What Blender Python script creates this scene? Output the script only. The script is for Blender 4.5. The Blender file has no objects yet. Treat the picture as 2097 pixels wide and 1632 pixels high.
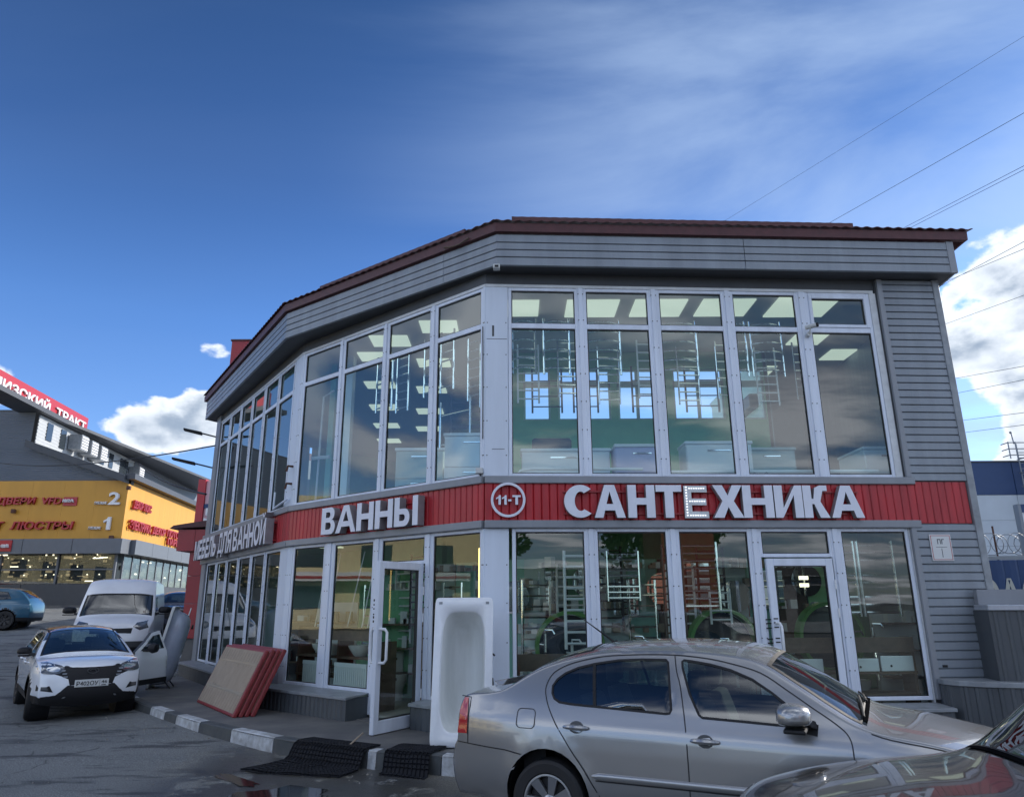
import bpy, bmesh, math, random
from math import radians, sin, cos, pi, sqrt, exp
from mathutils.bvhtree import BVHTree
from mathutils import Vector, Matrix, noise
from mathutils.geometry import delaunay_2d_cdt
random.seed(7)
SC = bpy.context.scene
COL = SC.collection

# ------------------------------------------------------------------ camera
CAMH = 1.65
cd = bpy.data.cameras.new('camera'); cam = bpy.data.objects.new('camera', cd); COL.objects.link(cam)
PITCH, ROLL = radians(15.882), radians(-0.346)
cd.sensor_fit = 'HORIZONTAL'; cd.sensor_width = 36.0; cd.lens = 1477.0 / 2097.0 * 36.0
cd.clip_start = 0.05; cd.clip_end = 3000
cam.matrix_world = Matrix.Translation((0, 0, CAMH)) @ Matrix.Rotation(radians(90) + PITCH, 4, 'X') @ Matrix.Rotation(ROLL, 4, 'Z')
SC.camera = cam

# ------------------------------------------------------------------ world, sun, exposure
SUN_AZ, SUN_EL = radians(57), radians(25)      # azimuth from +Y towards +X
world = bpy.data.worlds.new('World'); SC.world = world; world.use_nodes = True
def build_world():
    nt = world.node_tree; nt.nodes.clear(); N = nt.nodes.new; L = nt.links.new
    out = N('ShaderNodeOutputWorld'); bg = N('ShaderNodeBackground'); bg.inputs[1].default_value = 0.10
    sky = N('ShaderNodeTexSky'); sky.sky_type = 'NISHITA'; sky.sun_disc = False
    sky.sun_elevation = SUN_EL; sky.sun_rotation = SUN_AZ
    sky.air_density = 1.0; sky.dust_density = 0.35; sky.ozone_density = 2.5; sky.altitude = 200
    tc = N('ShaderNodeTexCoord'); sep = N('ShaderNodeSeparateXYZ'); L(tc.outputs['Generated'], sep.inputs[0])
    def math_(op, a, b=None, c=None, clamp=False):
        m = N('ShaderNodeMath'); m.operation = op; m.use_clamp = clamp
        for i, v in enumerate((a, b, c)):
            if v is None: continue
            if isinstance(v, (int, float)): m.inputs[i].default_value = v
            else: L(v, m.inputs[i])
        return m.outputs[0]
    def ramp(v, lo, hi, a=0.0, b=1.0):
        m = N('ShaderNodeMapRange'); m.interpolation_type = 'SMOOTHSTEP'
        L(v, m.inputs[0]); m.inputs[1].default_value = lo; m.inputs[2].default_value = hi
        m.inputs[3].default_value = a; m.inputs[4].default_value = b
        return m.outputs[0]
    X, Y, Z = sep.outputs
    gr = N('ShaderNodeValToRGB'); L(Z, gr.inputs[0]); el = gr.color_ramp.elements
    el[0].position = 0.0; el[0].color = (0.545, 0.634, 0.828, 1); el[1].position = .72; el[1].color = (0.187, 0.299, 0.448, 1)
    for p_, c_ in ((.16, (0.53, 0.649, 0.881, 1)), (.35, (0.388, 0.567, 0.836, 1)), (.52, (0.254, 0.388, 0.597, 1))): e = el.new(p_); e.color = c_
    tint = N('ShaderNodeMixRGB'); tint.blend_type = 'MULTIPLY'; tint.inputs[0].default_value = 1; L(sky.outputs[0], tint.inputs[1]); L(gr.outputs[0], tint.inputs[2]); skyc = tint.outputs[0]
    # project direction on a cloud deck for the high thin clouds
    zc = math_('MAXIMUM', math_('ADD', Z, 0.12), 0.03)
    cu, cv = math_('DIVIDE', X, zc), math_('DIVIDE', Y, zc)
    comb = N('ShaderNodeCombineXYZ'); L(cu, comb.inputs[0]); L(cv, comb.inputs[1])
    mp = N('ShaderNodeMapping'); L(comb.outputs[0], mp.inputs[0]); mp.inputs['Rotation'].default_value = (0, 0, radians(28)); mp.inputs['Scale'].default_value = (0.55, 1.25, 1)
    mp.inputs['Location'].default_value = (0.3, 1.7, 0)
    n1 = N('ShaderNodeTexNoise'); L(mp.outputs[0], n1.inputs[0]); n1.inputs['Scale'].default_value = 1.35; n1.inputs['Detail'].default_value = 7; n1.inputs['Roughness'].default_value = 0.56; n1.inputs['Distortion'].default_value = 0.55
    n2 = N('ShaderNodeTexNoise'); L(comb.outputs[0], n2.inputs[0]); n2.inputs['Scale'].default_value = 0.5; n2.inputs['Detail'].default_value = 3
    cir = ramp(math_('ADD', math_('MULTIPLY', n1.outputs[0], 0.75), math_('MULTIPLY', n2.outputs[0], 0.35)), 0.42, 0.68)
    # more veil towards the sun side (right), less on the left
    side = ramp(math_('ADD', X, math_('MULTIPLY', Y, -0.15)), -0.40, 0.18, 0.03, 1.0)
    veil = math_('MULTIPLY', math_('MULTIPLY', cir, side), 0.60)
    hazew = ramp(X, -0.1, 0.7, 0.0, 0.05)
    veil = math_('ADD', veil, hazew, clamp=True)
    # low cumulus: puffy noise in direction space, limited to banks
    n3 = N('ShaderNodeTexNoise'); n3.inputs['Scale'].default_value = 8.0; n3.inputs['Detail'].default_value = 9; n3.inputs['Roughness'].default_value = 0.55; n3.inputs['Distortion'].default_value = 0.15
    mp3 = N('ShaderNodeMapping'); L(tc.outputs['Generated'], mp3.inputs[0]); mp3.inputs['Scale'].default_value = (1, 1, 1.55); L(mp3.outputs[0], n3.inputs[0])
    def bank(d, r0, r1, squash=1.6):
        # soft elliptical patch round direction d
        dx = math_('SUBTRACT', X, d[0]); dy = math_('SUBTRACT', Y, d[1]); dz = math_('MULTIPLY', math_('SUBTRACT', Z, d[2]), squash)
        q = math_('SQRT', math_('ADD', math_('ADD', math_('MULTIPLY', dx, dx), math_('MULTIPLY', dy, dy)), math_('MULTIPLY', dz, dz)))
        return ramp(q, r0, r1, 1.0, 0.0)
    def mx(*a):
        r = a[0]
        for b in a[1:]: r = math_('MAXIMUM', r, b)
        return r
    banks = mx(bank((-0.435, 0.865, 0.213), 0.022, 0.095, 1.6), bank((-0.385, 0.885, 0.235), 0.02, 0.085, 1.4),
               math_('MULTIPLY', bank((-0.375, 0.870, 0.312), 0.0, 0.085, 3.0), 0.98),
               math_('MULTIPLY', bank((-0.46, 0.87, 0.175), 0.0, 0.035, 2.5), 0.9), bank((-0.43, 0.61, 0.66), 0.0, 0.055, 1.5), bank((-0.585, 0.775, 0.245), 0.0, 0.06, 1.2),
               bank((0.600, 0.745, 0.300), 0.075, 0.19, 1.15), bank((0.62, 0.76, 0.16), 0.05, 0.14, 1.2), bank((0.52, 0.80, 0.27), 0.0, 0.05, 1.0))
    # the rest of the sky (behind and beside the viewer) carries broken cumulus of the same kind
    mp4 = N('ShaderNodeMapping'); L(comb.outputs[0], mp4.inputs[0]); mp4.inputs['Scale'].default_value = (1.0, 1.9, 1); mp4.inputs['Rotation'].default_value = (0, 0, radians(-20)); n4 = N('ShaderNodeTexNoise'); L(mp4.outputs[0], n4.inputs[0]); n4.inputs['Scale'].default_value = 1.15; n4.inputs['Detail'].default_value = 8; n4.inputs['Distortion'].default_value = 0.4
    n4.inputs['Roughness'].default_value = 0.5
    rest = math_('MULTIPLY', ramp(n4.outputs[0], 0.43, 0.62), ramp(Y, 0.35, -0.1, 0.0, 1.0))
    n6 = N('ShaderNodeTexNoise'); L(mp3.outputs[0], n6.inputs[0]); n6.inputs['Scale'].default_value = 24.0; n6.inputs['Detail'].default_value = 6
    cum0 = math_('ADD', math_('ADD', math_('MULTIPLY', n3.outputs[0], 1.3), math_('MULTIPLY', n6.outputs[0], 0.45)), math_('MULTIPLY', math_('SUBTRACT', banks, 1.35), 0.62))
    cum = ramp(cum0, 0.42, 0.54)
    cum = math_('MAXIMUM', cum, rest)
    # shading of the cumulus: lighter tops / greyer cores
    core = ramp(cum0, 0.50, 0.80)
    n5 = N('ShaderNodeTexNoise'); L(mp3.outputs[0], n5.inputs[0]); n5.inputs['Scale'].default_value = 13.0; n5.inputs['Detail'].default_value = 5
    shade = math_('MULTIPLY', core, ramp(n5.outputs[0], 0.35, 0.62, 0.25, 1.0))
    cc = N('ShaderNodeMixRGB'); L(shade, cc.inputs[0]); cc.inputs[1].default_value = (4.3, 4.6, 5.0, 1); cc.inputs[2].default_value = (1.5, 1.9, 2.5, 1)
    # front (sun) lit clouds behind the viewer are brighter
    m1 = N('ShaderNodeMixRGB'); L(veil, m1.inputs[0]); L(skyc, m1.inputs[1]); m1.inputs[2].default_value = (2.1, 2.8, 4.0, 1)
    c2 = N('ShaderNodeMixRGB'); L(rest, c2.inputs[0]); L(cc.outputs[0], c2.inputs[1]); c2.inputs[2].default_value = (7.4, 7.9, 8.8, 1)
    m2 = N('ShaderNodeMixRGB'); L(cum, m2.inputs[0]); L(m1.outputs[0], m2.inputs[1]); L(c2.outputs[0], m2.inputs[2])
    L(m2.outputs[0], bg.inputs[0]); L(bg.outputs[0], out.inputs[0])
build_world()
sd = bpy.data.lights.new('sun', 'SUN'); sd.energy = 2.4; sd.angle = radians(0.5); sd.color = (1.0, 0.93, 0.84)
sun = bpy.data.objects.new('sun', sd); COL.objects.link(sun)
sdir = Vector((sin(SUN_AZ) * cos(SUN_EL), cos(SUN_AZ) * cos(SUN_EL), sin(SUN_EL)))
sun.rotation_euler = sdir.to_track_quat('Z', 'Y').to_euler(); sun.location = (30, 30, 40)
vs = SC.view_settings; SC.display_settings.display_device = 'sRGB'; vs.view_transform = 'Standard'; vs.look = 'None'; vs.gamma = 1; vs.exposure = 1.3
try: vs.use_curve_mapping = False
except Exception: pass
cy = SC.cycles; cy.max_bounces = 8; cy.transparent_max_bounces = 16; cy.glossy_bounces = 4; cy.diffuse_bounces = 3; cy.caustics_reflective = False; cy.caustics_refractive = False; cy.use_denoising = True

# ------------------------------------------------------------------ materials
def mat(name, col, rough=0.6, metal=0.0, var=0.0, vscale=3.0, bump=0.0, bscale=60.0, spec=0.5, coat=0.0, col2=None, streak=False, emit=None, estr=0.0, twoside=None, rvar=0.0):
    m = bpy.data.materials.new(name); m.use_nodes = True; nt = m.node_tree; N = nt.nodes.new; L = nt.links.new
    p = nt.nodes['Principled BSDF']; c = tuple(col) + (1,)
    p.inputs['Base Color'].default_value = c; p.inputs['Roughness'].default_value = rough; p.inputs['Metallic'].default_value = metal
    p.inputs['Specular IOR Level'].default_value = spec
    if coat: p.inputs['Coat Weight'].default_value = coat; p.inputs['Coat Roughness'].default_value = 0.03
    if emit: p.inputs['Emission Color'].default_value = tuple(emit) + (1,); p.inputs['Emission Strength'].default_value = estr
    tc = None
    if var or bump or col2 or rvar:
        tc = N('ShaderNodeTexCoord'); geo = N('ShaderNodeNewGeometry')
    csock = None
    if var or col2 or rvar:
        mp = N('ShaderNodeMapping'); L(geo.outputs['Position'], mp.inputs[0])
        if streak: mp.inputs['Scale'].default_value = (1, 1, 0.12)
        n = N('ShaderNodeTexNoise'); L(mp.outputs[0], n.inputs[0]); n.inputs['Scale'].default_value = vscale; n.inputs['Detail'].default_value = 8; n.inputs['Roughness'].default_value = 0.62
        r = N('ShaderNodeMapRange'); L(n.outputs[0], r.inputs[0]); r.inputs[1].default_value = 0.32; r.inputs[2].default_value = 0.68
    if var or col2:
        mx = N('ShaderNodeMixRGB'); L(r.outputs[0], mx.inputs[0])
        mx.inputs[1].default_value = tuple(v * (1 - var) for v in col) + (1,)
        mx.inputs[2].default_value = (tuple(col2) if col2 else tuple(min(1, v * (1 + var)) for v in col)) + (1,)
        csock = mx.outputs[0]; L(csock, p.inputs['Base Color'])
    if rvar:
        rr = N('ShaderNodeMapRange'); L(n.outputs[0], rr.inputs[0]); rr.inputs[1].default_value = 0.3; rr.inputs[2].default_value = 0.7; rr.inputs[3].default_value = max(0.02, rough - rvar); rr.inputs[4].default_value = min(1, rough + rvar); L(rr.outputs[0], p.inputs['Roughness'])
    if bump:
        n2 = N('ShaderNodeTexNoise'); L(geo.outputs['Position'], n2.inputs[0]); n2.inputs['Scale'].default_value = bscale; n2.inputs['Detail'].default_value = 4
        b = N('ShaderNodeBump'); L(n2.outputs[0], b.inputs['Height']); b.inputs['Strength'].default_value = bump; b.inputs['Distance'].default_value = 0.01
        L(b.outputs[0], p.inputs['Normal'])
    if twoside:
        g2 = N('ShaderNodeNewGeometry'); d = N('ShaderNodeBsdfDiffuse'); d.inputs[0].default_value = tuple(twoside) + (1,)
        ms = N('ShaderNodeMixShader'); out = nt.nodes['Material Output']
        L(g2.outputs['Backfacing'], ms.inputs[0]); L(p.outputs[0], ms.inputs[1]); L(d.outputs[0], ms.inputs[2]); L(ms.outputs[0], out.inputs[0])
    return m

def glass(name, tint=(0.75, 0.85, 0.8), refl=(1, 1, 1), ior=1.5, rough=0.0, wave=0.0, boost=1.0):
    m = bpy.data.materials.new(name); m.use_nodes = True; nt = m.node_tree; nt.nodes.clear(); N = nt.nodes.new; L = nt.links.new
    out = N('ShaderNodeOutputMaterial'); t = N('ShaderNodeBsdfTransparent'); t.inputs[0].default_value = tuple(tint) + (1,)
    g = N('ShaderNodeBsdfGlossy'); g.inputs[0].default_value = tuple(refl) + (1,); g.inputs['Roughness'].default_value = rough
    # Schlick-like fresnel that is symmetric for both sides of a thin pane
    lw = N('ShaderNodeLayerWeight'); lw.inputs[0].default_value = 0.5
    pw = N('ShaderNodeMath'); pw.operation = 'POWER'; L(lw.outputs['Facing'], pw.inputs[0]); pw.inputs[1].default_value = 4.0
    r0 = 2 * ((ior - 1) / (ior + 1)) ** 2 * boost
    mr = N('ShaderNodeMapRange'); L(pw.outputs[0], mr.inputs[0]); mr.inputs[3].default_value = min(.9, r0); mr.inputs[4].default_value = 0.95
    ms = N('ShaderNodeMixShader'); L(mr.outputs[0], ms.inputs[0]); L(t.outputs[0], ms.inputs[1]); L(g.outputs[0], ms.inputs[2]); L(ms.outputs[0], out.inputs[0])
    if wave:
        geo = N('ShaderNodeNewGeometry'); n = N('ShaderNodeTexNoise'); L(geo.outputs['Position'], n.inputs[0]); n.inputs['Scale'].default_value = 1.7; n.inputs['Detail'].default_value = 1
        b = N('ShaderNodeBump'); L(n.outputs[0], b.inputs['Height']); b.inputs['Strength'].default_value = wave; b.inputs['Distance'].default_value = 0.02; L(b.outputs[0], g.inputs['Normal'])
    return m

M = {}
M['pvc'] = mat('white_pvc', (0.68, 0.73, 0.82), 0.38, var=0.10, vscale=5, streak=True)
M['pvc_dirty'] = mat('white_panel', (0.66, 0.72, 0.81), 0.5, var=0.07, vscale=2.5, streak=True, bump=0.08, bscale=120)
M['pvc_edge'] = mat('pvc_edge', (0.60, 0.62, 0.63), 0.5, var=0.12, vscale=6)
M['gasket'] = mat('black_gasket', (0.015, 0.015, 0.017), 0.6)
M['siding'] = mat('grey_siding', (0.235, 0.262, 0.295), 0.42, var=0.14, vscale=3.5, bump=0.25, bscale=45, streak=True)
M['trim'] = mat('grey_trim', (0.25, 0.265, 0.29), 0.4, var=0.08, vscale=4, streak=True)
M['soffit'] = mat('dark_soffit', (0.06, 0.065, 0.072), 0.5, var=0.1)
M['red'] = mat('red_cladding', (0.44, 0.018, 0.026), 0.38, var=0.24, vscale=5, streak=True, bump=0.1, bscale=30)
M['redpaint'] = mat('red_gate_panel', (0.34, 0.02, 0.025), 0.35, var=0.08)
M['roofred'] = mat('brown_red_roof', (0.085, 0.022, 0.024), 0.5, var=0.2, vscale=8, bump=0.15)
M['sheet'] = mat('dark_grey_sheet', (0.075, 0.085, 0.095), 0.45, var=0.14, vscale=4, streak=True, bump=0.1)
M['capmetal'] = mat('grey_cap_metal', (0.25, 0.27, 0.29), 0.42, var=0.2, vscale=6, bump=0.12, bscale=14)
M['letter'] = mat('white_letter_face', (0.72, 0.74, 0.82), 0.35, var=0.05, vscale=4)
M['letterside'] = mat('shaded_letter_return', (0.24, 0.23, 0.24), 0.45, var=0.12, vscale=8)  # white returns darkened in colour so they read as shaded sides
M['led'] = mat('white_led', (0.9, 0.9, 0.9), 0.3, emit=(0.9, 0.93, 1), estr=0.5)
M['shopglass'] = glass('shop_glass', (0.76, 0.86, 0.81), wave=0.03, boost=1.0)
M['hallglass'] = glass('hall_glass', (0.7, 0.75, 0.75), boost=0.5)
M['upglass'] = glass('upper_glass', (0.78, 0.92, 0.91), wave=0.03, boost=1.2)
M['greenwall'] = mat('green_interior_wall', (0.22, 0.52, 0.30), 0.7, var=0.06)
M['tealwall'] = mat('teal_interior_wall', (0.28, 0.58, 0.50), 0.7, var=0.05)
M['greywall'] = mat('grey_interior_wall', (0.42, 0.54, 0.55), 0.7, var=0.05)
M['ceil'] = mat('grey_ceiling', (0.46, 0.48, 0.48), 0.8)
M['panel'] = mat('lit_ceiling_panel', (0.8, 0.8, 0.75), 0.5, emit=(0.93, 1.0, 0.80), estr=.22)
M['intfloor'] = mat('shop_floor_tiles', (0.40, 0.38, 0.34), 0.4, var=0.1)
M['chrome'] = mat('chrome', (0.78, 0.80, 0.82), 0.12, 1.0)
M['steelwhite'] = mat('white_enamel', (0.72, 0.74, 0.76), 0.3)
M['cab'] = mat('white_cabinet', (0.74, 0.78, 0.82), 0.35, var=0.03)
M['cabblue'] = mat('lilac_cabinet', (0.48, 0.46, 0.68), 0.35, var=0.03)
M['black'] = mat('black_plastic', (0.014, 0.014, 0.016), 0.55, spec=0.3)
M['darkgrey'] = mat('dark_grey_plastic', (0.06, 0.062, 0.066), 0.5)
M['wood'] = mat('brown_wood', (0.10, 0.065, 0.045), 0.55, var=0.25, vscale=9)
M['bath'] = mat('white_acrylic', (0.74, 0.76, 0.79), 0.2, coat=0.3, var=0.06, vscale=3)
M['bathdirt'] = mat('worn_acrylic', (0.60, 0.62, 0.60), 0.4, col2=(0.74, 0.76, 0.75), vscale=5, streak=True)
M['acryl'] = mat('shower_acrylic', (0.34, 0.38, 0.47), 0.22, coat=0.6, var=0.1)
M['card'] = mat('cardboard', (0.33, 0.265, 0.20), 0.85, var=0.10, vscale=7, bump=0.1)
M['cardrib'] = mat('cardboard_crease', (0.24, 0.19, 0.145), 0.85)
M['redwrap'] = mat('red_wrapped_edge', (0.24, 0.03, 0.032), 0.45, var=0.2, vscale=10, bump=0.2)
M['rubber'] = mat('black_rubber', (0.008, 0.009, 0.013), 0.6, var=0.2, spec=0.25)
M['kerbw'] = mat('kerb_white_paint', (0.60, 0.63, 0.66), 0.7, col2=(0.27, 0.27, 0.265), vscale=7, bump=0.6, bscale=30)
M['kerbg'] = mat('kerb_dark_paint', (0.055, 0.064, 0.070), 0.7, col2=(0.09, 0.095, 0.095), vscale=6, bump=0.4, bscale=30)
M['slab'] = mat('pavement_concrete', (0.09, 0.09, 0.095), 0.8, col2=(0.17, 0.165, 0.155), vscale=1.6, bump=0.3, bscale=50)
M['road'] = None
M['tyre'] = mat('tyre_rubber', (0.018, 0.018, 0.02), 0.7, var=0.2, bump=0.2, bscale=90)
M['alloy'] = mat('alloy_rim', (0.45, 0.46, 0.48), 0.28, 0.85)
M['rimdark'] = mat('dark_rim', (0.03, 0.03, 0.033), 0.5, 0.3)
M['beige'] = mat('silver_beige_paint', (0.315, 0.315, 0.318), 0.27, 0.6, coat=1.0, twoside=(0.03, 0.03, 0.033))
M['darkcar'] = mat('dark_grey_paint', (0.065, 0.064, 0.064), 0.24, 0.5, coat=1.0, twoside=(0.02, 0.02, 0.02), bump=0.02, bscale=400)
M['whitecar'] = mat('white_paint', (0.80, 0.83, 0.88), 0.25, coat=1.0, var=0.03, twoside=(0.03, 0.03, 0.033))
M['whitevan'] = mat('white_van_paint', (0.78, 0.79, 0.82), 0.35, coat=0.6, var=0.06, vscale=2, twoside=(0.03, 0.03, 0.033))
M['bluecar'] = mat('turquoise_paint', (0.012, 0.085, 0.15), 0.28, 0.3, coat=1.0, twoside=(0.02, 0.02, 0.02))
M['navycar'] = mat('navy_paint', (0.05, 0.06, 0.09), 0.25, 0.3, coat=1.0, twoside=(0.02, 0.02, 0.02))
M['redcar'] = mat('burgundy_paint', (0.16, 0.02, 0.02), 0.25, 0.2, coat=1.0, twoside=(0.02, 0.02, 0.02))
M['carglass'] = glass('car_glass', (0.42, 0.50, 0.47), boost=1.6)
M['darkglass'] = glass('dark_car_glass', (0.30, 0.36, 0.38), boost=1.5)
M['lampglass'] = mat('lamp_glass', (0.13, 0.14, 0.155), 0.08, 0.4, coat=1.0, spec=0.8)
M['taillight'] = mat('red_lamp_lens', (0.45, 0.012, 0.015), 0.12, coat=1.0)
M['plate'] = mat('plate_white', (0.62, 0.63, 0.62), 0.4)
M['ink'] = mat('black_ink', (0.02, 0.02, 0.02), 0.5)
M['cowl'] = mat('matt_cowl', (0.006, 0.006, 0.007), 1.0, spec=0.0)
M['seat'] = mat('seat_fabric', (0.05, 0.052, 0.058), 0.9, var=0.1)
M['yellow'] = mat('yellow_cladding', (0.60, 0.30, 0.035), 0.5, var=0.06, vscale=1.5, streak=True)
M['gable'] = mat('grey_blue_cladding', (0.17, 0.20, 0.25), 0.5, var=0.05, vscale=1)
M['whiteclad'] = mat('pale_cladding', (0.50, 0.53, 0.56), 0.5, var=0.06, vscale=2)
M['darkfas'] = mat('dark_fascia', (0.055, 0.062, 0.075), 0.5, var=0.08)
M['awn'] = mat('grey_awning_panel', (0.13, 0.145, 0.17), 0.45, var=0.06)
M['redsign'] = mat('red_sign', (0.42, 0.02, 0.03), 0.35)
M['whitesign'] = mat('white_sign', (0.8, 0.8, 0.82), 0.4)
M['lamp'] = mat('lit_shop_lamp', (1, 0.9, 0.7), 0.4, emit=(1.0, 0.84, 0.6), estr=1.6)
M['warm'] = mat('goods_painted_glow', (0.5, 0.38, 0.22), 0.5, emit=(1.0, 0.70, 0.40), estr=0.16)  # goods glow by themselves, standing in for lamplight falling on them
M['stock'] = mat('shop_goods', (0.20, 0.15, 0.10), 0.6, col2=(0.42, 0.36, 0.28), vscale=2.5)
M['navy'] = mat('navy_cladding', (0.012, 0.045, 0.14), 0.45, var=0.05)
M['whwhite'] = mat('warehouse_white', (0.50, 0.55, 0.60), 0.5, var=0.06, vscale=0.8)
M['cable'] = mat('black_cable', (0.02, 0.022, 0.028), 0.7)
M['galv'] = mat('galvanised_steel', (0.22, 0.24, 0.27), 0.5, 0.6)
M['cream'] = mat('cream_render', (0.72, 0.62, 0.36), 0.7, var=0.06)
M['brickred'] = mat('red_brown_cladding', (0.30, 0.07, 0.04), 0.6, var=0.1)
M['tower'] = mat('tower_panel', (0.62, 0.61, 0.58), 0.7, var=0.05)
M['winblack'] = mat('dark_window', (0.03, 0.04, 0.05), 0.1, spec=0.8)
M['leaf'] = mat('leaf_green', (0.045, 0.085, 0.025), 0.6, col2=(0.09, 0.13, 0.035), vscale=1.2)
M['bark'] = mat('bark', (0.09, 0.07, 0.055), 0.9, var=0.3, vscale=9, bump=0.4)
M['camwhite'] = mat('camera_white', (0.55, 0.56, 0.55), 0.4)
M['orange'] = mat('lit_tube', (1, 0.6, 0.2), 0.4, emit=(1.0, 0.62, 0.22), estr=1.6)
M['rust'] = mat('rust_brown', (0.10, 0.045, 0.03), 0.8, var=0.3)
M['mirror'] = mat('mirror', (0.7, 0.75, 0.78), 0.03, 1.0)
M['greenring'] = mat('green_display_ring', (0.10, 0.26, 0.06), 0.5)
M['bowl'] = mat('white_ceramic', (0.66, 0.67, 0.66), 0.15, coat=0.5)
M['cloud'] = None

# ------------------------------------------------------------------ helpers
class MB:
    def __init__(s): s.v = []; s.f = []; s.mi = []; s.m = 0
    def add(s, vs_, fs, mi=None):
        o = len(s.v); s.v += [tuple(p) for p in vs_]; s.f += [tuple(i + o for i in q) for q in fs]; s.mi += [s.m if mi is None else mi] * len(fs)
        return s
    def hexa(s, p, mi=None):    # 8 points: bottom ring 4, top ring 4
        return s.add(p, [(3, 2, 1, 0), (4, 5, 6, 7), (0, 1, 5, 4), (1, 2, 6, 5), (2, 3, 7, 6), (3, 0, 4, 7)], mi)
    def box(s, x0, x1, y0, y1, z0, z1, mi=None):
        return s.hexa([(x0, y0, z0), (x1, y0, z0), (x1, y1, z0), (x0, y1, z0), (x0, y0, z1), (x1, y0, z1), (x1, y1, z1), (x0, y1, z1)], mi)
    def tube(s, pts, r, n=8, mi=None, caps=True):
        pts = [Vector(p) for p in pts]; R = [r] * len(pts) if isinstance(r, (int, float)) else r
        o = len(s.v); up0 = None
        for i, p in enumerate(pts):
            d = (pts[min(i + 1, len(pts) - 1)] - pts[max(i - 1, 0)]).normalized()
            a = Vector((0, 0, 1)) if abs(d.z) < 0.95 else Vector((1, 0, 0))
            if up0 is None: x = d.cross(a).normalized()
            else: x = (up0 - d * up0.dot(d)).normalized()
            up0 = x; y = d.cross(x)
            s.v += [tuple(p + (x * cos(2 * pi * k / n) + y * sin(2 * pi * k / n)) * R[i]) for k in range(n)]
        m = s.m if mi is None else mi
        for i in range(len(pts) - 1):
            for k in range(n):
                s.f.append((o + i * n + k, o + i * n + (k + 1) % n, o + (i + 1) * n + (k + 1) % n, o + (i + 1) * n + k)); s.mi.append(m)
        if caps:
            s.f.append(tuple(o + k for k in reversed(range(n)))); s.f.append(tuple(o + (len(pts) - 1) * n + k for k in range(n))); s.mi += [m, m]
        return s
    def lathe(s, prof, n=24, axis='Y', c=(0, 0, 0), mi=None, arc=2 * pi):   # prof: (radius, axial)
        o = len(s.v); m = s.m if mi is None else mi; k1 = n if arc >= 2 * pi - 1e-6 else n + 1
        for r, a in prof:
            for k in range(k1):
                t = arc * k / n; x, y = r * cos(t), r * sin(t)
                p = (x, a, y) if axis == 'Y' else ((x, y, a) if axis == 'Z' else (a, x, y))
                s.v.append((p[0] + c[0], p[1] + c[1], p[2] + c[2]))
        for i in range(len(prof) - 1):
            for k in range(n):
                k2 = (k + 1) % k1
                s.f.append((o + i * k1 + k, o + i * k1 + k2, o + (i + 1) * k1 + k2, o + (i + 1) * k1 + k)); s.mi.append(m)
        return s
    def prism(s, poly, z0, z1, mi=None):
        n = len(poly); vs_ = [(p[0], p[1], z0) for p in poly] + [(p[0], p[1], z1) for p in poly]
        return s.add(vs_, [tuple(reversed(range(n))), tuple(range(n, 2 * n))] + [(i, (i + 1) % n, n + (i + 1) % n, n + i) for i in range(n)], mi)
    def grid(s, P, mi=None):    # P[i][j]
        n, m2 = len(P), len(P[0])
        return s.add([p for r in P for p in r], [(i * m2 + j, i * m2 + j + 1, (i + 1) * m2 + j + 1, (i + 1) * m2 + j) for i in range(n - 1) for j in range(m2 - 1)], mi)
    def mesh(s, name, mats, smooth=False, recalc=True, weld=False, sharp=40):
        use = sorted({i for f in s.f for i in f})
        if len(use) < len(s.v): mp = {o: k for k, o in enumerate(use)}; s.v = [s.v[i] for i in use]; s.f = [tuple(mp[i] for i in f) for f in s.f]
        me = bpy.data.meshes.new(name); me.from_pydata(s.v, [], s.f); mats = mats if isinstance(mats, (list, tuple)) else [mats]
        for m in mats: me.materials.append(m)
        if len(mats) > 1: me.polygons.foreach_set('material_index', s.mi)
        if recalc or weld:
            bm = bmesh.new(); bm.from_mesh(me)
            if weld: bmesh.ops.remove_doubles(bm, verts=bm.verts, dist=0.0004)
            if recalc: bmesh.ops.recalc_face_normals(bm, faces=bm.faces)
            bm.to_mesh(me); bm.free()
        if smooth:
            me.polygons.foreach_set('use_smooth', [True] * len(me.polygons))
            if sharp: me.set_sharp_from_angle(angle=radians(sharp))
        me.update(); return me
def link(name, me, parent=None, loc=None):
    o = bpy.data.objects.new(name, me); COL.objects.link(o)
    if parent: o.parent = parent
    if loc: o.location = loc
    return o
def obj(name, mb, m, parent=None, smooth=False, **k):
    return link(name, mb.mesh(name, m, smooth, **k), parent)
def bevel(o, w=0.01, seg=2):
    b = o.modifiers.new('bevel', 'BEVEL'); b.width = w; b.segments = seg; b.limit_method = 'ANGLE'; b.angle_limit = radians(35); return o
def tag(o, label, cat, group=None):
    o['label'] = label; o['category'] = cat
    if group: o['group'] = group
    return o
def thing(name, label, cat, loc=(0, 0, 0), rz=0.0, group=None):
    o = bpy.data.objects.new(name, None); o.empty_display_size = 0.2; COL.objects.link(o); o.location = loc; o.rotation_euler = (0, 0, rz)
    return tag(o, label, cat, group)
def struct(name, mb, m, **k):
    o = obj(name, mb, m, **k); o['kind'] = 'structure'; return o
def stuff(o): o['kind'] = 'stuff'; return o
def dup(root, loc, rz, label=None, group=None):
    r = root.copy(); COL.objects.link(r); r.location = loc; r.rotation_euler = (0, 0, rz)
    if label: r['label'] = label
    if group: r['group'] = group
    for ch in list(root.children):
        c = ch.copy(); COL.objects.link(c); c.parent = r
        for g in ch.children:
            d = g.copy(); COL.objects.link(d); d.parent = c
    return r
_txt = {}
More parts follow.
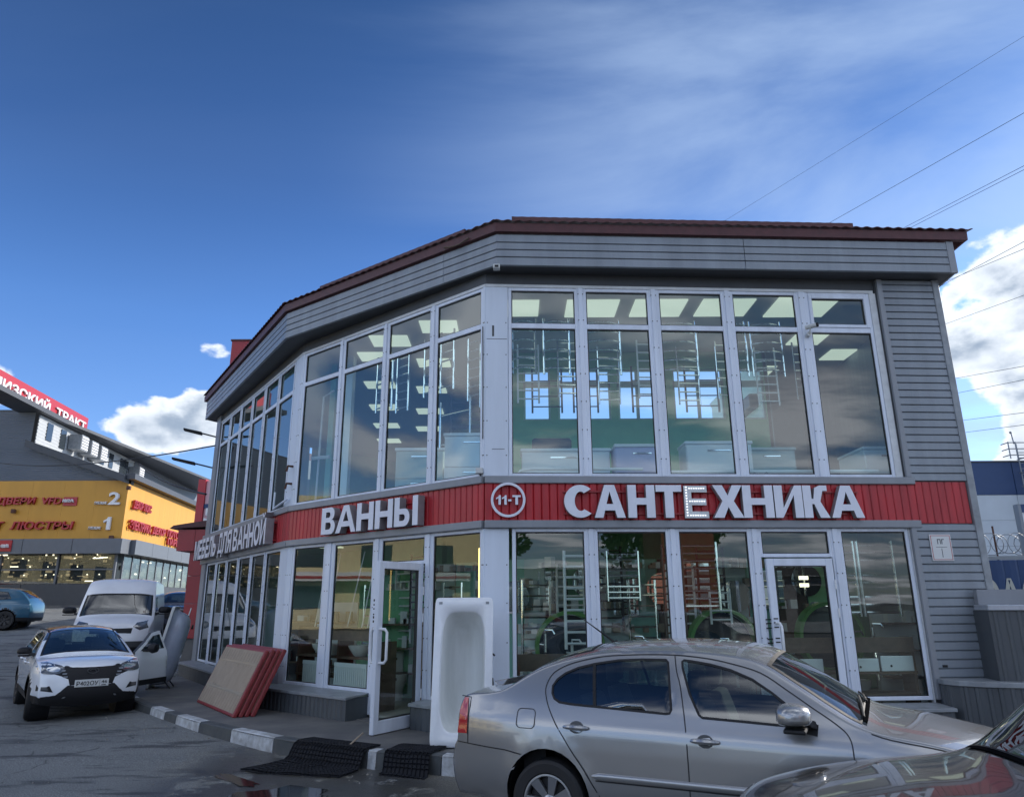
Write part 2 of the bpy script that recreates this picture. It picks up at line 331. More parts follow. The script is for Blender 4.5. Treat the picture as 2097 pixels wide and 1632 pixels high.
def text_mesh(s, depth, bold=0.02, mats=None, shear=0.0, space=1.0):
    cu = bpy.data.curves.new('txt', 'FONT'); cu.body = s; cu.size = 1; cu.extrude = depth; cu.offset = bold; cu.shear = shear; cu.space_character = space; cu.resolution_u = 3
    o = bpy.data.objects.new('txt', cu); COL.objects.link(o); dg = bpy.context.evaluated_depsgraph_get(); dg.update()
    me = bpy.data.meshes.new_from_object(o.evaluated_get(dg)); bpy.data.objects.remove(o); bpy.data.curves.remove(cu)
    me.materials.clear()
    for m in (mats or []): me.materials.append(m)
    if mats and len(mats) > 1:
        for p in me.polygons: p.material_index = 0 if abs(p.normal.z) > 0.7 else 1
    return me
def fit_text(name, s, w, h, depth, org, u, up, n, mats, parent=None, bold=0.02, shear=0.0):
    """text as solid letters: lower-left at org, width w along u, height h along up, front along n"""
    me = text_mesh(s, 0.5, bold, mats, shear); xs = [v.co.x for v in me.vertices]; ys = [v.co.y for v in me.vertices]
    x0, x1, y0, y1 = min(xs), max(xs), min(ys), max(ys); u, up, n, org = Vector(u), Vector(up), Vector(n), Vector(org)
    for v in me.vertices:
        a, b, c = (v.co.x - x0) / (x1 - x0) * w, (v.co.y - y0) / (y1 - y0) * h, (v.co.z + 0.5) * depth
        v.co = org + u * a + up * b + n * c
    me.update(); return link(name, me, parent)
def inpoly(q, x, y):
    c = False; j = len(q) - 1
    for i in range(len(q)):
        if (q[i][1] > y) != (q[j][1] > y) and x < (q[j][0] - q[i][0]) * (y - q[i][1]) / (q[j][1] - q[i][1]) + q[i][0]: c = not c
        j = i
    return c
def cdt_region(outer, regions, step, extra=None, keepoff=0):
    xs = [p[0] for p in outer]; zs = [p[1] for p in outer]; V = []; faces = []
    def addp(poly): o = len(V); V.extend(Vector(p) for p in poly); faces.append(list(range(o, o + len(poly))))
    addp(outer)
    for r in regions: addp(r)
    def dens(poly):
        out = []
        for a, c in zip(poly, poly[1:] + poly[:1]):
            n = max(1, int(math.hypot(c[0] - a[0], c[1] - a[1]) / step)); out += [(a[0] + (c[0] - a[0]) * j / n, a[1] + (c[1] - a[1]) * j / n) for j in range(n)]
        return out
    x = min(xs) + step * .5
    while x < max(xs):
        z = min(zs) + step * .5
        while z < max(zs):
            if not keepoff or all((x - q[0]) ** 2 + (z - q[1]) ** 2 > keepoff ** 2 for q in outer): V.append(Vector((x + .001 * sin(z * 90), z + .001 * sin(x * 70))))
            z += step
        x += step
    V += [Vector(q) for q in (extra or [])]
    rv, re, rf, ov, oe, of = delaunay_2d_cdt(V, [], faces, 0, 1e-5)
    polys = [outer] + list(regions); bb = [(min(p[0] for p in q), max(p[0] for p in q), min(p[1] for p in q), max(p[1] for p in q)) for q in polys]; of = []; keep = []
    for f in rf:
        cx = sum(rv[i].x for i in f) / len(f); cz = sum(rv[i].y for i in f) / len(f)
        of.append([k for k, q in enumerate(polys) if bb[k][0] < cx < bb[k][1] and bb[k][2] < cz < bb[k][3] and inpoly(q, cx, cz)])
    return rv, rf, of

def arcp(cx, cy, rx, ry, a0, a1, n=14): return [(cx + rx * cos(radians(a0 + (a1 - a0) * i / n)), cy + ry * sin(radians(a0 + (a1 - a0) * i / n))) for i in range(n + 1)]
def bowl_(x0, x1, y0, y1, n=10):    # rounded right end
    ry = (y1 - y0) / 2; rx = min(ry * .9, (x1 - x0) * .8); return [(x0, y0), (x1 - rx, y0)] + arcp(x1 - rx, (y0 + y1) / 2, rx, ry, -90, 90, n)[1:-1] + [(x1 - rx, y1), (x0, y1)]
def glyph(ch, w, t=.25, th=.205):
    """bold block letter in a box w wide and 1 high: list of (outline, holes)"""
    R = lambda a, b, c, d: [(a, c), (b, c), (b, d), (a, d)]; m = .5
    if ch == 'Н': return [([(0, 0), (t, 0), (t, m - th / 2), (w - t, m - th / 2), (w - t, 0), (w, 0), (w, 1), (w - t, 1), (w - t, m + th / 2), (t, m + th / 2), (t, 1), (0, 1)], [])]
    if ch == '-': return [(R(0, w, .36, .56), [])]
    if ch == '1': return [([(w * .5, 0), (w, 0), (w, 1), (w * .62, 1), (w * .45, .84), (0, .72), (0, .55), (w * .5, .70)], [])]
    if ch == 'Т': c = w / 2; return [([(c - t / 2, 0), (c + t / 2, 0), (c + t / 2, 1 - th), (w, 1 - th), (w, 1), (0, 1), (0, 1 - th), (c - t / 2, 1 - th)], [])]
    if ch == 'Е': return [([(0, 0), (w, 0), (w, th), (t, th), (t, m - th / 2), (w * .92, m - th / 2), (w * .92, m + th / 2), (t, m + th / 2), (t, 1 - th), (w * .97, 1 - th), (w * .97, 1), (0, 1)], [])]
    if ch == 'А': c = w / 2; k = t * .98; q = .22; q2 = q + th * .95; e = lambda y: (c - t * .22 - k * .1) * y / 1.0; f = lambda y: k + (c - k) * y / .80; return [([(0, 0), (k, 0), (f(q), q), (w - f(q), q), (w - k, 0), (w, 0), (c + t * .58, 1), (c - t * .58, 1)], [[(f(q2), q2), (w - f(q2), q2), (c, .80)]])]
    if ch == 'Х': c = w / 2; k = t * 1.2; return [([(0, 0), (k, 0), (c, .5 - .17), (w - k, 0), (w, 0), (c + k * .56, .51), (w - .01, 1), (w - k, 1), (c, .5 + .18), (k, 1), (.01, 1), (c - k * .56, .51)], [])]
    if ch in 'ИЙ': return [([(0, 0), (t * .85, 0), (w - t, .70), (w - t, 0), (w, 0), (w, 1), (w - t * .85, 1), (t, .30), (t, 1), (0, 1)], [])] + ([([(w * .2, 1.24), (w * .36, 1.07), (w * .64, 1.07), (w * .8, 1.24), (w * .68, 1.24), (w * .58, 1.15), (w * .42, 1.15), (w * .32, 1.24)], [])] if ch == 'Й' else [])
    if ch == 'К': return [([(0, 0), (t, 0), (t, .42), (t + .07, .42), (w - t * 1.15, 0), (w, 0), (t + .27, .50), (w - t * .62, .83), (w - .02, .83), (w - .02, 1), (w - t * .95, 1), (w - t * 1.55, .92), (t + .06, .585), (t, .585), (t, 1), (0, 1)], [])]
    if ch == 'М': c = w / 2; k = t * .85; return [([(0, 0), (k, 0), (k, .74), (c - k * .45, 0), (c + k * .45, 0), (w - k, .74), (w - k, 0), (w, 0), (w, 1), (w - k * 1.4, 1), (c, .27), (k * 1.4, 1), (0, 1)], [])]
    if ch == 'Л': return [([(0, 0), (t * .6, 0), (t * 1.35, .12), (t * 1.6, 1 - th), (w - t, 1 - th), (w - t, 0), (w, 0), (w, 1), (t * .72, 1), (t * .5, .25), (0, th)], [])]
    if ch == 'Д': k = t * .6; return [([(0, -.14), (k, -.14), (k, .06), (w - k, .06), (w - k, -.14), (w, -.14), (w, th), (w - .06, th), (w - .06, 1), (w * .24, 1), (w * .22, .45), (w * .14, th), (0, th)], [[(w * .14 + t * .72, th), (w - .06 - t * .8, th), (w - .06 - t * .8, 1 - th), (w * .24 + t * .66, 1 - th), (w * .22 + t * .66, .45)]])]
    if ch == 'С': o = arcp(w / 2 + .02, .5, w / 2 + .02, .5, 48, 312, 26); i_ = arcp(w / 2 + .03, .5, w / 2 - t * .95, .5 - th, 312 - 8, 48 + 8, 22); return [([(x, y) for x, y in o] + i_, [])]
    if ch == 'О': return [(arcp(w / 2, .5, w / 2, .5, 0, 360, 32)[:-1], [arcp(w / 2, .5, w / 2 - t, .5 - th, 0, 360, 28)[:-1]])]
    if ch == 'Ь': return [([(0, 0)] + bowl_(0, w, 0, .60)[1:-1] + [(t, .60), (t, 1), (0, 1)], [bowl_(t, w - t * .95, th * .92, .60 - th * .92)])]
    if ch == 'Б': return [([(0, 0)] + bowl_(0, w, 0, .60)[1:-1] + [(t, .60), (t, 1 - th), (w * .9, 1 - th), (w * .9, 1), (0, 1)], [bowl_(t, w - t * .95, th * .92, .60 - th * .92)])]
    if ch == 'Ы': u = w * .66; return [([(0, 0)] + bowl_(0, u, 0, .60)[1:-1] + [(t, .60), (t, 1), (0, 1)], [bowl_(t, u - t * .9, th * .92, .60 - th * .92)]), (R(w - t, w, 0, 1), [])]
    if ch == 'В': a = bowl_(0, w, 0, .54)[1:-1]; b_ = bowl_(0, w * .93, .54 - .02, 1)[1:-1]; return [([(0, 0)] + a + b_ + [(0, 1)], [bowl_(t, w - t * .95, th * .85, .54 - th * .5), bowl_(t, w * .93 - t * .95, .54 + th * .38, 1 - th * .85)])]
    if ch == 'Я': a = bowl_(0, w, .42, 1)[1:-1]; f = lambda q: [(w - x, y) for x, y in q]; return [([(w, 1), (w, 0), (w - t, 0), (w - t, .40), (w - t - .10, .40), (t * 1.15, 0), (0, 0), (w * .36, .46)] + [p for p in f(bowl_(0, w, .40, 1)[2:-1])], [f(bowl_(t, w - t * .95, .40 + th * .85, 1 - th * .85))])]
    return [(R(0, w, 0, 1), [])]
def block_letter(name, ch, w, h, depth, org, u, n, mats, parent, t=.235):
    """solid channel letter: front face and returns"""
    asp = w / h; b = MB(); org, u, n, up = Vector(org), Vector(u), Vector(n), Vector((0, 0, 1))
    P = lambda x, y, d: tuple(org + u * (x * h) + up * (y * h) + n * d)
    gl_ = glyph(ch, asp, t); mx0 = min(x for o_, h_ in gl_ for x, y in o_); mx1 = max(x for o_, h_ in gl_ for x, y in o_); nx = lambda q: [((x - mx0) * asp / (mx1 - mx0), y) for x, y in q]
    for outl, holes in [(nx(o_), [nx(q) for q in h_]) for o_, h_ in gl_]:
        rv, rf, of = cdt_region(outl, holes, 10)
        fs = [f for f, o in zip(rf, of) if o == [0]]
        b.add([P(v.x, v.y, depth) for v in rv], fs, 0)
        for ring in [outl] + holes:
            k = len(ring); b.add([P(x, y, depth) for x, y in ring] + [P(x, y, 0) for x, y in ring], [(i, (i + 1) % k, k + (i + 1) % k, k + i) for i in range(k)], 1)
    me = b.mesh(name, mats, weld=True); return link(name, me, parent)
def sstep(x, a, b):
    t = max(0, min(1, (x - a) / (b - a))); return t * t * (3 - 2 * t)

# ------------------------------------------------------------------ terrain
def gz(x, y):
    z = -0.13 - 0.07 * sstep(x, -1.6, -0.2) * sstep(y, 9.5, 8.0) + 0.08 * sstep(y, 9.0, 12.5) + 0.05 * sstep(y, 12.5, 17)
    z += 1.67 * max(0, min(1, (y - 18.5) / 26.5)) - 0.08 * sstep(x, -5.6, -7.6) * sstep(y, 10.5, 12.2) * sstep(y, 17, 14.5)
    return z
def road_material():
    m = bpy.data.materials.new('asphalt'); m.use_nodes = True; nt = m.node_tree; N = nt.nodes.new; L = nt.links.new; p = nt.nodes['Principled BSDF']
    geo = N('ShaderNodeNewGeometry')
    def nz(scale, det=6, rough=0.6, vec=None):
        n = N('ShaderNodeTexNoise'); L(vec or geo.outputs['Position'], n.inputs[0]); n.inputs['Scale'].default_value = scale; n.inputs['Detail'].default_value = det; n.inputs['Roughness'].default_value = rough; return n.outputs[0]
    def mr(v, a, b, c=0, d=1):
        r = N('ShaderNodeMapRange'); r.interpolation_type = 'SMOOTHSTEP'; L(v, r.inputs[0]); r.inputs[1].default_value = a; r.inputs[2].default_value = b; r.inputs[3].default_value = c; r.inputs[4].default_value = d; return r.outputs[0]
    def mix(f, a, b):
        x = N('ShaderNodeMixRGB')
        (L(f, x.inputs[0]) if not isinstance(f, float) else setattr(x.inputs[0], 'default_value', f))
        for i, v in ((1, a), (2, b)):
            if isinstance(v, tuple): x.inputs[i].default_value = v + (1,)
            else: L(v, x.inputs[i])
        return x.outputs[0]
    def mth(op, a, b):
        x = N('ShaderNodeMath'); x.operation = op
        for i, v in enumerate((a, b)):
            if isinstance(v, (int, float)): x.inputs[i].default_value = v
            else: L(v, x.inputs[i])
        return x.outputs[0]
    big = nz(0.35, 5); mid = nz(1.6, 8, 0.7); fine = nz(70, 3); mv = N('ShaderNodeMapping'); L(geo.outputs['Position'], mv.inputs[0]); mv.inputs['Scale'].default_value = (0.5, 2.2, 1); mv.inputs['Rotation'].default_value = (0, 0, radians(35))
    st = nz(1.3, 7, 0.65, mv.outputs[0])
    base = mix(mr(big, 0.35, 0.65), (0.16, 0.168, 0.170), (0.205, 0.212, 0.210))
    base = mix(mr(st, 0.52, 0.62), base, (0.085, 0.088, 0.094))
    # dusty sand washed along the kerb in front of the shop
    sep = N('ShaderNodeSeparateXYZ'); L(geo.outputs['Position'], sep.inputs[0])
    kd = mth('ADD', mth('MULTIPLY', sep.outputs[0], 0.62), sep.outputs[1])      # distance across the kerb direction
    near = mth('MULTIPLY', mr(kd, 5.6, 7.0), mr(kd, 8.6, 8.0))
    near = mth('MULTIPLY', near, mr(sep.outputs[0], -5.0, -2.2))
    dust = mth('MULTIPLY', near, mr(mid, 0.38, 0.60))
    base = mix(dust, base, (0.21, 0.20, 0.17))
    wetm = mth('MULTIPLY', mth('MULTIPLY', mr(kd, 4.6, 5.8), mr(kd, 8.4, 7.6)), mr(nz(1.1, 7, 0.7), 0.41, 0.46))
    wetm = mth('MULTIPLY', wetm, mth('MULTIPLY', mr(sep.outputs[0], -4.2, -3.2), mr(sep.outputs[0], 0.2, -1.2)))
    base = mix(mth('MULTIPLY', wetm, 0.8), base, (0.030, 0.029, 0.030))
    sp = mix(mr(fine, 0.35, 0.68), (0.60, 0.60, 0.60), (1.38, 1.38, 1.38))
    x = N('ShaderNodeMixRGB'); x.blend_type = 'MULTIPLY'; x.inputs[0].default_value = 1; L(base, x.inputs[1]); L(sp, x.inputs[2]); base = x.outputs[0]
    # cracks
    vo = N('ShaderNodeTexVoronoi'); vo.feature = 'DISTANCE_TO_EDGE'; vo.inputs['Scale'].default_value = 0.32
    wv = N('ShaderNodeMixRGB'); wv.inputs[0].default_value = 0.25; L(geo.outputs['Position'], wv.inputs[1]); nn = N('ShaderNodeTexNoise'); nn.inputs['Scale'].default_value = 1.5; nn.inputs['Detail'].default_value = 6; L(geo.outputs['Position'], nn.inputs[0])
    va = N('ShaderNodeVectorMath'); va.operation = 'ADD'; L(geo.outputs['Position'], va.inputs[0]); L(nn.outputs['Color'], va.inputs[1]); L(va.outputs[0], vo.inputs['Vector'])
    crack = mth('MULTIPLY', mr(vo.outputs['Distance'], 0.010, 0.0), mr(mid, 0.45, 0.6)); base = mix(mth('MULTIPLY', crack, 0.7), base, (0.025, 0.025, 0.026))
    L(base, p.inputs['Base Color'])
    rg = mix(wetm, (0.82, 0.82, 0.82), (0.30, 0.30, 0.30)); L(rg, p.inputs['Roughness']); p.inputs['Specular IOR Level'].default_value = 0.22
    b = N('ShaderNodeBump'); L(mth('ADD', mth('MULTIPLY', fine, 0.6), mth('MULTIPLY', mid, 1.5)), b.inputs['Height']); b.inputs['Strength'].default_value = 0.5; b.inputs['Distance'].default_value = 0.012; L(b.outputs[0], p.inputs['Normal'])
    return m
M['road'] = road_material()
def ground():
    xs = [-600, -200, -90, -60] + [-45 + 1.5 * i for i in range(47)] + [40, 60, 100, 250, 600]
    ys = [-600, -250, -120, -60, -30, -15] + [-8 + 1.0 * i for i in range(56)] + [60, 90, 150, 300, 800]
    b = MB(); b.grid([[(x, y, gz(x, y)) for x in xs] for y in ys]); struct('road', b, M['road'], smooth=True, sharp=None)
ground()
def crumbs():
    rnd = random.Random(3); b = MB()
    for i in range(900):
        x = rnd.uniform(-9, 1.5); y = 8.75 - .62 * (x + .6) * (x < -.6) + rnd.gauss(-.25, .35) if rnd.random() < .75 else rnd.uniform(6.5, 13)
        r = rnd.uniform(.004, .013) * (1 + (rnd.random() < .05)); z = gz(x, y); a = rnd.random() * 3
        b.hexa([(x + r * cos(a + k * pi / 2), y + r * sin(a + k * pi / 2), z - .002) for k in range(4)] + [(x + r * .6 * cos(a + k * pi / 2 + .4), y + r * .6 * sin(a + k * pi / 2 + .4), z + r * .7) for k in range(4)])
    g_ = stuff(obj('grit', b, mat('grit_stone', (.22, .21, .19), .9, var=.4, vscale=40))); tag(g_, 'loose pale grit scattered along the kerb on the asphalt', 'grit')
crumbs()
# face frames of the shop front (window plane)
CP = [Vector((-7.609, 18.347)), Vector((-3.978, 13.019)), Vector((-0.389, 9.992)), Vector((5.571, 10.323))]
FU, FN, FL = [], [], []
for k in range(3):
    d = CP[k + 1] - CP[k]; FL.append(d.length); d.normalize(); FU.append(d); FN.append(Vector((d.y, -d.x)))
def fp(k, s, d, z):
    p = CP[k] + FU[k] * s + FN[k] * d; return (p.x, p.y, z)
def fbox(b, k, s0, s1, d0, d1, z0, z1, mi=None):     # d0 inner, d1 outer
    return b.hexa([fp(k, s0, d0, z0), fp(k, s1, d0, z0), fp(k, s1, d1, z0), fp(k, s0, d1, z0), fp(k, s0, d0, z1), fp(k, s1, d0, z1), fp(k, s1, d1, z1), fp(k, s0, d1, z1)], mi)
SWZ = 0.05
# kerb line (outer top edge), from the right behind the silver car to the far left
KL = [(7.5, 8.55), (3.0, 8.45), (0.2, 8.48), (-0.67, 8.62), (-1.55, 8.92), (-2.5, 9.45), (-3.4, 10.15), (-4.6, 11.25), (-5.6, 12.35), (-6.45, 13.35), (-7.25, 14.4), (-8.0, 15.6), (-8.8, 17.2), (-9.4, 18.6), (-9.8, 20.2)]
def sidewalk():
    inner = [(9.0, 8.55), (9.0, 14), (-4, 16), (-6, 22), (-9.8, 22)]
    poly = [(x, y) for x, y in KL] + [(-9.8, 22), (-6, 22), (-3, 15), (9, 13), (9, 8.55)]
    b = MB(); b.add([(x, y, SWZ) for x, y in poly], [tuple(range(len(poly)))]); struct('pavement', b, M['slab'])
sidewalk()
def kerb():
    root = bpy.data.objects.new('kerb', None); COL.objects.link(root); root['kind'] = 'structure'
    pts = [Vector(p) for p in KL]; seg = [0]
    for a, b_ in zip(pts, pts[1:]): seg.append(seg[-1] + (b_ - a).length)
    def at(t):
        for i in range(len(pts) - 1):
            if t <= seg[i + 1] or i == len(pts) - 2:
                u = (t - seg[i]) / (seg[i + 1] - seg[i]); return pts[i].lerp(pts[i + 1], u)
    # painted stones: widths follow the photograph
    cuts = [0.35, 1.3, 2.2, 3.1, 4.0, 5.0, 5.9, 6.9, 7.6, 8.13, 8.32, 8.90, 9.12, 9.25, 10.02, 10.85, 11.87, 12.81, 13.73, 14.27, 15.02, 15.75, 16.5, 17.3, 18.1, 18.9, 19.7]
    whites = {1, 3, 5, 7, 9, 12, 15, 17, 19, 22, 24}
    for i, t in enumerate(cuts[:-1]):
        white = i in whites; ln = cuts[i + 1] - t
        a = at(t); c = at(min(t + ln - 0.012, seg[-1])); d = (c - a).normalized(); n = Vector((-d.y, d.x)) * -1
        if n.y > 0 and False: n = -n
        n = Vector((d.y, -d.x))
        # inward = towards the building
        mid = (a + c) / 2
        if n.dot(Vector((-1.5, 14)) - mid) < 0: n = -n
        w = 0.15; z0 = gz(mid.x, mid.y) - 0.1; z1 = SWZ + 0.012; r = 0.02
        def q(p, off, z): return (p.x + n.x * off, p.y + n.y * off, z)
        b = MB(); b.add([q(a, -0.015, z0), q(a, 0, z1 - r), q(a, r, z1), q(a, w, z1), q(a, w, z0), q(c, -0.015, z0), q(c, 0, z1 - r), q(c, r, z1), q(c, w, z1), q(c, w, z0)],
                        [(0, 1, 2, 3, 4), (9, 8, 7, 6, 5), (0, 5, 6, 1), (1, 6, 7, 2), (2, 7, 8, 3), (3, 8, 9, 4)])
        obj('kerb_stone', b, M['kerbw'] if white else M['kerbg'], root)
kerb()
def puddle():
    m = bpy.data.materials.new('puddle_water'); m.use_nodes = True; p = m.node_tree.nodes['Principled BSDF']
    p.inputs['Base Color'].default_value = (0.012, 0.012, 0.013, 1); p.inputs['Roughness'].default_value = 0.06; p.inputs['IOR'].default_value = 1.33
    for (cx, cy_, ax, ay, rot, ph) in ((-2.25, 7.45, 0.72, 0.50, 0.2, 0.0), (-2.95, 8.45, 0.50, 0.09, -0.75, 3.0)):
        pts = []
        for i in range(72):
            t = 2 * pi * i / 72; r = 1 + 0.30 * noise.noise(Vector((cos(t) * 1.4 + ph, sin(t) * 1.4, 0))) * 2 + 0.16 * noise.noise(Vector((cos(t) * 5 + ph, sin(t) * 5, 4))) * 2
            x, y = ax * r * cos(t), ay * r * sin(t); pts.append((cx + x * cos(rot) - y * sin(rot), cy_ + x * sin(rot) + y * cos(rot)))
        b = MB(); b.add([(x, y, gz(x, y) + 0.006) for x, y in pts], [tuple(range(72))]); struct('puddle', b, m)
puddle()
b = MB(); b.grid([[(x, y, gz(x, y) + 0.008) for x in (-24.0, -21.0, -18.3)] for y in (25.6, 25.72)]); struct('road_marking', b, M['kerbw'])
# ------------------------------------------------------------------ the shop
shop = thing('shop_building', 'two storey glass fronted shop with grey siding, red band and brown red roof', 'building', (0, 0, 0))
ZA, ZB, ZC, ZD = 6.275, 3.346, 2.647, 0.396
def window(k, s0, s1, z0, z1, transom=None, o0=0.05, o1=0.05, gl=None, sash=False, parent=None, dz=0.05):
    """frame plus panes; s0..s1 is the clear glass width"""
    w = bpy.data.objects.new('window', None); COL.objects.link(w); w.parent = parent or shop
    b = MB(); e = 0.0
    fbox(b, k, s0 - o0, s0, -0.05, 0.0, z0 - dz, z1 + dz); fbox(b, k, s1, s1 + o1, -0.05, 0.0, z0 - dz, z1 + dz)
    fbox(b, k, s0, s1, -0.05, 0.0, z0 - dz, z0); fbox(b, k, s0, s1, -0.05, 0.0, z1, z1 + dz)
    # glazing bead
    panes = [(z0, z1)]
    if transom:
        fbox(b, k, s0, s1, -0.05, 0.002, transom[0], transom[1]); panes = [(z0, transom[0]), (transom[1], z1)]
    if sash:
        a, c = panes[-1]
        for q in ((s0, s0 + 0.05, a, c), (s1 - 0.05, s1, a, c), (s0 + 0.05, s1 - 0.05, a, a + 0.05), (s0 + 0.05, s1 - 0.05, c - 0.05, c)): fbox(b, k, q[0], q[1], -0.045, 0.018, q[2], q[3])
    o = obj('frame', b, M['pvc'], w); bevel(o, 0.006, 1)
    for i, (a, c) in enumerate(panes):
        x0, x1 = (s0 + 0.05, s1 - 0.05) if (sash and i == len(panes) - 1) else (s0, s1)
        if sash and i == len(panes) - 1: a, c = a + 0.05, c - 0.05
        g = MB(); fbox(g, k, x0, x0 + 0.014, -0.034, -0.016, a, c); fbox(g, k, x1 - 0.014, x1, -0.034, -0.016, a, c); fbox(g, k, x0 + 0.014, x1 - 0.014, -0.034, -0.016, c - 0.018, c); fbox(g, k, x0 + 0.014, x1 - 0.014, -0.034, -0.016, a, a + 0.012)
        obj('gasket', g, M['gasket'], w)
        p = MB(); p.add([fp(k, x0, -0.03, a), fp(k, x1, -0.03, a), fp(k, x1, -0.03, c), fp(k, x0, -0.03, c)], [(0, 1, 2, 3)])
        me = p.mesh('pane', gl, recalc=False); link('pane', me, w)
    return w
def mullion(k, s0, s1, z0, z1):
    b = MB(); fbox(b, k, s0, s1, -0.045, 0.006, z0, z1); m2 = (s0 + s1) / 2; ww = (s1 - s0)
    fbox(b, k, m2 - ww * .28, m2 + ww * .28, 0.006, 0.022, z0, z1)
    o = obj('mullion', b, M['pvc'], shop); bevel(o, 0.005, 1)
    g = MB(); z = z0 + 0.25
    while z < z1:
        for dx in (-0.035, 0.035):
            fbox(g, k, m2 + dx - .007, m2 + dx + .007, 0.022, 0.026, z - .007, z + .007)
        z += 0.42
    s = obj('screw', g, M['darkgrey'], shop); s['kind'] = 'stuff'
UP = {0: [(0.09 + 1.0 * i, 0.95 + 1.0 * i) for i in range(6)], 1: [(.12, 1.15), (1.32, 2.35), (2.52, 3.5), (3.68, 4.6)], 2: [(.39, 1.34), (1.52, 2.45), (2.64, 3.59), (3.78, 4.74), (4.96, 5.88)]}
LO = {0: [(0.12 + 1.0 * i, 0.98 + 1.0 * i) for i in range(6)], 1: [(.2, 1.05), (1.36, 2.33), (2.56, 3.5), (3.7, 4.61)], 2: [(.43, 1.37), (1.56, 2.51), (2.70, 3.66), (3.86, 4.81), (5.01, 5.93)]}
for k in range(3):
    for i, (a, c) in enumerate(UP[k]):
        window(k, a, c, 3.41, 6.19, (5.585, 5.665), gl=M['upglass'], sash=(k == 2 and i == 4))
        if i: mullion(k, UP[k][i - 1][1] + 0.03, a - 0.03, 3.37, 6.24)
    for i, (a, c) in enumerate(LO[k]):
        if i: mullion(k, LO[k][i - 1][1] + 0.03, a - 0.03, 0.10 if (k == 2 and i >= 3) or (k == 1 and i >= 2) else 0.36, 2.645)
        if (k, i) in ((1, 2), (2, 3)): window(k, a, c, 2.30 if k == 2 else 2.27, 2.60, gl=M['shopglass'])
        else: window(k, a, c, 0.44, 2.60, gl=M['shopglass'])
# corner posts: broad white panels
def post(k, s0, s1, z0, z1, d=0.004):
    b = MB(); fbox(b, k, s0, s1, -0.05, d, z0, z1); o = obj('corner_post', b, M['pvc_dirty'], shop); bevel(o, .004, 1)
    g = MB(); z = z0 + 0.3
    while z < z1 - .1:
        for s_ in (s0 + 0.03, s1 - 0.03): fbox(g, k, s_ - .007, s_ + .007, d, d + 0.004, z - .007, z + .007)
        z += 0.5
    stuff(obj('screw', g, M['darkgrey'], shop))
for z0, z1 in ((3.365, 6.25), (0.36, 2.645)):
    post(2, 0.0, 0.335, z0, z1); post(1, 4.655, 4.695, z0, z1, 0.012)
    post(0, 6.05, 6.44, z0, z1); post(1, 0.0, 0.07 if z0 > 1 else 0.145, z0, z1)
b = MB(); fbox(b, 2, 0.10, 0.13, 0.005, 0.008, 5.45, 5.62); fbox(b, 2, 0.02, 0.32, 0.004, 0.0065, 5.405, 5.412); fbox(b, 2, 0.10, 0.28, .004, .0065, 3.75, 3.757); obj('panel_joint', b, M['darkgrey'], shop)
b = MB(); b.tube([fp(1, 4.67, .03, 5.6), fp(1, 4.68, .03, 4.6), fp(1, 4.68, .03, 3.9)], .008, 6); obj('cable', b, M['darkgrey'], shop)
# white header above the upper windows, dark recess under the soffit
for k in range(3):
    L1 = FL[k] if k < 2 else 6.0
    b = MB(); fbox(b, k, 0.0, L1, -0.05, 0.012, 6.241, 6.285); obj('header', b, M['pvc_edge'], shop)
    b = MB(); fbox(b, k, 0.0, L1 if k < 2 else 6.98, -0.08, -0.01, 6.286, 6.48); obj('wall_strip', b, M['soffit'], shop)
# grey trims above and below the red band
for k in range(3):
    L1 = FL[k] if k < 2 else 6.16; s0 = -0.45 if k == 0 else 0.0
    for (z0, z1, d) in ((3.262, 3.364, 0.075), (2.648, 2.752, 0.07)):
        b = MB(); fbox(b, k, s0 + 0.001, L1 - .001, -0.05, d, z0, z1); o = obj('band_trim', b, M['trim'], shop); bevel(o, .008, 1)
    # ribbed red boards, one by one
    s = s0 + 0.005; e1 = L1 if k < 2 else 6.935; w = 0.112
    while s < e1 - 0.03:
        s1 = min(s + w, e1); z0, z1 = (2.753, 3.261) if s < 6.13 or k < 2 else (2.713, 3.300)
        b = MB(); r = 0.018; d0 = 0.028 + 0.002 * random.random(); zz = (z0, z1)
        prof = [(s + .002, d0 - .014), (s + .016, d0), (s1 - .012, d0), (s1 - .001, d0 - .014), (s1 - .001, -0.02), (s + .002, -0.02)]
        vs_ = [fp(k, a, d, z) for z in zz for a, d in prof]; n = len(prof)
        b.add(vs_, [tuple(reversed(range(n))), tuple(range(n, 2 * n))] + [(i, (i + 1) % n, n + (i + 1) % n, n + i) for i in range(n)])
        obj('red_board', b, M['red'], shop); s = s1
    b = MB(); fbox(b, k, s0, e1, -0.06, -0.021, 2.70, 3.33); obj('band_backing', b, M['soffit'], shop)
# right hand siding column
def plank(k, s0, s1, z0, z1, d=0.03):
    b = MB(); t = 0.022
    d += random.uniform(-.0015, .0015); prof = [(z0, d + t * .3), (z0 + .005, d + t), (z1 - .016, d + t * .85), (z1 - .011, d - .004), (z1 - .001, d - .008), (z1 - .001, d - .02), (z0, d - .02)]
    n = len(prof); vs_ = [fp(k, s, dd, z) for s in (s0, s1) for z, dd in prof]
    b.add(vs_, [tuple(range(n)), tuple(reversed(range(n, 2 * n)))] + [(i, n + i, n + (i + 1) % n, (i + 1) % n) for i in range(n)])
    return obj('siding_plank', b, M['siding'], shop)
z = 3.315
while z < 6.44: plank(2, 6.135, 6.94, z, min(z + 0.1135, 6.46)); z += 0.1135
z = 0.45
while z < 2.69: plank(2, 6.08, 6.94, z, min(z + 0.1135, 2.70)); z += 0.1135
b = MB(); fbox(b, 2, 6.03, 7.0, -0.06, 0.008, 0.05, 6.46); obj('wall_backing', b, M['soffit'], shop)
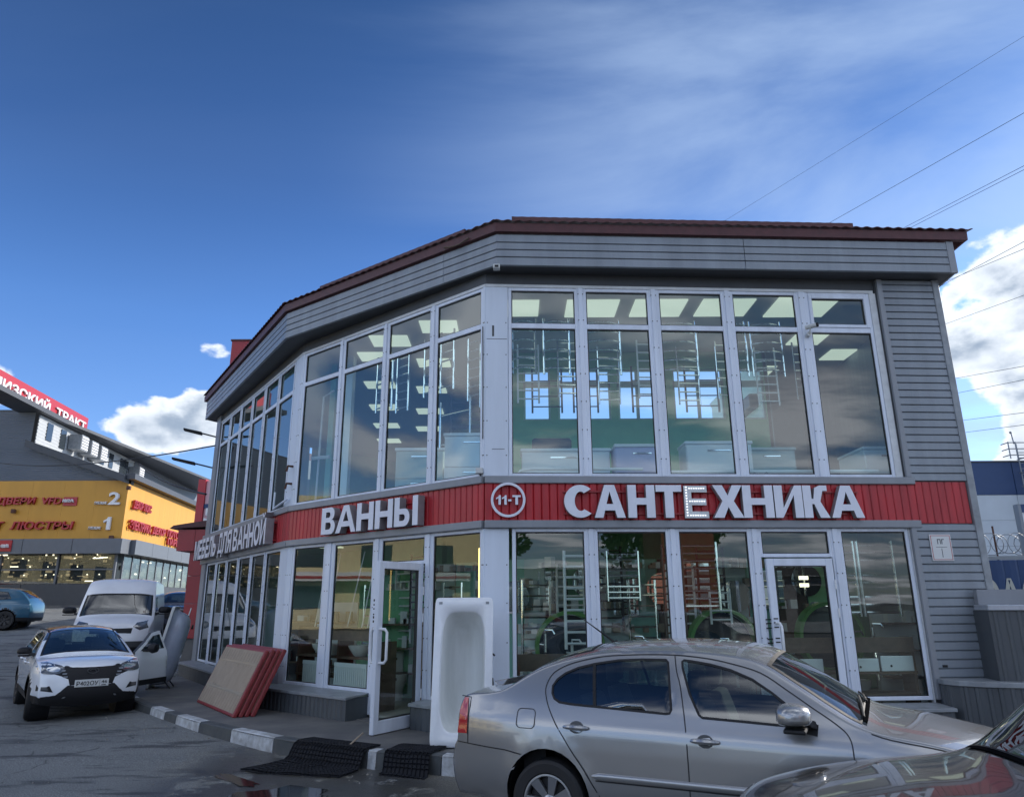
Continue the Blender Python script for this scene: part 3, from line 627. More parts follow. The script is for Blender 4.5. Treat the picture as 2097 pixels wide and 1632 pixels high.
for (s0, s1, z0, z1) in ((6.055, 6.132, 3.365, 6.46), (6.0, 6.078, 0.40, 2.647)):
    b = MB(); fbox(b, 2, s0, s1, 0.009, 0.062, z0, z1); o = obj('corner_trim', b, M['trim'], shop); bevel(o, .005, 1)
b = MB(); fbox(b, 2, 6.942, 7.045, -0.09, 0.066, 0.05, 6.462); o = obj('corner_trim', b, M['capmetal'], shop); bevel(o, .006, 1)
b = MB(); fbox(b, 2, 5.93, 6.03, -0.05, 0.008, 3.365, 6.24); fbox(b, 2, 5.98, 6.0, -0.05, 0.01, .3, 2.647); obj('reveal', b, M['pvc_edge'], shop)
# left end grey pilaster
b = MB(); fbox(b, 0, -0.42, -0.003, -0.3, 0.03, 0.05, 6.46); obj('corner_trim', b, M['trim'], shop)
# fascia: overhanging box with siding planks
FB = [Vector(p) for p in ((-8.25, 18.85), (-4.23, 12.72), (-.21, 9.73), (6.78, 10.08))]
def fq(i, t, off, z):   # point on the fascia edge i at parameter t, moved out by off
    a, c = FB[i], FB[i + 1]; d = (c - a).normalized(); n = Vector((d.y, -d.x))
    def corner(j):
        ns = []
        for q in (j - 1, j):
            if 0 <= q < 3: dd = (FB[q + 1] - FB[q]).normalized(); ns.append(Vector((dd.y, -dd.x)))
        m = sum(ns, Vector((0, 0))).normalized(); return FB[j] + m * (off / max(.5, m.dot(ns[0])))
    p = corner(i).lerp(corner(i + 1), t); return (p.x, p.y, z)
for i in range(3):
    zs = [6.46, 6.60, 6.72, 6.84, 6.975]
    splits = {0: [0, 1], 1: [0, .79, 1], 2: [0, .535, 1]}[i]
    for a, c in zip(zs, zs[1:]):
        for t0, t1 in zip(splits, splits[1:]):
            t0_, t1_ = t0 + (.0007 if t0 else 0), t1 - (.0007 if t1 < 1 else 0)
            if i == 2 and t1 == 1: t1_ = 0.988
            b = MB(); prof = [(a + .001, .014), (a + .006, .026), (c - .014, .023), (c - .010, .002), (c - .001, -.004), (c - .001, -.02), (a + .001, -.02)]; n = len(prof)
            vs_ = [fq(i, t, o, z) for t in (t0_, t1_) for z, o in prof]
            b.add(vs_, [tuple(range(n)), tuple(reversed(range(n, 2 * n)))] + [(j, n + j, n + (j + 1) % n, (j + 1) % n) for j in range(n)])
            obj('fascia_plank', b, M['siding'], shop)
b = MB(); b.hexa([fq(2, .9885, -.02, 6.458), fq(2, 1.004, -.02, 6.458), fq(2, 1.004, .03, 6.458), fq(2, .9885, .03, 6.458), fq(2, .9885, -.02, 6.98), fq(2, 1.004, -.02, 6.98), fq(2, 1.004, .03, 6.98), fq(2, .9885, .03, 6.98)]); obj('corner_trim', b, M['trim'], shop)
# fascia return on the right, soffit, roof deck
BACK = [(7.35, 17.6), (-3.2, 27.5)]
ins = [fq(0, 0, -.02, 0)[:2], fq(1, 0, -.02, 0)[:2], fq(2, 0, -.02, 0)[:2], fq(2, 1.0, -.02, 0)[:2]]
NOTCH = [(7.35, 17.6), (4.99, 17.6), (4.99, 13.46), (-0.02, 13.46), (-0.9, 17.6), (-3.2, 27.5)]
b = MB(); b.add([(x, y, 6.465) for x, y in ins + NOTCH], [tuple(range(4 + len(NOTCH)))]); obj('soffit', b, M['soffit'], shop)
e = Vector(fq(2, 1.0, 0, 0)[:2]); b = MB(); b.hexa([(e.x - .02, e.y + .03, 6.458), (e.x + .01, e.y + .03, 6.458), (7.36, 17.6, 6.458), (7.33, 17.6, 6.458), (e.x - .02, e.y + .03, 6.98), (e.x + .01, e.y + .03, 6.98), (7.36, 17.6, 6.98), (7.33, 17.6, 6.98)]); obj('fascia_return', b, M['trim'], shop)
# brown red eave board
for i in range(3):
    b = MB(); pts = []
    for z, o in ((6.99, 0.0), (6.99, 0.075), (7.125, 0.085), (7.125, 0.0)):
        pts.append([fq(i, 0 if i else -.02, o, z), fq(i, 1 if i < 2 else 1.035, o, z)])
    b.add([p[0] for p in pts] + [p[1] for p in pts], [(0, 1, 2, 3), (7, 6, 5, 4)] + [(j, 4 + j, 4 + (j + 1) % 4, (j + 1) % 4) for j in range(4)])
    obj('eave_board', b, M['roofred'], shop)
e = Vector(fq(2, 1.035, .0, 0)[:2]); b = MB(); b.hexa([(e.x - .03, e.y + .0, 6.99), (e.x, e.y, 6.99), (e.x + .2, 17.6, 6.99), (e.x + .17, 17.6, 6.99), (e.x - .03, e.y, 7.125), (e.x, e.y, 7.125), (e.x + .2, 17.6, 7.125), (e.x + .17, 17.6, 7.125)]); obj('eave_board', b, M['roofred'], shop)
# corrugated roof sheets over the eave
def corr(i, t0, t1, off0, off1, z0, z1, amp=.010, wl=.165, th=.010, name='roof_sheet'):
    a, c = FB[i], FB[i + 1]; L_ = (c - a).length; n = max(8, int(L_ * (t1 - t0) / (wl / 6)))
    rows = []
    for off, zz in ((off0, z0), (off1, z1)):
        rows.append([(lambda p, h: (p[0], p[1], p[2] + h))(fq(i, t0 + (t1 - t0) * j / n, off, zz), amp * sin(2 * pi * (L_ * (t0 + (t1 - t0) * j / n)) / wl)) for j in range(n + 1)])
    b = MB(); b.grid(rows); b.grid([[(x, y, z - th) for x, y, z in r] for r in rows]); b.grid([[(x, y, z - th) for x, y, z in rows[0]], rows[0]])
    return obj(name, b, M['roofred'], shop, smooth=True, sharp=60)
for i in range(3): corr(i, -.01 if i == 0 else .0, 1.0 if i < 2 else 1.045, .13, -2.4, 7.15, 7.52)
corr(1, .17, .87, -.02, -.75, 7.30, 7.42, name='roof_ridge_sheet', amp=.002, th=.09); corr(2, .03, .79, -.04, -.75, 7.305, 7.42, name='roof_ridge_sheet', amp=.002, th=.09)
# side and back walls, floors, ceilings
def wallseg(name, pts, z0, z1, m, th=0.12):
    b = MB()
    for (x0, y0), (x1, y1) in zip(pts, pts[1:]):
        d = Vector((x1 - x0, y1 - y0)).normalized(); n = Vector((-d.y, d.x)) * th
        b.hexa([(x0, y0, z0), (x1, y1, z0), (x1 + n.x, y1 + n.y, z0), (x0 + n.x, y0 + n.y, z0), (x0, y0, z1), (x1, y1, z1), (x1 + n.x, y1 + n.y, z1), (x0 + n.x, y0 + n.y, z1)])
    return obj(name, b, m, shop)
RC = fp(2, 6.98, -.08, 0)[:2]; LC = fp(0, -.40, -.3, 0)[:2]
wallseg('side_wall', [RC, (7.2, 17.5)], 0, 6.46, M['siding'])
wallseg('side_wall', [(-6.4, 22.0), (LC[0] + .1, LC[1])], 0, 6.46, M['siding'])
def inset(d): return [fp(0, 0.0, -d, 0)[:2], fp(1, 0.0, -d * 1.02, 0)[:2], fp(2, 0.0, -d * 1.05, 0)[:2], fp(2, 6.97, -d, 0)[:2]]
foot = inset(.06) + [(7.1, 17.5), (-3.0, 26.0), (-6.3, 22.0)]
foot_up = inset(.06) + [(7.1, 17.5), (4.99, 17.5), (4.99, 13.44), (-.02, 13.44), (-.9, 17.5), (-3.0, 26.0), (-6.3, 22.0)]
for nm, z0, z1, m_ in (('floor', 0.02, 0.10, M['intfloor']), ('floor_slab', 2.98, 3.18, M['ceil']), ('ceiling', 6.36, 6.45, M['ceil'])):
    b = MB(); b.prism(foot_up if nm == 'ceiling' else foot, z0, z1); obj(nm, b, m_, shop)
# upper back wall with real openings towards the sky
YB = 13.3
def back_wall():
    b = MB(); xs = []; wins = [(0.22, 0.74), (0.88, 1.90), (2.03, 2.80), (3.10, 4.08), (4.38, 4.86)]; z0, z1, zt0, zt1 = 5.00, 6.02, 5.66, 5.78
    x = -0.05; X1 = 4.93
    b.box(x, X1, YB, YB + .15, 3.18, z0); b.box(x, X1, YB, YB + .15, z1, 6.36); prev = x
    for a, c in wins: b.box(prev, a, YB, YB + .15, z0, z1); prev = c
    b.box(prev, X1, YB, YB + .15, z0, z1); obj('back_wall', b, M['greenwall'], shop)
    for a, c in wins:
        f = MB(); m2 = (a + c) / 2
        f.box(a, c, YB + .05, YB + .10, zt0, zt1)
        f.box(a, a + .04, YB + .05, YB + .10, z0, z1); f.box(c - .04, c, YB + .05, YB + .10, z0, z1); f.box(a, c, YB + .051, YB + .099, z0, z0 + .04); f.box(a, c, YB + .051, YB + .099, z1 - .04, z1)
        if c - a > .7: f.box(m2 - .03, m2 + .03, YB + .052, YB + .098, z0, z1)
        w = obj('window', f, M['greywall'], shop)
back_wall()
# the rear outer wall stops at Y = 13.45 here; behind it the roof is lower, so the openings see the sky
wallseg('partition', [(4.95, YB), (4.95, 17.0)], 3.18, 6.36, M['greywall'], .08)
wallseg('partition', [(7.05, 17.0), (4.93, 17.0)], 3.18, 6.36, M['greywall'])
wallseg('partition', [(-0.05, YB + .1), (-0.9, 17.5), (-3.1, 25.5)], 3.18, 6.36, M['greywall'], .08)
wallseg('partition', [(-3.0, 25.9), (-6.2, 21.9)], 3.18, 6.36, M['greenwall'])
wallseg('partition', [(-3.55, 13.9), (-4.3, 17.5)], 3.18, 6.36, M['tealwall'], .1)
# ground floor rear walls
wallseg('partition', [(7.0, 14.6), (-1.3, 14.6)], .10, 2.98, M['greenwall'])
wallseg('partition', [(-1.3, 14.6), (-5.0, 20.5)], .10, 2.98, M['greenwall'])
wallseg('partition', [(-5.0, 20.5), (-6.6, 20.2)], .10, 2.98, M['greywall'])
b = MB(); b.box(3.2, 4.4, 14.5, 14.58, .1, 2.3); obj('partition', b, M['tealwall'], shop)
# doors
def door(k, hinge_s, z0, z1, width, swing, hinge_right=True, name='door'):
    """leaf built along +x from the hinge, opened by swing"""
    root = bpy.data.objects.new(name, None); COL.objects.link(root); root.parent = shop
    p = fp(k, hinge_s, 0.03, z0); root.location = p
    ang = math.atan2(FU[k].y, FU[k].x) + (pi if hinge_right else 0)
    root.rotation_euler = (0, 0, ang + swing); h = z1 - z0; s = 0.10; T = .035
    sg = -1 if hinge_right else 1
    b = MB()
    b.box(0, s, -T, T, 0, h); b.box(width - s, width, -T, T, 0, h); b.box(s, width - s, -T, T, 0, .16); b.box(s, width - s, -T, T, h - s, h)
    bevel(obj('leaf_frame', b, M['pvc'], root), .006, 1)
    g = MB(); i = .012
    for q in ((s, s + i, .16, h - s), (width - s - i, width - s, .16, h - s), (s + i, width - s - i, .16, .16 + i), (s + i, width - s - i, h - s - i, h - s)): g.box(q[0], q[1], -T * .7, T * .7, q[2], q[3])
    obj('gasket', g, M['gasket'], root)
    pn = MB(); pn.add([(s, 0, .16), (width - s, 0, .16), (width - s, 0, h - s), (s, 0, h - s)], [(0, 1, 2, 3)]); link('pane', pn.mesh('pane', M['shopglass'], recalc=False), root)
    for side in (1, -1):
        hb = MB(); x = width - .05; y = side * (T + .10); hb.tube([(x, side * T, .86), (x - .02, y * .8, .86), (x - .03, y, .90), (x - .03, y, 1.24), (x - .02, y * .8, 1.28), (x, side * T, 1.28)], .019, 10)
        obj('handle', hb, M['steelwhite'], root, smooth=True)
    hi = MB()
    for zz in (.35, 1.35, 1.72):
        hi = MB(); hi.tube([(0, T * sg * -1.2, zz), (0, T * sg * -1.2, zz + .12)], .014, 8); obj('hinge', hi, M['steelwhite'], root)
    return root
door(1, 3.50, .06, 2.22, .93, radians(98))
# door on the right face, closed, with handle post marks
door(2, 4.80, .10, 2.23, .93, 0.0)
g = MB()
for z_ in (1.42, 1.37, 1.31, 1.17, 1.12): fbox(g, 2, 3.80, 3.87, .008, .030, z_, z_ + .015); fbox(g, 2, 3.89, 3.95, .07, .075, z_ + .012, z_ + .027)
stuff(obj('tape_mark', g, M['black'], shop))
g = MB()
for z_ in (1.70, 1.64, 1.58, 1.50, 1.45, 1.39, 1.30): fbox(g, 1, 2.44, 2.50, .023, .027, z_, z_ + .018 + .02 * random.random())
stuff(obj('tape_mark', g, M['black'], shop))
# threshold and plinths
b = MB(); fbox(b, 1, 2.45, 3.62, -.1, .25, .02, .07); obj('doorstep', b, M['slab'], shop)
def sill_box(k, s0, s1, d, ztop, zbot=SWZ, rib=.11, name='sill_bench'):
    root = bpy.data.objects.new(name, None); COL.objects.link(root); root.parent = shop
    b = MB(); n = max(2, int((s1 - s0) / (rib / 4))); row = []
    for j in range(n + 1):
        s = s0 + (s1 - s0) * j / n; ph = (s / rib) % 1; dd = .012 if ph < .42 else (0 if ph > .5 and ph < .92 else .006)
        row.append((s, d - .02 + dd))
    b.grid([[fp(k, s, dd, zbot) for s, dd in row], [fp(k, s, dd, ztop - .03) for s, dd in row]])
    obj('ribbed_panel', b, M['sheet'], root, recalc=False)
    for s in (s0, s1): b = MB(); b.add([fp(k, s, 0, zbot), fp(k, s, d - .015, zbot), fp(k, s, d - .015, ztop - .03), fp(k, s, 0, ztop - .03)], [(0, 1, 2, 3)]); obj('end_panel', b, M['sheet'], root)
    b = MB(); b.hexa([fp(k, s0 - .02, .002, ztop), fp(k, s1 + .02, .002, ztop), fp(k, s1 + .02, d + .015, ztop - .055), fp(k, s0 - .02, d + .015, ztop - .055), fp(k, s0 - .02, .002, ztop + .012), fp(k, s1 + .02, .002, ztop + .012), fp(k, s1 + .02, d + .015, ztop - .012), fp(k, s0 - .02, d + .015, ztop - .012)])
    bevel(obj('cap', b, M['capmetal'], root), .005, 1); return root
sill_box(1, 0.15, 2.40, .43, .385)
sill_box(1, 3.62, 4.66, .30, .385)
sill_box(0, -0.30, 4.2, .33, .37)
sill_box(2, 4.93, 6.0, .40, .35); sill_box(2, 0.0, 3.75, .34, .36)
# ------------------------------------------------------------------ lettering on the band
def u3(k): return (FU[k].x, FU[k].y, 0)
def n3(k): return (FN[k].x, FN[k].y, 0)
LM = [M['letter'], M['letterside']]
def sign_word(label, letters, k, spans, z0, z1, depth=.10, d0=.05, tall=None):
    t = thing('letter_sign', label, 'sign', (0, 0, 0))
    for i, (ch, (a, c)) in enumerate(zip(letters, spans)):
        if ch == ' ': continue
        zz0, zz1 = z0, z1
        if ch == 'Е' and k == 2:   # letter with its face missing: open tray with leds
            o = block_letter('letter', ch, c - a, zz1 - zz0, .05, fp(k, a, d0, zz0), u3(k), n3(k), [M['pvc_edge'], M['letterside']], t)
            o['label'] = 'letter without its face, showing rows of small leds'
            lb = MB()
            for rr in range(11): z_ = zz0 + .03 + rr * (zz1 - zz0 - .06) / 10; fbox(lb, k, a + .025, a + .045, d0 + .05, d0 + .056, z_, z_ + .016)
            for z_ in (zz0 + .03, (zz0 + zz1) / 2, zz1 - .045):
                for cc in range(7): s_ = a + .07 + cc * (c - a - .10) / 7; fbox(lb, k, s_, s_ + .02, d0 + .05, d0 + .056, z_, z_ + .014)
            o2 = obj('led', lb, M['led'], o); stuff(o2)
        else:
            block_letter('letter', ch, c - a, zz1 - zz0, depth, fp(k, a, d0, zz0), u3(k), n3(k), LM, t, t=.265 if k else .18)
    b = MB(); a, c = spans[0][0], spans[-1][1]; fbox(b, k, a, c, .032, d0 - .002, z0 + .12 * (z1 - z0), z0 + .17 * (z1 - z0)); fbox(b, k, a, c, .032, d0 - .002, z0 + .80 * (z1 - z0), z0 + .85 * (z1 - z0)); obj('rail', b, M['redpaint'], t)
    return t
def spans_from(px0, px1, s0, s1, xs): return [(s0 + (a - px0) / (px1 - px0) * (s1 - s0), s0 + (c - px0) / (px1 - px0) * (s1 - s0)) for a, c in xs]
# САНТЕХНИКА, positions taken from the facade measurements
xs = [(1154, 1213), (1217, 1284), (1287, 1346), (1346, 1402), (1406, 1458), (1463, 1527), (1524, 1588), (1588, 1647), (1646, 1699), (1700, 1768)]
def s_of(x): return 1.085 + (x - 1154) * (5.315 - 1.085) / (1768 - 1154) - 0.055 * sin(pi * (x - 1154) / 614.0)
sign_word('large white letters reading САНТЕХНИКА on the red band over the right shop front', 'САНТЕХНИКА', 2, [(s_of(a) + .004, s_of(c) - .014) for a, c in xs], 2.775, 3.225, d0=.06)
sign_word('large white letters reading ВАННЫ on the red band over the open glass door', 'ВАННЫ', 1, [(1.20, 1.57), (1.59, 2.11), (2.13, 2.54), (2.58, 2.99), (3.03, 3.55)], 2.765, 3.20, d0=.06, depth=.13)
w = [.56, .40, .40, .40, .42, .38, .2, .46, .46, .42, .12, .42, .50, .42, .42, .46, .42]
ch = 'МЕБЕЛЬ ДЛЯ ВАННОЙ'; tot = sum(w); s = -.42; sp = []
for q in w: ww = q / tot * (5.78 + .42); sp.append((s + .02, s + ww - .02)); s += ww
sign_word('large white letters reading МЕБЕЛЬ ДЛЯ ВАННОЙ along the left shop front', ch, 0, sp, 2.74, 3.21, d0=.09, depth=.15)
t = thing('round_sign', 'round white ring sign reading 11-Т on the red band', 'sign')
b = MB(); c0 = Vector(fp(2, .323, .06, 3.025)); U, Nn = Vector(u3(2)), Vector(n3(2)); ns = 48
for r0, r1, d in ((.205, .238, .05),):
    ring = []
    for j in range(ns + 1):
        a = 2 * pi * j / ns; e = U * cos(a) + Vector((0, 0, 1)) * sin(a); ring.append([c0 + e * r0, c0 + e * r0 + Nn * d, c0 + e * r1 + Nn * d, c0 + e * r1, c0 + e * r0])
    b.grid(ring)
obj('ring', b, M['letter'], t, smooth=True, sharp=40)
for ch, a, c in (('1', -.165, -.10), ('1', -.085, -.02), ('-', .0, .045), ('Т', .06, .175)): block_letter('letter', ch, c - a, .13, .03, fp(2, .323 + a, .06, 2.96), u3(2), n3(2), LM, t, t=.28)
# hydrant plate ПГ on the siding
t = thing('wall_plate', 'small white plate with red border reading ПГ on the grey siding', 'sign')
b = MB(); fbox(b, 2, 6.235, 6.545, .055, .066, 2.19, 2.555); bevel(obj('plate', b, M['plate'], t), .01, 2)
b = MB()
for q in ((6.25, 6.53, 2.205, 2.212), (6.25, 6.53, 2.533, 2.54), (6.25, 6.257, 2.212, 2.533), (6.523, 6.53, 2.212, 2.533)): fbox(b, 2, q[0], q[1], .066, .0675, q[2], q[3])
obj('border', b, M['redsign'], t)
fit_text('lettering', 'ПГ', .10, .07, .0015, fp(2, 6.34, .066, 2.42), u3(2), (0, 0, 1), n3(2), [M['darkfas']], t, bold=.02)
b = MB(); fbox(b, 2, 6.31, 6.47, .066, .0675, 2.375, 2.381); fbox(b, 2, 6.386, 6.394, .066, .0675, 2.24, 2.36); obj('mark', b, M['darkfas'], t)
# wall hole with dark mark
b = MB(); fbox(b, 2, 6.14, 6.21, .053, .056, 0.80, 0.83); obj('wall_mark', b, M['black'], shop)
# cameras and a small box lamp
def bullet_cam(name, label, p, dirv):
    t = thing(name, label, 'camera'); p = Vector(p); d = Vector(dirv).normalized()
    b = MB(); base = p + Vector((-.02, .0, -.08)); b.tube([p + Vector((0, .10, -.10)), p + Vector((0, .03, -.10))], .035, 12); b.tube([p + Vector((0, .03, -.10)), p + Vector((0, -.02, -.03)), p], .012, 8); obj('bracket', b, M['camwhite'], t, smooth=True)
    b = MB(); b.tube([p - d * .06, p + d * .10], .034, 14); obj('housing', b, M['camwhite'], t, smooth=True)
    b = MB(); b.tube([p + d * .10, p + d * .125], .033, 14); obj('lens', b, M['black'], t, smooth=True)
q = Vector(fp(2, 4.86, .14, 5.62)); bullet_cam('bullet_camera', 'white bullet camera on the post beside the last upper window', q, (.75, -.6, .05))
t = thing('wall_camera', 'small square camera box under the fascia corner above the white corner post', 'camera')
q = fq(2, 0.0, .02, 6.47); b = MB(); b.box(q[0] - .05, q[0] + .05, q[1] - .06, q[1] + .04, 6.385, 6.455); bevel(obj('housing', b, M['camwhite'], t), .01); b = MB(); b.box(q[0] - .028, q[0] + .03, q[1] - .063, q[1] - .058, 6.40, 6.435); obj('lens', b, M['black'], t)
t = thing('junction_box', 'small grey box at the foot of the upper corner post', 'box')
b = MB(); q = fp(1, 4.64, .05, 0); b.box(q[0] - .05, q[0] + .05, q[1] - .05, q[1] + .05, 3.40, 3.48); bevel(obj('body', b, M['camwhite'], t), .008); b = MB(); b.tube([(q[0] + .01, q[1], 3.40), (q[0] + .03, q[1] - .02, 3.33)], .012, 6); obj('cable', b, M['black'], t)
# small loop of cable under the eave
b = MB(); pts = [fq(1, .80 + .10 * j / 8, .10, 7.03 - .05 * sin(pi * j / 8)) for j in range(9)]; b.tube(pts, .012, 6); obj('cable', b, M['wood'], shop)
# pipes and hooks at the left corner
b = MB(); 
for z_ in (4.10, 3.78): b.tube([fp(0, 6.36, 0, z_), fp(0, 6.36, .10, z_), fp(0, 6.36, .12, z_ - .10)], .022, 8)
obj('pipe_stub', b, M['rust'], shop)
b = MB(); b.tube([fp(0, 5.55, .06, 3.72), fp(0, 5.57, .07, 3.55), fp(0, 5.6, .08, 3.40), fp(0, 6.0, .09, 3.44), fp(0, 6.35, .06, 3.50)], .02, 8); obj('white_pipe', b, M['pvc'], shop, smooth=True)
# floodlights on arms at the far left corner
for (z_, ln, lab) in ((5.95, .85, 'upper black floodlight arm sticking out of the left shop corner'), (5.12, 1.05, 'lower black floodlight arm at the left shop corner, cable below it')):
    t = thing('floodlight', lab, 'lamp', group='floodlights on the left corner'); q = Vector(fp(0, -.42, .0, z_)); d = Vector((-.96, -.25, .22)).normalized()
    b = MB(); b.tube([q, q + d * ln * .55], .02, 8); obj('arm', b, M['darkgrey'], t)
    b = MB(); e0 = q + d * ln * .45; e1 = q + d * ln; sd_ = Vector((.25, -.96, 0)) * .09; up = Vector((0, 0, .045)); b.hexa([e0 - sd_ - up, e1 - sd_ - up, e1 + sd_ - up, e0 + sd_ - up, e0 - sd_ + up * .6, e1 - sd_ + up * .2, e1 + sd_ + up * .2, e0 + sd_ + up * .6]); bevel(obj('head', b, M['black'], t), .01)
# red box sign standing on the roof at the left
t = thing('roof_sign_box', 'plain dark red box rising behind the left end of the roof', 'sign'); b = MB(); b.box(-8.25, -5.2, 20.0, 20.35, 6.9, 9.15); obj('panel', b, M['redpaint'], t); b = MB(); b.box(-8.28, -5.17, 19.97, 20.38, 9.15, 9.20); obj('cap', b, M['roofred'], t)
# ------------------------------------------------------------------ goods inside the shop, upper floor
ORD = ['first', 'second', 'third', 'fourth', 'fifth', 'sixth', 'seventh', 'eighth', 'ninth', 'tenth']
for i, (x0, x1, y0, y1) in enumerate([(0.9, 1.75, 10.75, 11.45), (2.0, 2.85, 10.75, 11.45), (3.1, 3.95, 10.75, 11.45), (4.3, 5.3, 10.7, 11.5), (5.2, 5.8, 12.2, 12.9), (6.2, 6.7, 13.2, 13.8), (4.9, 5.5, 14.2, 14.9), (-0.35, .45, 10.75, 11.4)] +
                                     [(-3.0 + 1.1 * (j % 2) - .25 * (j // 2), -2.35 + 1.1 * (j % 2) - .25 * (j // 2), 13.2 + 1.9 * (j // 2) + .4 * (j % 2), 13.7 + 1.9 * (j // 2) + .4 * (j % 2)) for j in range(9)] + [(-1.6, -.95, 11.6, 12.15), (-2.6, -1.9, 12.3, 12.85)]):
    b = MB(); b.box(x0, x1, y0, y1, 6.335, 6.357); o = obj('ceiling_panel', b, M['panel'], shop)
for i, (x0, y0) in enumerate([(-.1, 11.2), (1.2, 11.0), (2.4, 11.0), (3.7, 11.2), (5.1, 11.2), (-1.9, 12.2), (-3.2, 13.4), (-3.6, 15.2), (-4.6, 17), (2.2, 12.6), (4.6, 12.6), (.5, 12.6), (5.9, 11.6)]):
    b = MB(); b.box(x0, x0 + .55, y0, y0 + .55, 2.952, 2.975); obj('ceiling_panel', b, M['panel'], shop)
def towel_rail(label, k, s, d, z0, w, h, bars, m='chrome', arc=0.0, group=None, split=None, r=.014):
    t = thing('towel_rail', label, 'towel rail', fp(k, s, d, z0), math.atan2(FU[k].y, FU[k].x), group)
    b = MB()
    for x in (0, w): b.tube([(x, 0, 0), (x, 0, h)], r * 1.25, 8)
    obj('upright', b, M[m], t, smooth=True)
    b = MB()
    for i in range(bars):
        z = h * (i + .5) / bars
        if split and any(a < z / h < c for a, c in split): continue
        if arc: b.tube([(w * j / 8, -arc * sin(pi * j / 8), z) for j in range(9)], r, 6)
        else: b.tube([(0, 0, z), (w, 0, z)], r, 6)
    obj('rung', b, M[m], t, smooth=True); return t
G1 = 'towel rails hung behind the upper windows'
specs = [(0.43, .36), (0.92, .40), (1.60, .52), (2.72, .62), (3.90, .24), (4.22, .50)]
for i, (s, w) in enumerate(specs):
    towel_rail('curved chrome towel rail hung high inside upper right front, %s from the corner post' % ORD[i], 2, s, -.55, 5.05, w, .92, 6, arc=.10, group=G1)
for i, (s, w, z) in enumerate([(1.5, .42, 4.95), (2.05, .3, 4.85), (2.75, .40, 5.0), (3.15, .30, 5.02), (3.78, .35, 4.75), (4.05, .42, 4.6)]):
    towel_rail('straight chrome towel rail hung high inside the upper middle front, %s from the left' % ORD[i], 1, s, -.6, z, w, 1.05, 7, group=G1)
towel_rail('chrome towel rail with square loop standing inside the third upper middle window', 1, 2.75, -1.0, 4.0, .7, 1.0, 2, group=G1)
for i, (x, w) in enumerate([(.38, .55), (1.15, .45), (2.25, .45), (3.25, .6)]):
    if w > .1:
        t = thing('towel_rail', 'dark towel rail standing in front of the %s rear upper window' % ORD[i], 'towel rail', (x, YB - .35, 4.95), 0, 'towel rails in front of the rear windows')
        b = MB()
        for xx in (0, w): b.tube([(xx, 0, 0.1), (xx, 0, 1.0)], .02, 6)
        obj('upright', b, M['darkgrey'], t)
        b = MB()
        for zz in (.22, .42, .62, .72): b.tube([(0, 0, zz), (w, 0, zz)], .012, 6)
        obj('rung', b, M['darkgrey'], t)
def cabinet(label, x0, x1, y0, y1, z0, h, m, top=None, group='vanity cabinets on the upper floor'):
    t = thing('vanity_cabinet', label, 'cabinet', ((x0 + x1) / 2, (y0 + y1) / 2, z0), 0, group); w, d = (x1 - x0) / 2, (y1 - y0) / 2
    b = MB(); b.box(-w, w, -d, d, 0, h); obj('carcass', b, M[m], t)
    for i in range(2):
        b = MB(); a = .02 + i * (h - .04) / 2; b.box(-w + .01, w - .01, -d - .02, -d, a + .008, a + (h - .04) / 2 - .008); bevel(obj('drawer', b, M[m], t), .004, 1)
        b = MB(); b.box(-w * .35, w * .35, -d - .035, -d - .021, a + (h - .04) / 2 - .09, a + (h - .04) / 2 - .07); obj('handle', b, M['chrome'], t)
    b = MB(); b.box(-w - .02, w + .02, -d - .03, d, h, h + .05); bevel(obj('worktop', b, M[top or m], t), .01, 1); return t
cabinet('pale wide cabinet behind the first upper window of the right front', .15, 1.55, 11.3, 11.75, 3.18, .80, 'cab')
cabinet('lilac cabinet with two drawers behind the second upper window', 1.6, 2.42, 11.0, 11.5, 3.18, .80, 'cabblue', 'steelwhite')
cabinet('white two drawer cabinet behind the third upper window', 2.72, 3.75, 11.1, 11.6, 3.18, .86, 'cab')
cabinet('grey two drawer cabinet behind the fourth upper window', 3.85, 4.62, 11.6, 12.0, 3.18, .86, 'greywall')
cabinet('white corner cabinet behind the last upper window', 5.55, 6.35, 11.2, 12.1, 3.18, .78, 'cab')
cabinet('light grey cabinet behind the third upper middle window', -1.95, -1.15, 11.9, 12.4, 3.18, .95, 'greywall', 'cab')
cabinet('white cabinet with drawers behind the fourth upper middle window', -1.05, -.15, 10.95, 11.4, 3.18, .98, 'cab')
t = thing('sink_unit', 'dark box standing on the pale wide cabinet', 'box', (.62, 11.5, 4.03)); b = MB(); b.box(-.30, .34, -.12, .12, 0, .20); bevel(obj('body', b, M['darkgrey'], t), .05, 3)
# white rails along the foot of the upper windows
t = thing('white_tub', 'long white rounded tub rim lying behind the foot of the upper right windows', 'bathtub')
b = MB(); pts = [fp(2, s, -.25, z) for s, z in [(2.3, 3.52), (1.2, 3.52), (.7, 3.52), (.52, 3.49), (.47, 3.43), (.52, 3.38), (.7, 3.36), (1.2, 3.36), (2.3, 3.36)]]; b.tube(pts, .022, 8); obj('rim', b, M['steelwhite'], t, smooth=True)
t = thing('white_pipe', 'long white pipe lying behind the foot of the last upper windows', 'pipe'); b = MB(); b.tube([fp(2, 2.6, -.22, 3.47), fp(2, 5.8, -.22, 3.50)], .028, 8); obj('tube', b, M['steelwhite'], t, smooth=True)
t = thing('cloth_heap', 'dark cloth lying on the sill inside the fourth upper window', 'cloth')
b = MB(); b.grid([[fp(2, 3.45 + .06 * i, -.10 - .08 * j, 3.385 + .10 * sin(min(1, i / 14) * 1.5) * (1 - abs(j - 1.5) / 3) + .02 * sin(i * 1.7 + j)) for j in range(5)] for i in range(12)]); obj('fold', b, M['winblack'], t, smooth=True)
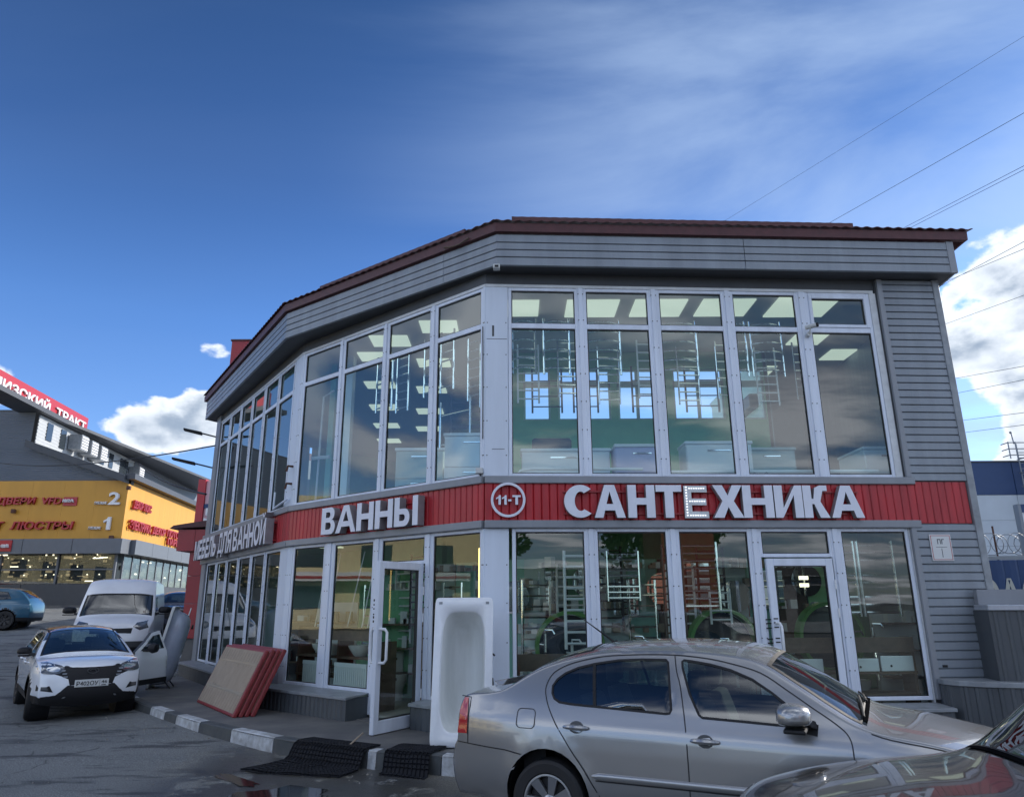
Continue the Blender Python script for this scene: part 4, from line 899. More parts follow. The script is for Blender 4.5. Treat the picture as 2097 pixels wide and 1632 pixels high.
# posts and air conditioner in the dim right room
t = thing('air_conditioner', 'grey wall air conditioner on the partition behind the fourth upper window', 'air conditioner', (4.7, 14.2, 5.5)); b = MB(); b.box(0.0, .22, -.45, .45, -.14, .14); bevel(obj('case', b, M['darkgrey'], t), .03)
t = thing('shower_column', 'white pipe shower column behind the first upper middle window', 'shower'); b = MB(); b.tube([(-3.75, 13.7, 3.2), (-3.72, 13.7, 5.6), (-3.5, 13.6, 5.7)], .02, 8); b.tube([(-3.85, 13.6, 4.35), (-3.5, 13.6, 4.38)], .035, 8); obj('pipe', b, M['steelwhite'], t, smooth=True)
b = MB(); b.box(-3.35, -3.1, 13.4, 13.65, 3.18, 6.36); obj('pillar', b, M['cab'], shop)
# rack of goods in the middle upper room
t = thing('goods_rack', 'dark slatted display rack in the upper middle room', 'rack', (-.75, 12.6, 3.18)); b = MB()
for x in (-.35, .35): b.box(x - .02, x + .02, -.02, .02, 0, 2.6)
obj('upright', b, M['darkgrey'], t); b = MB()
for i in range(15): b.box(-.33, .33, -.015, .015, .3 + i * .15, .36 + i * .15)
obj('slat', b, M['darkgrey'], t)
# lower floor goods
towel_rail('tall white ladder towel rail behind the first post of the lower right front', 2, 1.13, -.35, 1.05, .40, 1.32, 9, m='steelwhite', group='towel rails on the ground floor', r=.018)
towel_rail('bright chrome towel rail hanging in the second lower right window', 2, 1.72, -.30, 1.68, .46, .68, 9, group='towel rails on the ground floor', split=[(.30, .4), (.70, .8)], r=.016)
towel_rail('copper ladder rail at the right edge of the second lower window', 2, 2.52, -.3, 1.2, .28, 1.25, 12, m='wood', group='towel rails on the ground floor')
towel_rail('chrome rail with wide bars in the third lower right window', 2, 2.75, -.5, 1.55, .62, .95, 9, group='towel rails on the ground floor', split=[(.35, .55)])
towel_rail('left of two bright chrome rails in the last lower window', 2, 5.02, -.4, 1.45, .34, 1.05, 10, group='towel rails on the ground floor', split=[(.62, .7), (.32, .4)], r=.02)
towel_rail('right of two bright chrome rails in the last lower window', 2, 5.42, -.4, 1.45, .52, 1.05, 10, group='towel rails on the ground floor', split=[(.62, .7), (.32, .4)], r=.02)
towel_rail('small dark banded rail in the third lower window', 2, 3.32, -.8, 1.35, .3, .5, 4, m='steelwhite', group='towel rails on the ground floor')
def ring_stand(label, k, s, d, z, r):
    t = thing('display_ring', label, 'display stand', fp(k, s, d, z), math.atan2(FU[k].y, FU[k].x), 'round green display rings'); b = MB()
    b.lathe([(r - .05, -.10), (r - .05, .10), (r, .10), (r, -.10), (r - .05, -.10)], 40, 'Y'); obj('ring', b, M['greenring'], t, smooth=True, sharp=30)
    b = MB(); b.lathe([(r - .06, .08), (0.001, .08)], 40, 'Y'); obj('backing', b, M['winblack'], t); return t
ring_stand('round green display ring in the first lower right window', 2, 1.25, -.9, 1.05, .50)
ring_stand('round green display ring in the third lower right window', 2, 3.50, -.9, 1.05, .52)
ring_stand('round green display ring behind the last lower right window', 2, 5.2, -1.1, 1.15, .5)
for i, (s, z, h) in enumerate([(.85, .5, .75), (1.22, .5, .62), (1.72, .5, .55), (2.10, .5, .66), (2.36, .5, .6), (2.95, .5, .62), (3.30, .5, .62), (3.5, .5, .5), (5.2, .6, .6), (5.5, .6, .7)]):
    m_ = ['chrome', 'steelwhite', 'black'][i % 3]
    t = thing('floor_tap', '%s tall floor standing tap, %s from the corner post in the lower right front' % (['chrome', 'white', 'black'][i % 3], ORD[i]), 'tap', fp(2, s, -.42, z), 0, 'floor standing taps behind the right front')
    b = MB(); b.tube([(0, 0, 0), (0, 0, h)], .02, 8); b.tube([(0, 0, h), (.0, -.02, h + .05), (.10, -.05, h + .05), (.13, -.06, h)], .013, 8); b.tube([(.0, 0, h * .8), (-.08, -.02, h * .82)], .012, 6); obj('pipe', b, M[m_], t, smooth=True)
def shelf_unit(label, k, s0, s1, d, zs, m='wood'):
    t = thing('display_shelf', label, 'shelf'); b = MB()
    for z in zs[:-1]: fbox(b, k, s0, s1, -d - .35, -d, z, z + .035)
    fbox(b, k, s0, s1, -d - .012, -d, zs[-1], zs[-1] + .20)
    obj('shelf_board', b, M[m], t); b = MB()
    for s in (s0, (s0 + s1) / 2, s1 - .04): fbox(b, k, s, s + .04, -d - .33, -d - .02, .10, zs[-1])
    obj('upright', b, M[m], t); return t
shelf_unit('brown display shelf with bowls behind the lower middle windows', 1, .15, 2.35, .22, [.52, .82, 1.10])
shelf_unit('long brown display shelf behind the lower right windows', 2, .45, 3.6, .25, [.5, .78, .80], )
shelf_unit('brown display shelf behind the glass door and the last window', 2, 4.0, 5.95, .22, [.42, .70, .98])
def bowl(label, p, r, h, m='bowl', sq=False):
    t = thing('wash_basin', label, 'basin', p, 0, 'ceramic basins on the shelves'); b = MB(); n = 24 if not sq else 4
    b.lathe([(.001, 0), (r * .45, 0), (r * .62, h * .2), (r * .9, h * .7), (r, h), (r * .94, h), (r * .8, h * .6), (.001, h * .3)], n, 'Z'); obj('body', b, M[m], t, smooth=not sq)
bowl('round white basin, left one behind the first lower middle window', fp(1, .62, -.42, .855), .20, .17)
bowl('round white basin, right one behind the first lower middle window', fp(1, .98, -.42, .855), .19, .18)
bowl('tapered white basin behind the second lower middle window', fp(1, 1.62, -.42, .855), .20, .17)
def boxy(label, k, s, d, z, w, dd, h, m='bath', cat='basin', nm='rectangular_basin', g='rectangular basins on the shelf'):
    t = thing(nm, label, cat, fp(k, s, -d, z), math.atan2(FU[k].y, FU[k].x), g); b = MB(); b.box(0, w, -dd, 0, 0, h); bevel(obj('body', b, M[m], t), .025, 3)
    b = MB(); b.tube([(w * .3, -dd - .003, h * .35), (w * .3, -dd + .003, h * .35)], .016, 10); obj('overflow_hole', b, M['black'], t); return t
boxy('white basin on the shelf behind the glass door of the right front', 2, 4.15, .22, .735, .48, -.0 + .02, .17)
boxy('left white rectangular basin in the last lower window', 2, 5.03, .22, .735, .38, .02, .17)
boxy('right white rectangular basin in the last lower window', 2, 5.44, .22, .735, .46, .02, .20)
for i, (s, w) in enumerate([(.60, .4), (1.45, .8)]):
    t = thing('radiator', 'white ribbed radiator below the basins, %s from the left corner' % ORD[i], 'radiator', fp(1, s, -.08, .42), math.atan2(FU[1].y, FU[1].x), 'radiators behind the lower middle windows')
    b = MB(); n = int(w / .05)
    for j in range(n): b.box(j * .05 + .006, j * .05 + .044, -.03, .03, 0, .34)
    b.box(0, w, -.034, -.0, .30, .36); b.box(0, w, -.034, 0, -.02, .03); obj('panel', b, M['steelwhite'], t)
random.seed(21)
DESC = [('white', 'steelwhite'), ('chrome', 'chrome'), ('black', 'black')]
for i in range(10):
    k, s_ = (2, .6 + .56 * i) if i < 6 else (1, .5 + .62 * (i - 6)); c_, m_ = DESC[(i * 2 + 1) % 3]
    if k == 1 and 2.4 < s_ < 3.6: s_ -= .9
    towel_rail('%s ladder rail in the second row downstairs, %s from the left' % (c_, ORD[i]), k, s_, -1.35 - .2 * (i % 2), .75 + .25 * (i % 3), .42, 1.25, 8 + i % 3, m=m_, group='second row rails on the ground floor', r=.016)
for i in range(8):
    s_ = .55 + .66 * i; towel_rail('narrow rail in the upper rear hanging row, %s from the left' % ORD[i], 2, s_, -1.15, 4.75 + .1 * (i % 2), .34, 1.0, 7, m='chrome' if i % 3 else 'steelwhite', group='rear hanging row on the upper floor', r=.012)
for i in range(9):
    s_ = .5 + .6 * i; w_ = .36; t = thing('wall_mirror', '%s mirror on the showroom rear display, %s from the left' % (['round', 'square'][i % 2], ORD[i]), 'mirror', fp(2, s_, -1.9, 1.75 + .12 * (i % 3)), math.atan2(FU[2].y, FU[2].x), 'mirrors on the showroom rear display'); b = MB()
    if i % 2: b.box(-.2, .2, -.015, .015, -.28, .28)
    else: b.lathe([(.001, -.015), (.25, -.015), (.25, .015), (.001, .015)], 28, 'Y')
    obj('glass', b, M['mirror'], t, smooth=False)
for k, s0_, s1_, d_, nm in ((2, .4, 5.9, -2.1, 'long'), (1, .2, 4.5, -2.0, 'short')):
    t = thing('display_wall', nm + ' panelled display wall with small goods deep in the showroom', 'display wall'); b = MB(); n_ = int((s1_ - s0_) / .5)
    for i in range(n_):
        if (i * 7) % 5 == 2: continue
        b = MB(); fbox(b, k, s0_ + i * .5, s0_ + i * .5 + .47, d_ - .03, d_, .10, 2.35); obj('panel', b, M[['tealwall', 'greywall', 'greenwall', 'wood'][(i * 3) % 4]], t)
    b = MB(); b2 = MB()
    for i in range(170):
        a_ = s0_ + random.random() * (s1_ - s0_); z_ = random.choice([.5, .85, 1.2, 1.55, 1.9, 2.2]); w_ = random.uniform(.03, .13); (b if random.random() < .6 else b2).hexa([fp(k, a_, d_ + .01, z_), fp(k, a_ + w_, d_ + .01, z_), fp(k, a_ + w_, d_ + .12, z_), fp(k, a_, d_ + .12, z_), fp(k, a_, d_ + .01, z_ + w_ * 1.3), fp(k, a_ + w_, d_ + .01, z_ + w_ * 1.3), fp(k, a_ + w_, d_ + .12, z_ + w_ * 1.3), fp(k, a_, d_ + .12, z_ + w_ * 1.3)])
    stuff(obj('goods', b, M['steelwhite'], t)); stuff(obj('dark_goods', b2, M['stock'], t))
for i, (x, y, w_, h) in enumerate([(.6, 12.0, .42, .40), (1.5, 11.9, .40, .42), (2.4, 12.1, .44, .40), (3.1, 11.8, .40, .44), (-.9, 12.2, .42, .40), (-2.0, 13.1, .40, .42), (5.3, 11.9, .42, .40)]):
    t = thing('toilet', 'white floor standing toilet inside the ground floor showroom, %s from the right pane row' % ORD[i], 'toilet', (x, y, .10), random.random() * .8, 'toilets on the showroom floor')
    b = MB(); b.lathe([(.13, 0), (.12, .15), (.19, .33), (.20, h), (.14, h), (.10, .28), (.001, .22)], 20, 'Z'); obj('bowl', b, M['bowl'], t, smooth=True); b = MB(); b.box(-.19, .19, .14, .32, .34, .78); bevel(obj('cistern', b, M['bowl'], t), .03, 3)
# thin rods thin profiles leaning inside the second lower middle window
for i, (s0_, s1_) in enumerate([(.55, .72), (.9, 1.05), (1.42, 1.70), (1.80, 2.02), (1.95, 2.12)]):
    t = thing('curtain_rod', 'thin pale rod leaning inside the lower middle windows, %s from the left' % ORD[i], 'rod', (0, 0, 0), 0, 'thin rods leaning behind the glass'); b = MB(); b.tube([fp(1, s0_, -.25, 1.15), fp(1, s1_, -.35, 2.5)], .010, 6); obj('rod', b, M['steelwhite'], t)
for i, s in enumerate((4.28, 4.42)):
    t = thing('lit_tube', 'glowing warm vertical tube inside the window beside the open door, %s one' % ['left', 'right'][i], 'lamp', (0, 0, 0), 0, 'glowing vertical tubes'); b = MB(); b.tube([fp(1, s, -.35, 1.42 + .3 * i), fp(1, s, -.35, 2.42)], .012, 6); obj('tube', b, M['orange'], t)
t = thing('ring_lamp', 'glowing ring lamp seen through the glass door of the right front', 'lamp'); b = MB(); b.lathe([(.10, 0), (.115, .012), (.13, 0), (.115, -.012), (.10, 0)], 24, 'Y'); o = obj('ring', b, M['led'], t); t.location = (4.95, 11.6, 1.55)
for i, z in enumerate((2.05, 1.93)):
    t = thing('lit_square_lamp', 'small glowing rectangle above the ring lamp behind the glass door, %s one' % ['upper', 'lower'][i], 'lamp', (5.05, 11.6, z)); b = MB(); b.box(-.08, .08, -.01, .01, -.03, .03); obj('face', b, M['lamp'], t)
for i, (x, y, w_, h, m_) in enumerate([(.1, 12.4, 1.2, 1.9, 'darkgrey'), (1.8, 12.8, .9, 2.1, 'greenwall'), (3.3, 12.4, .8, 1.7, 'brickred'), (4.5, 13.2, 1.0, 2.0, 'winblack'), (5.8, 12.2, .7, 1.4, 'cab'), (-1.6, 12.6, .8, 1.5, 'stock'), (-2.5, 13.4, 1.0, 1.8, 'greenwall'), (-3.9, 15.0, .8, 1.6, 'cab'), (-4.9, 16.2, .7, 1.5, 'winblack')]):
    t = thing('display_stand', '%s display stand deep inside the ground floor showroom' % ['dark grey wide', 'tall green', 'red brown', 'black broad', 'low white', 'mottled brown', 'broad green', 'slim white', 'slim black'][i], 'display stand', (x, y, .10), 0, 'display stands on the ground floor')
    b = MB(); b.box(0, w_, 0, .1, 0, h); obj('board', b, M[m_], t); b = MB()
    for j in range(3): b.box(.05, w_ - .05, -.30, 0, .4 + .4 * j, .43 + .4 * j)
    obj('shelf', b, M['wood'], t); b = MB()
    for j in range(9):
        xx = .08 + (w_ - .2) * random.random(); zz = .43 + .4 * (j % 3); b.box(xx, xx + .06 + .06 * random.random(), -.22, -.08, zz, zz + .08 + .14 * random.random())
    stuff(obj('goods', b, M['stock'] if i % 2 else M['steelwhite'], t))

# ------------------------------------------------------------------ things on the pavement
def bath_shell(length, width, depth, rim=.035, n=48):
    """rim plane in x-z, opening faces -y, stands on its end; returns rim mesh, inner mesh and outer mesh"""
    def ring(a, c, e, y, zc, bot=1.0):
        out = []
        for j in range(n):
            t = 2 * pi * j / n; ct, st = cos(t), sin(t); ee = e
            x = a * math.copysign(abs(ct) ** (2 / ee), ct); z = c * math.copysign(abs(st) ** (2 / ee), st)
            out.append((x, y, zc + z))
        out.append(out[0]); return out
    zc = length / 2; W, Lh = width / 2, length / 2
    rimb = MB(); rimb.grid([ring(W, Lh, 24, 0.045, zc), ring(W, Lh, 24, 0.0, zc), ring(W - .012, Lh - .012, 24, -0.008, zc), ring(W - .085, Lh - .14, 5, -0.004, zc - .01), ring(W - .10, Lh - .16, 4.6, .02, zc - .01)])
    inn = MB(); inn.grid([ring(W - .10, Lh - .16, 4.6, .02, zc - .01), ring(W - .115, Lh - .19, 4.2, .10, zc - .02), ring(W - .14, Lh - .26, 3.6, depth * .65, zc - .05), ring(W - .18, Lh - .36, 3.2, depth * .93, zc - .06), ring(W - .25, Lh - .5, 3, depth, zc - .06), ring(.001, .001, 2, depth, zc - .06)])
    outb = MB(); outb.grid([ring(W - .03, Lh - .04, 8, .04, zc), ring(W - .065, Lh - .07, 4.5, .055, zc), ring(W - .075, Lh - .09, 4.2, depth * .5, zc), ring(W - .095, Lh - .13, 3.8, depth * .8, zc), ring(W - .15, Lh - .21, 3.4, depth, zc), ring(W - .24, Lh - .34, 3, depth + .035, zc), ring(.001, .001, 2, depth + .035, zc)])
    return rimb, inn, outb
def bathtub(label, loc, rz, tilt, size, mats):
    t = thing('bathtub', label, 'bathtub', loc, rz); t.rotation_euler = (tilt, 0, rz)
    r, i, o = bath_shell(*size)
    obj('rim', r, mats[0], t, smooth=True, sharp=50); obj('basin', i, mats[1], t, smooth=True, sharp=None); obj('shell', o, mats[2], t, smooth=True, sharp=None)
    return t
bt = bathtub('white bathtub standing on end against the corner post behind the silver car', (-0.62, 9.08, .065), radians(-3), radians(-8), (1.68, .72, .40), (M['bath'], M['bathdirt'], M['bath']))
b = MB()
for x in (-.31, .27): b.box(x, x + .04, -.012, -.009, 1.60, 1.63)
obj('corner_clip', b, M['capmetal'], bt)
b = MB()
for p_ in [((.36, .02, 1.02), (.385, .03, 1.0)), ((.36, .02, .75), (.375, .03, .60))]: b.tube(p_, .012, 6)
obj('bracket', b, M['black'], bt)
st = bathtub('grey blue bathtub on end at the far left corner, rounded underside showing', (-7.42, 15.7, .06), radians(-76), radians(-12), (1.62, .66, .36), (M['plate'], M['acryl'], M['acryl']))
b = MB(); b.tube([(0, .43, 1.28), (0, .46, 1.28)], .045, 12); obj('drain_hole', b, M['black'], st)
b = MB(); b.tube([(.20, .25, .22), (.22, .50, .02), (-.22, .50, .02), (-.20, .25, .22)], .014, 6); obj('steel_stand', b, M['black'], st)
# stack of four red-edged packages
pk_root_label = 'tan cardboard panel package with red wrapped edges, %s of the leaning stack'
A0, A1 = Vector((-5.47, 13.37)), Vector((-4.17, 11.55)); du = (A1 - A0).normalized(); dn = Vector((-du.y, du.x)) # dn towards the building
if dn.x < 0: dn = -dn
Lp = (A1 - A0).length
for i in range(4):
    t = thing('wrapped_package', pk_root_label % ['outermost front', 'second from the front', 'third from the front', 'rearmost'][i], 'package', (0, 0, 0), 0, 'packages leaning at the left corner')
    up = Vector((dn.x * .42, dn.y * .42, .93)).normalized(); nn = Vector((du.x, du.y, 0)).cross(up); nn = nn if nn.dot(Vector((dn.x, dn.y, 0))) > 0 else -nn
    off = nn * (.078 * i); base = Vector((A0.x, A0.y, SWZ + .01)) + Vector((dn.x, dn.y, 0)) * (.084 * i); sh = random.uniform(-.015, .02) + .012 * i
    D = Vector((du.x, du.y, 0)); H_ = 1.02 + .01 * (i % 2); th = .066
    def P(a, h, d): return base + D * (a + sh) + up * h + nn * d
    b = MB(); b.hexa([P(0, 0, 0), P(Lp, 0, 0), P(Lp, 0, th), P(0, 0, th), P(0, H_, 0), P(Lp, H_, 0), P(Lp, H_, th), P(0, H_, th)]); o = obj('wrapping', b, M['redwrap'], t); bevel(o, .018, 3)
    b = MB(); e_ = .045; b.hexa([P(e_, e_, -.004), P(Lp - e_, e_, -.004), P(Lp - e_, e_, .01), P(e_, e_, .01), P(e_, H_ - e_, -.004), P(Lp - e_, H_ - e_, -.004), P(Lp - e_, H_ - e_, .01), P(e_, H_ - e_, .01)]); obj('board', b, M['card'], t)
    if i == 0:
        b = MB()
        for j in range(15):
            a = .12 + (Lp - .24) * j / 14
            for h0, h1 in ((.06, random.uniform(.22, .38)), (random.uniform(.68, .8), H_ - .08)): b.hexa([P(a, h0, -.0055), P(a + .012, h0, -.0055), P(a + .012, h0, -.003), P(a, h0, -.003), P(a, h1, -.0055), P(a + .012, h1, -.0055), P(a + .012, h1, -.003), P(a, h1, -.003)])
        stuff(obj('crease', b, M['cardrib'], t))
        b = MB()
        for h0 in (.30, .74): b.hexa([P(.06, h0, -.0062), P(Lp - .06, h0 + .01, -.0062), P(Lp - .06, h0 + .01, -.004), P(.06, h0, -.004), P(.06, h0 + .045, -.0062), P(Lp - .06, h0 + .055, -.0062), P(Lp - .06, h0 + .055, -.004), P(.06, h0 + .045, -.004)])
        obj('tape', b, mat('packing_tape', (.36, .30, .22), .25), t)
# rubber ring mats draped over the kerb
def mat_drape(label, s0, s1, inn, outl, shift=0.0, cell=.05):
    pts = [Vector(p) for p in KL[2:8]]; seg = [0]
    for a, c in zip(pts, pts[1:]): seg.append(seg[-1] + (c - a).length)
    def at(t):
        for i in range(len(pts) - 1):
            if t <= seg[i + 1] or i == len(pts) - 2: return pts[i].lerp(pts[i + 1], (t - seg[i]) / (seg[i + 1] - seg[i])), (pts[i + 1] - pts[i]).normalized()
    n = int((s1 - s0) / cell); R = []
    m_ = int((inn + .19 + outl) / cell)
    for j in range(m_ + 1):
        q = j * cell; row = []
        for i in range(n + 1):
            p, d = at(s0 + i * cell); nr = Vector((d.y, -d.x)); nr = nr if nr.dot(Vector((-1.5, 14)) - p) > 0 else -nr
            o2 = outl * (1 + shift * (i / n - .3)); q2 = q
            if q2 < inn: off, z = inn - q2, SWZ + .03
            elif q2 < inn + .19: f = (q2 - inn) / .19; off, z = -.02 - .10 * f, SWZ + .03 - f * (SWZ + .11)
            else: off = -.12 - (q2 - inn - .19) * (1 + shift * (i / n)); z = None
            x, y = p.x + nr.x * off + d.x * .03 * sin(q * 6), p.y + nr.y * off
            if z is None: z = gz(x, y) + .015
            row.append((x, y, z + .006 * sin(i * .7) * sin(j * .9)))
        R.append(row)
    b = MB(); b.grid(R); t = thing('rubber_mat', label, 'mat', (0, 0, 0), 0, 'rubber mats hanging over the kerb')
    o = obj('mesh_sheet', b, M['rubber'], t, recalc=False); w = o.modifiers.new('w', 'WIREFRAME'); w.thickness = .020; w.use_even_offset = False; w.use_relative_offset = False
    b = MB(); b.grid([[(x, y, z - .009) for x, y, z in r] for r in R]); obj('underside', b, M['winblack'] if False else M['rubber'], t, recalc=False)
mat_drape('large black ring rubber mat hanging over the kerb beside the open door', 1.93, 3.05, .22, .42, .75)
mat_drape('smaller black ring rubber mat over the kerb between two white kerb stones', 1.12, 1.72, .38, .16)
# odds and ends at the far left corner
t = thing('white_pole', 'thin white pole leaning on the far left corner of the shop', 'pole'); b = MB(); b.tube([(-7.75, 17.2, .07), (-7.55, 17.6, 1.6)], .012, 6); obj('rod', b, M['steelwhite'], t)
for i, (a, c) in enumerate([(((-8.0, 16.6, .12)), (-7.2, 16.4, .25)), ((-7.9, 17.0, .1), (-7.5, 16.3, .5)), ((-8.1, 16.9, .3), (-7.4, 16.6, .18))]):
    t = thing('loose_pipe', ['white pipe lying lowest', 'white pipe propped up at a slant', 'white pipe lying across the others'][i] + ' behind the upended grey bathtub', 'pipe', (0, 0, 0), 0, 'pipes piled behind the grey bathtub'); b = MB(); b.tube([a, c], .045, 10); obj('tube', b, M['steelwhite'], t, smooth=True)
t = thing('stick', 'small pale stick lying on the kerb by the open door', 'stick'); b = MB(); b.tube([(-1.92, 9.22, .08), (-1.83, 9.5, .16)], .010, 6); obj('rod', b, M['card'], t)
# stepped grey structures on the right of the shop
t = thing('ramp_parapet', 'dark sheet clad ramp wall with metal cap coloured bright with sky reflection right of the shop', 'wall')
b = MB(); b.prism([(6.22, 9.86), (9.6, 9.10), (9.6, 10.6), (6.35, 10.6)], 0.0, 1.53); obj('wall', b, M['sheet'], t)
b = MB(); b.prism([(6.20, 9.82), (9.6, 9.05), (9.6, 9.55), (6.26, 10.22)], 1.532, 1.60); bevel(obj('cap', b, mat('sky_tinted_cap', (0.42, 0.45, 0.50), .3, .3, var=.15, vscale=5), t), .008)  # sky reflection on the cap is put into its brighter bluish colour
b = MB(); b.prism([(6.30, 10.16), (9.6, 9.56), (9.6, 9.66), (6.31, 10.26)], 1.602, 1.80); obj('upstand', b, M['trim'], t)
def ribs(pts, z0, z1, parent, step=.14):
    for (x0, y0), (x1, y1) in zip(pts, pts[1:]):
        a, c = Vector((x0, y0)), Vector((x1, y1)); d = (c - a); L_ = d.length; d.normalize(); n = Vector((d.y, -d.x)); k = int(L_ / step)
        for i in range(k):
            p = a + d * (i + .3) * step; q = p + d * .06; b = MB(); b.prism([(p.x, p.y), (p.x + d.x * .012 + n.x * .014, p.y + d.y * .012 + n.y * .014), (q.x - d.x * .012 + n.x * .014, q.y - d.y * .012 + n.y * .014), (q.x, q.y)], z0, z1); obj('rib', b, M['sheet'], parent)
ribs([(6.22, 9.86), (9.6, 9.10)], 0.0, 1.525, t)
t = thing('curved_planter', 'low curved sheet metal platform with a bent cap beside the last shop window', 'platform')
arc = [(5.63, 10.22), (5.62, 10.10), (5.72, 9.92), (5.92, 9.76), (6.15, 9.66), (6.45, 9.60), (7.2, 9.35), (7.3, 10.5), (5.65, 10.36)]
b = MB(); b.prism([(x + .02 * (x < 7), y + .03) for x, y in arc], -.1, .60); obj('body', b, M['sheet'], t, smooth=False)
ribs([(x + .02, y + .03) for x, y in arc[:7]], -.05, .595, t, .12)
b = MB(); b.prism(arc, .602, .665); bevel(obj('cap', b, M['capmetal'], t), .006, 1)
# ------------------------------------------------------------------ vehicles
def catmull(pts, k=5, corners=()):
    out = []; idx = []
    n = len(pts)
    for i in range(n - 1):
        p0, p1, p2, p3 = pts[max(i - 1, 0)], pts[i], pts[i + 1], pts[min(i + 2, n - 1)]
        if i in corners: p0 = p1
        if i + 1 in corners: p3 = p2
        for j in range(k):
            t = j / k; out.append(tuple(.5 * ((2 * p1[a]) + (-p0[a] + p2[a]) * t + (2 * p0[a] - 5 * p1[a] + 4 * p2[a] - p3[a]) * t * t + (-p0[a] + 3 * p1[a] - 3 * p2[a] + p3[a]) * t ** 3) for a in range(len(p1)))); idx.append(i + t)
    out.append(tuple(pts[-1])); idx.append(n - 1); return out, idx
class Car:
    def __init__(s, sp):
        s.sp = sp; s.path, s.idx = catmull(sp['edge'], 5, sp.get('corners', ())); s.L = sp['L']; s.bvh = None
        # crown along the path (third value)
    def belt(s, x):
        a, c = s.sp['belt']; return a + (c - a) * max(0, min(1, x / s.L))
    def W(s, x, z):
        sp = s.sp; zb = s.belt(x); w0 = sp['w']; zl = sp['sill']
        zz = min(z, zb); u = max(0, (zz - zl) / (zb - zl))
        w = w0 - sp.get('alow', .05) * max(0, 1 - u / .35) ** 2 - sp.get('aup', .065) * max(0, (u - .62) / .38) ** 1.6
        w += sp.get('crease', .010) * exp(-((z - (zb - .15)) / .035) ** 2)
        if z > zb: d = z - zb; w -= sp['tum'] * d + sp.get('tum2', .25) * d * d
        sf, kf, sr, kr = sp['plan']
        f = max(0, (x - sf) / (s.L - sf)); r = max(0, (sr - x) / sr)
        w -= kf * f ** 2.4 + kr * r ** 2.4
        for (wx, wr) in sp['wheels']:
            d = sqrt((x - wx) ** 2 + (z - wr) ** 2) - (wr + .05); w += sp.get('flare', .014) * exp(-(d / .045) ** 2)
        return max(.05, w)
    def strip_pt(s, i, v):
        (x, z, c), n = s.path[i], len(s.path)
        a, b_ = s.path[max(i - 1, 0)], s.path[min(i + 1, n - 1)]; t = Vector((b_[0] - a[0], b_[1] - a[1])).normalized(); nr = Vector((-t.y, t.x))
        h = s.W(x, z); o = c * (1 - abs(v) ** s.sp.get('pw', 3.0)); return (x + nr.x * o, h * v, z + nr.y * o)
    def end_x(s, y, z, front=True):
        if s.bvh:
            for k in (1, .985, .96, .92):
                hit = s.bvh.ray_cast(Vector((9 if front else -9, y * k, z)), Vector((-1 if front else 1, 0, 0)))
                if hit[0] is not None and (hit[0].x > s.L * .6 if front else hit[0].x < s.L * .4): return hit[0].x - (1 if front else -1) * (1 - k) * .8
        P = s.path; best = None
        rng = range(len(P) - 1, 0, -1) if front else range(len(P) - 1)
        for i in rng:
            j = i - 1 if front else i + 1
            a, b_ = P[i], P[j]
            if (a[1] - z) * (b_[1] - z) <= 0 and a[1] != b_[1]:
                t = (z - a[1]) / (b_[1] - a[1]); x = a[0] + (b_[0] - a[0]) * t; c = a[2] + (b_[2] - a[2]) * t; break
        else: x, c = (s.L - .1, .05) if front else (.1, .05)
        h = s.W(x, z); v = abs(y) / h; sg = 1 if front else -1
        if v <= 1: return x + sg * c * (1 - v ** s.sp.get('pw', 3.0))
        return x - sg * (v - 1) * h * 2.5
def ribbon(car, pts, wd, side, off=.002, closed=False):
    """thin dark line laid in the surface of the body side"""
    P = [Vector(p) for p in pts]
    if closed: P.append(P[0])
    dense = [P[0]]
    for a, c in zip(P, P[1:]):
        n = max(1, int((c - a).length / .05)); dense += [a.lerp(c, j / n) for j in range(1, n + 1)]
    rows = []
    for i, p in enumerate(dense):
        if closed and i in (0, len(dense) - 1): t = (dense[1] - dense[-2])
        else: t = dense[min(i + 1, len(dense) - 1)] - dense[max(i - 1, 0)]
        t.normalize(); nr = Vector((-t.y, t.x)) * wd / 2
        rows.append([(q.x, side * (car.W(q.x, q.y) + off), q.y) for q in (p + nr, p - nr)])
    b = MB(); b.grid(rows); return b
def patch(car, poly, off, m, name, parent, front=True, mirror=True, step=.05, thick=.0, kind=None):
    for sg in ((1, -1) if mirror else (1,)):
        pl = [(y * sg, z) for y, z in poly]
        rv, rf, of = cdt_region(pl, [], step); b = MB(); k = 1 if front else -1
        fs = [f for f, o in zip(rf, of) if 0 in o]
        b.add([(car.end_x(v.x, v.y, front) + k * off, v.x, v.y) for v in rv], fs)
        # skirt giving the piece thickness
        o = len(b.v); n = len(pl)
        for y, z in pl: b.v.append((car.end_x(y, z, front) + k * off, y, z)); b.v.append((car.end_x(y, z, front) - k * .02, y, z))
        for i in range(n): j = (i + 1) % n; b.f.append((o + 2 * i, o + 2 * j, o + 2 * j + 1, o + 2 * i + 1)); b.mi.append(0)
        obj(name, b, m, parent, smooth=True, sharp=30, weld=True)
def smooth_poly(poly, k=4): 
    n = len(poly); out = []
    for i in range(n):
        p0, p1, p2, p3 = poly[i - 1], poly[i], poly[(i + 1) % n], poly[(i + 2) % n]
        for j in range(k):
            t = j / k; out.append(tuple(.5 * ((2 * p1[a]) + (-p0[a] + p2[a]) * t + (2 * p0[a] - 5 * p1[a] + 4 * p2[a] - p3[a]) * t * t + (-p0[a] + 3 * p1[a] - 3 * p2[a] + p3[a]) * t ** 3) for a in (0, 1)))
    return out
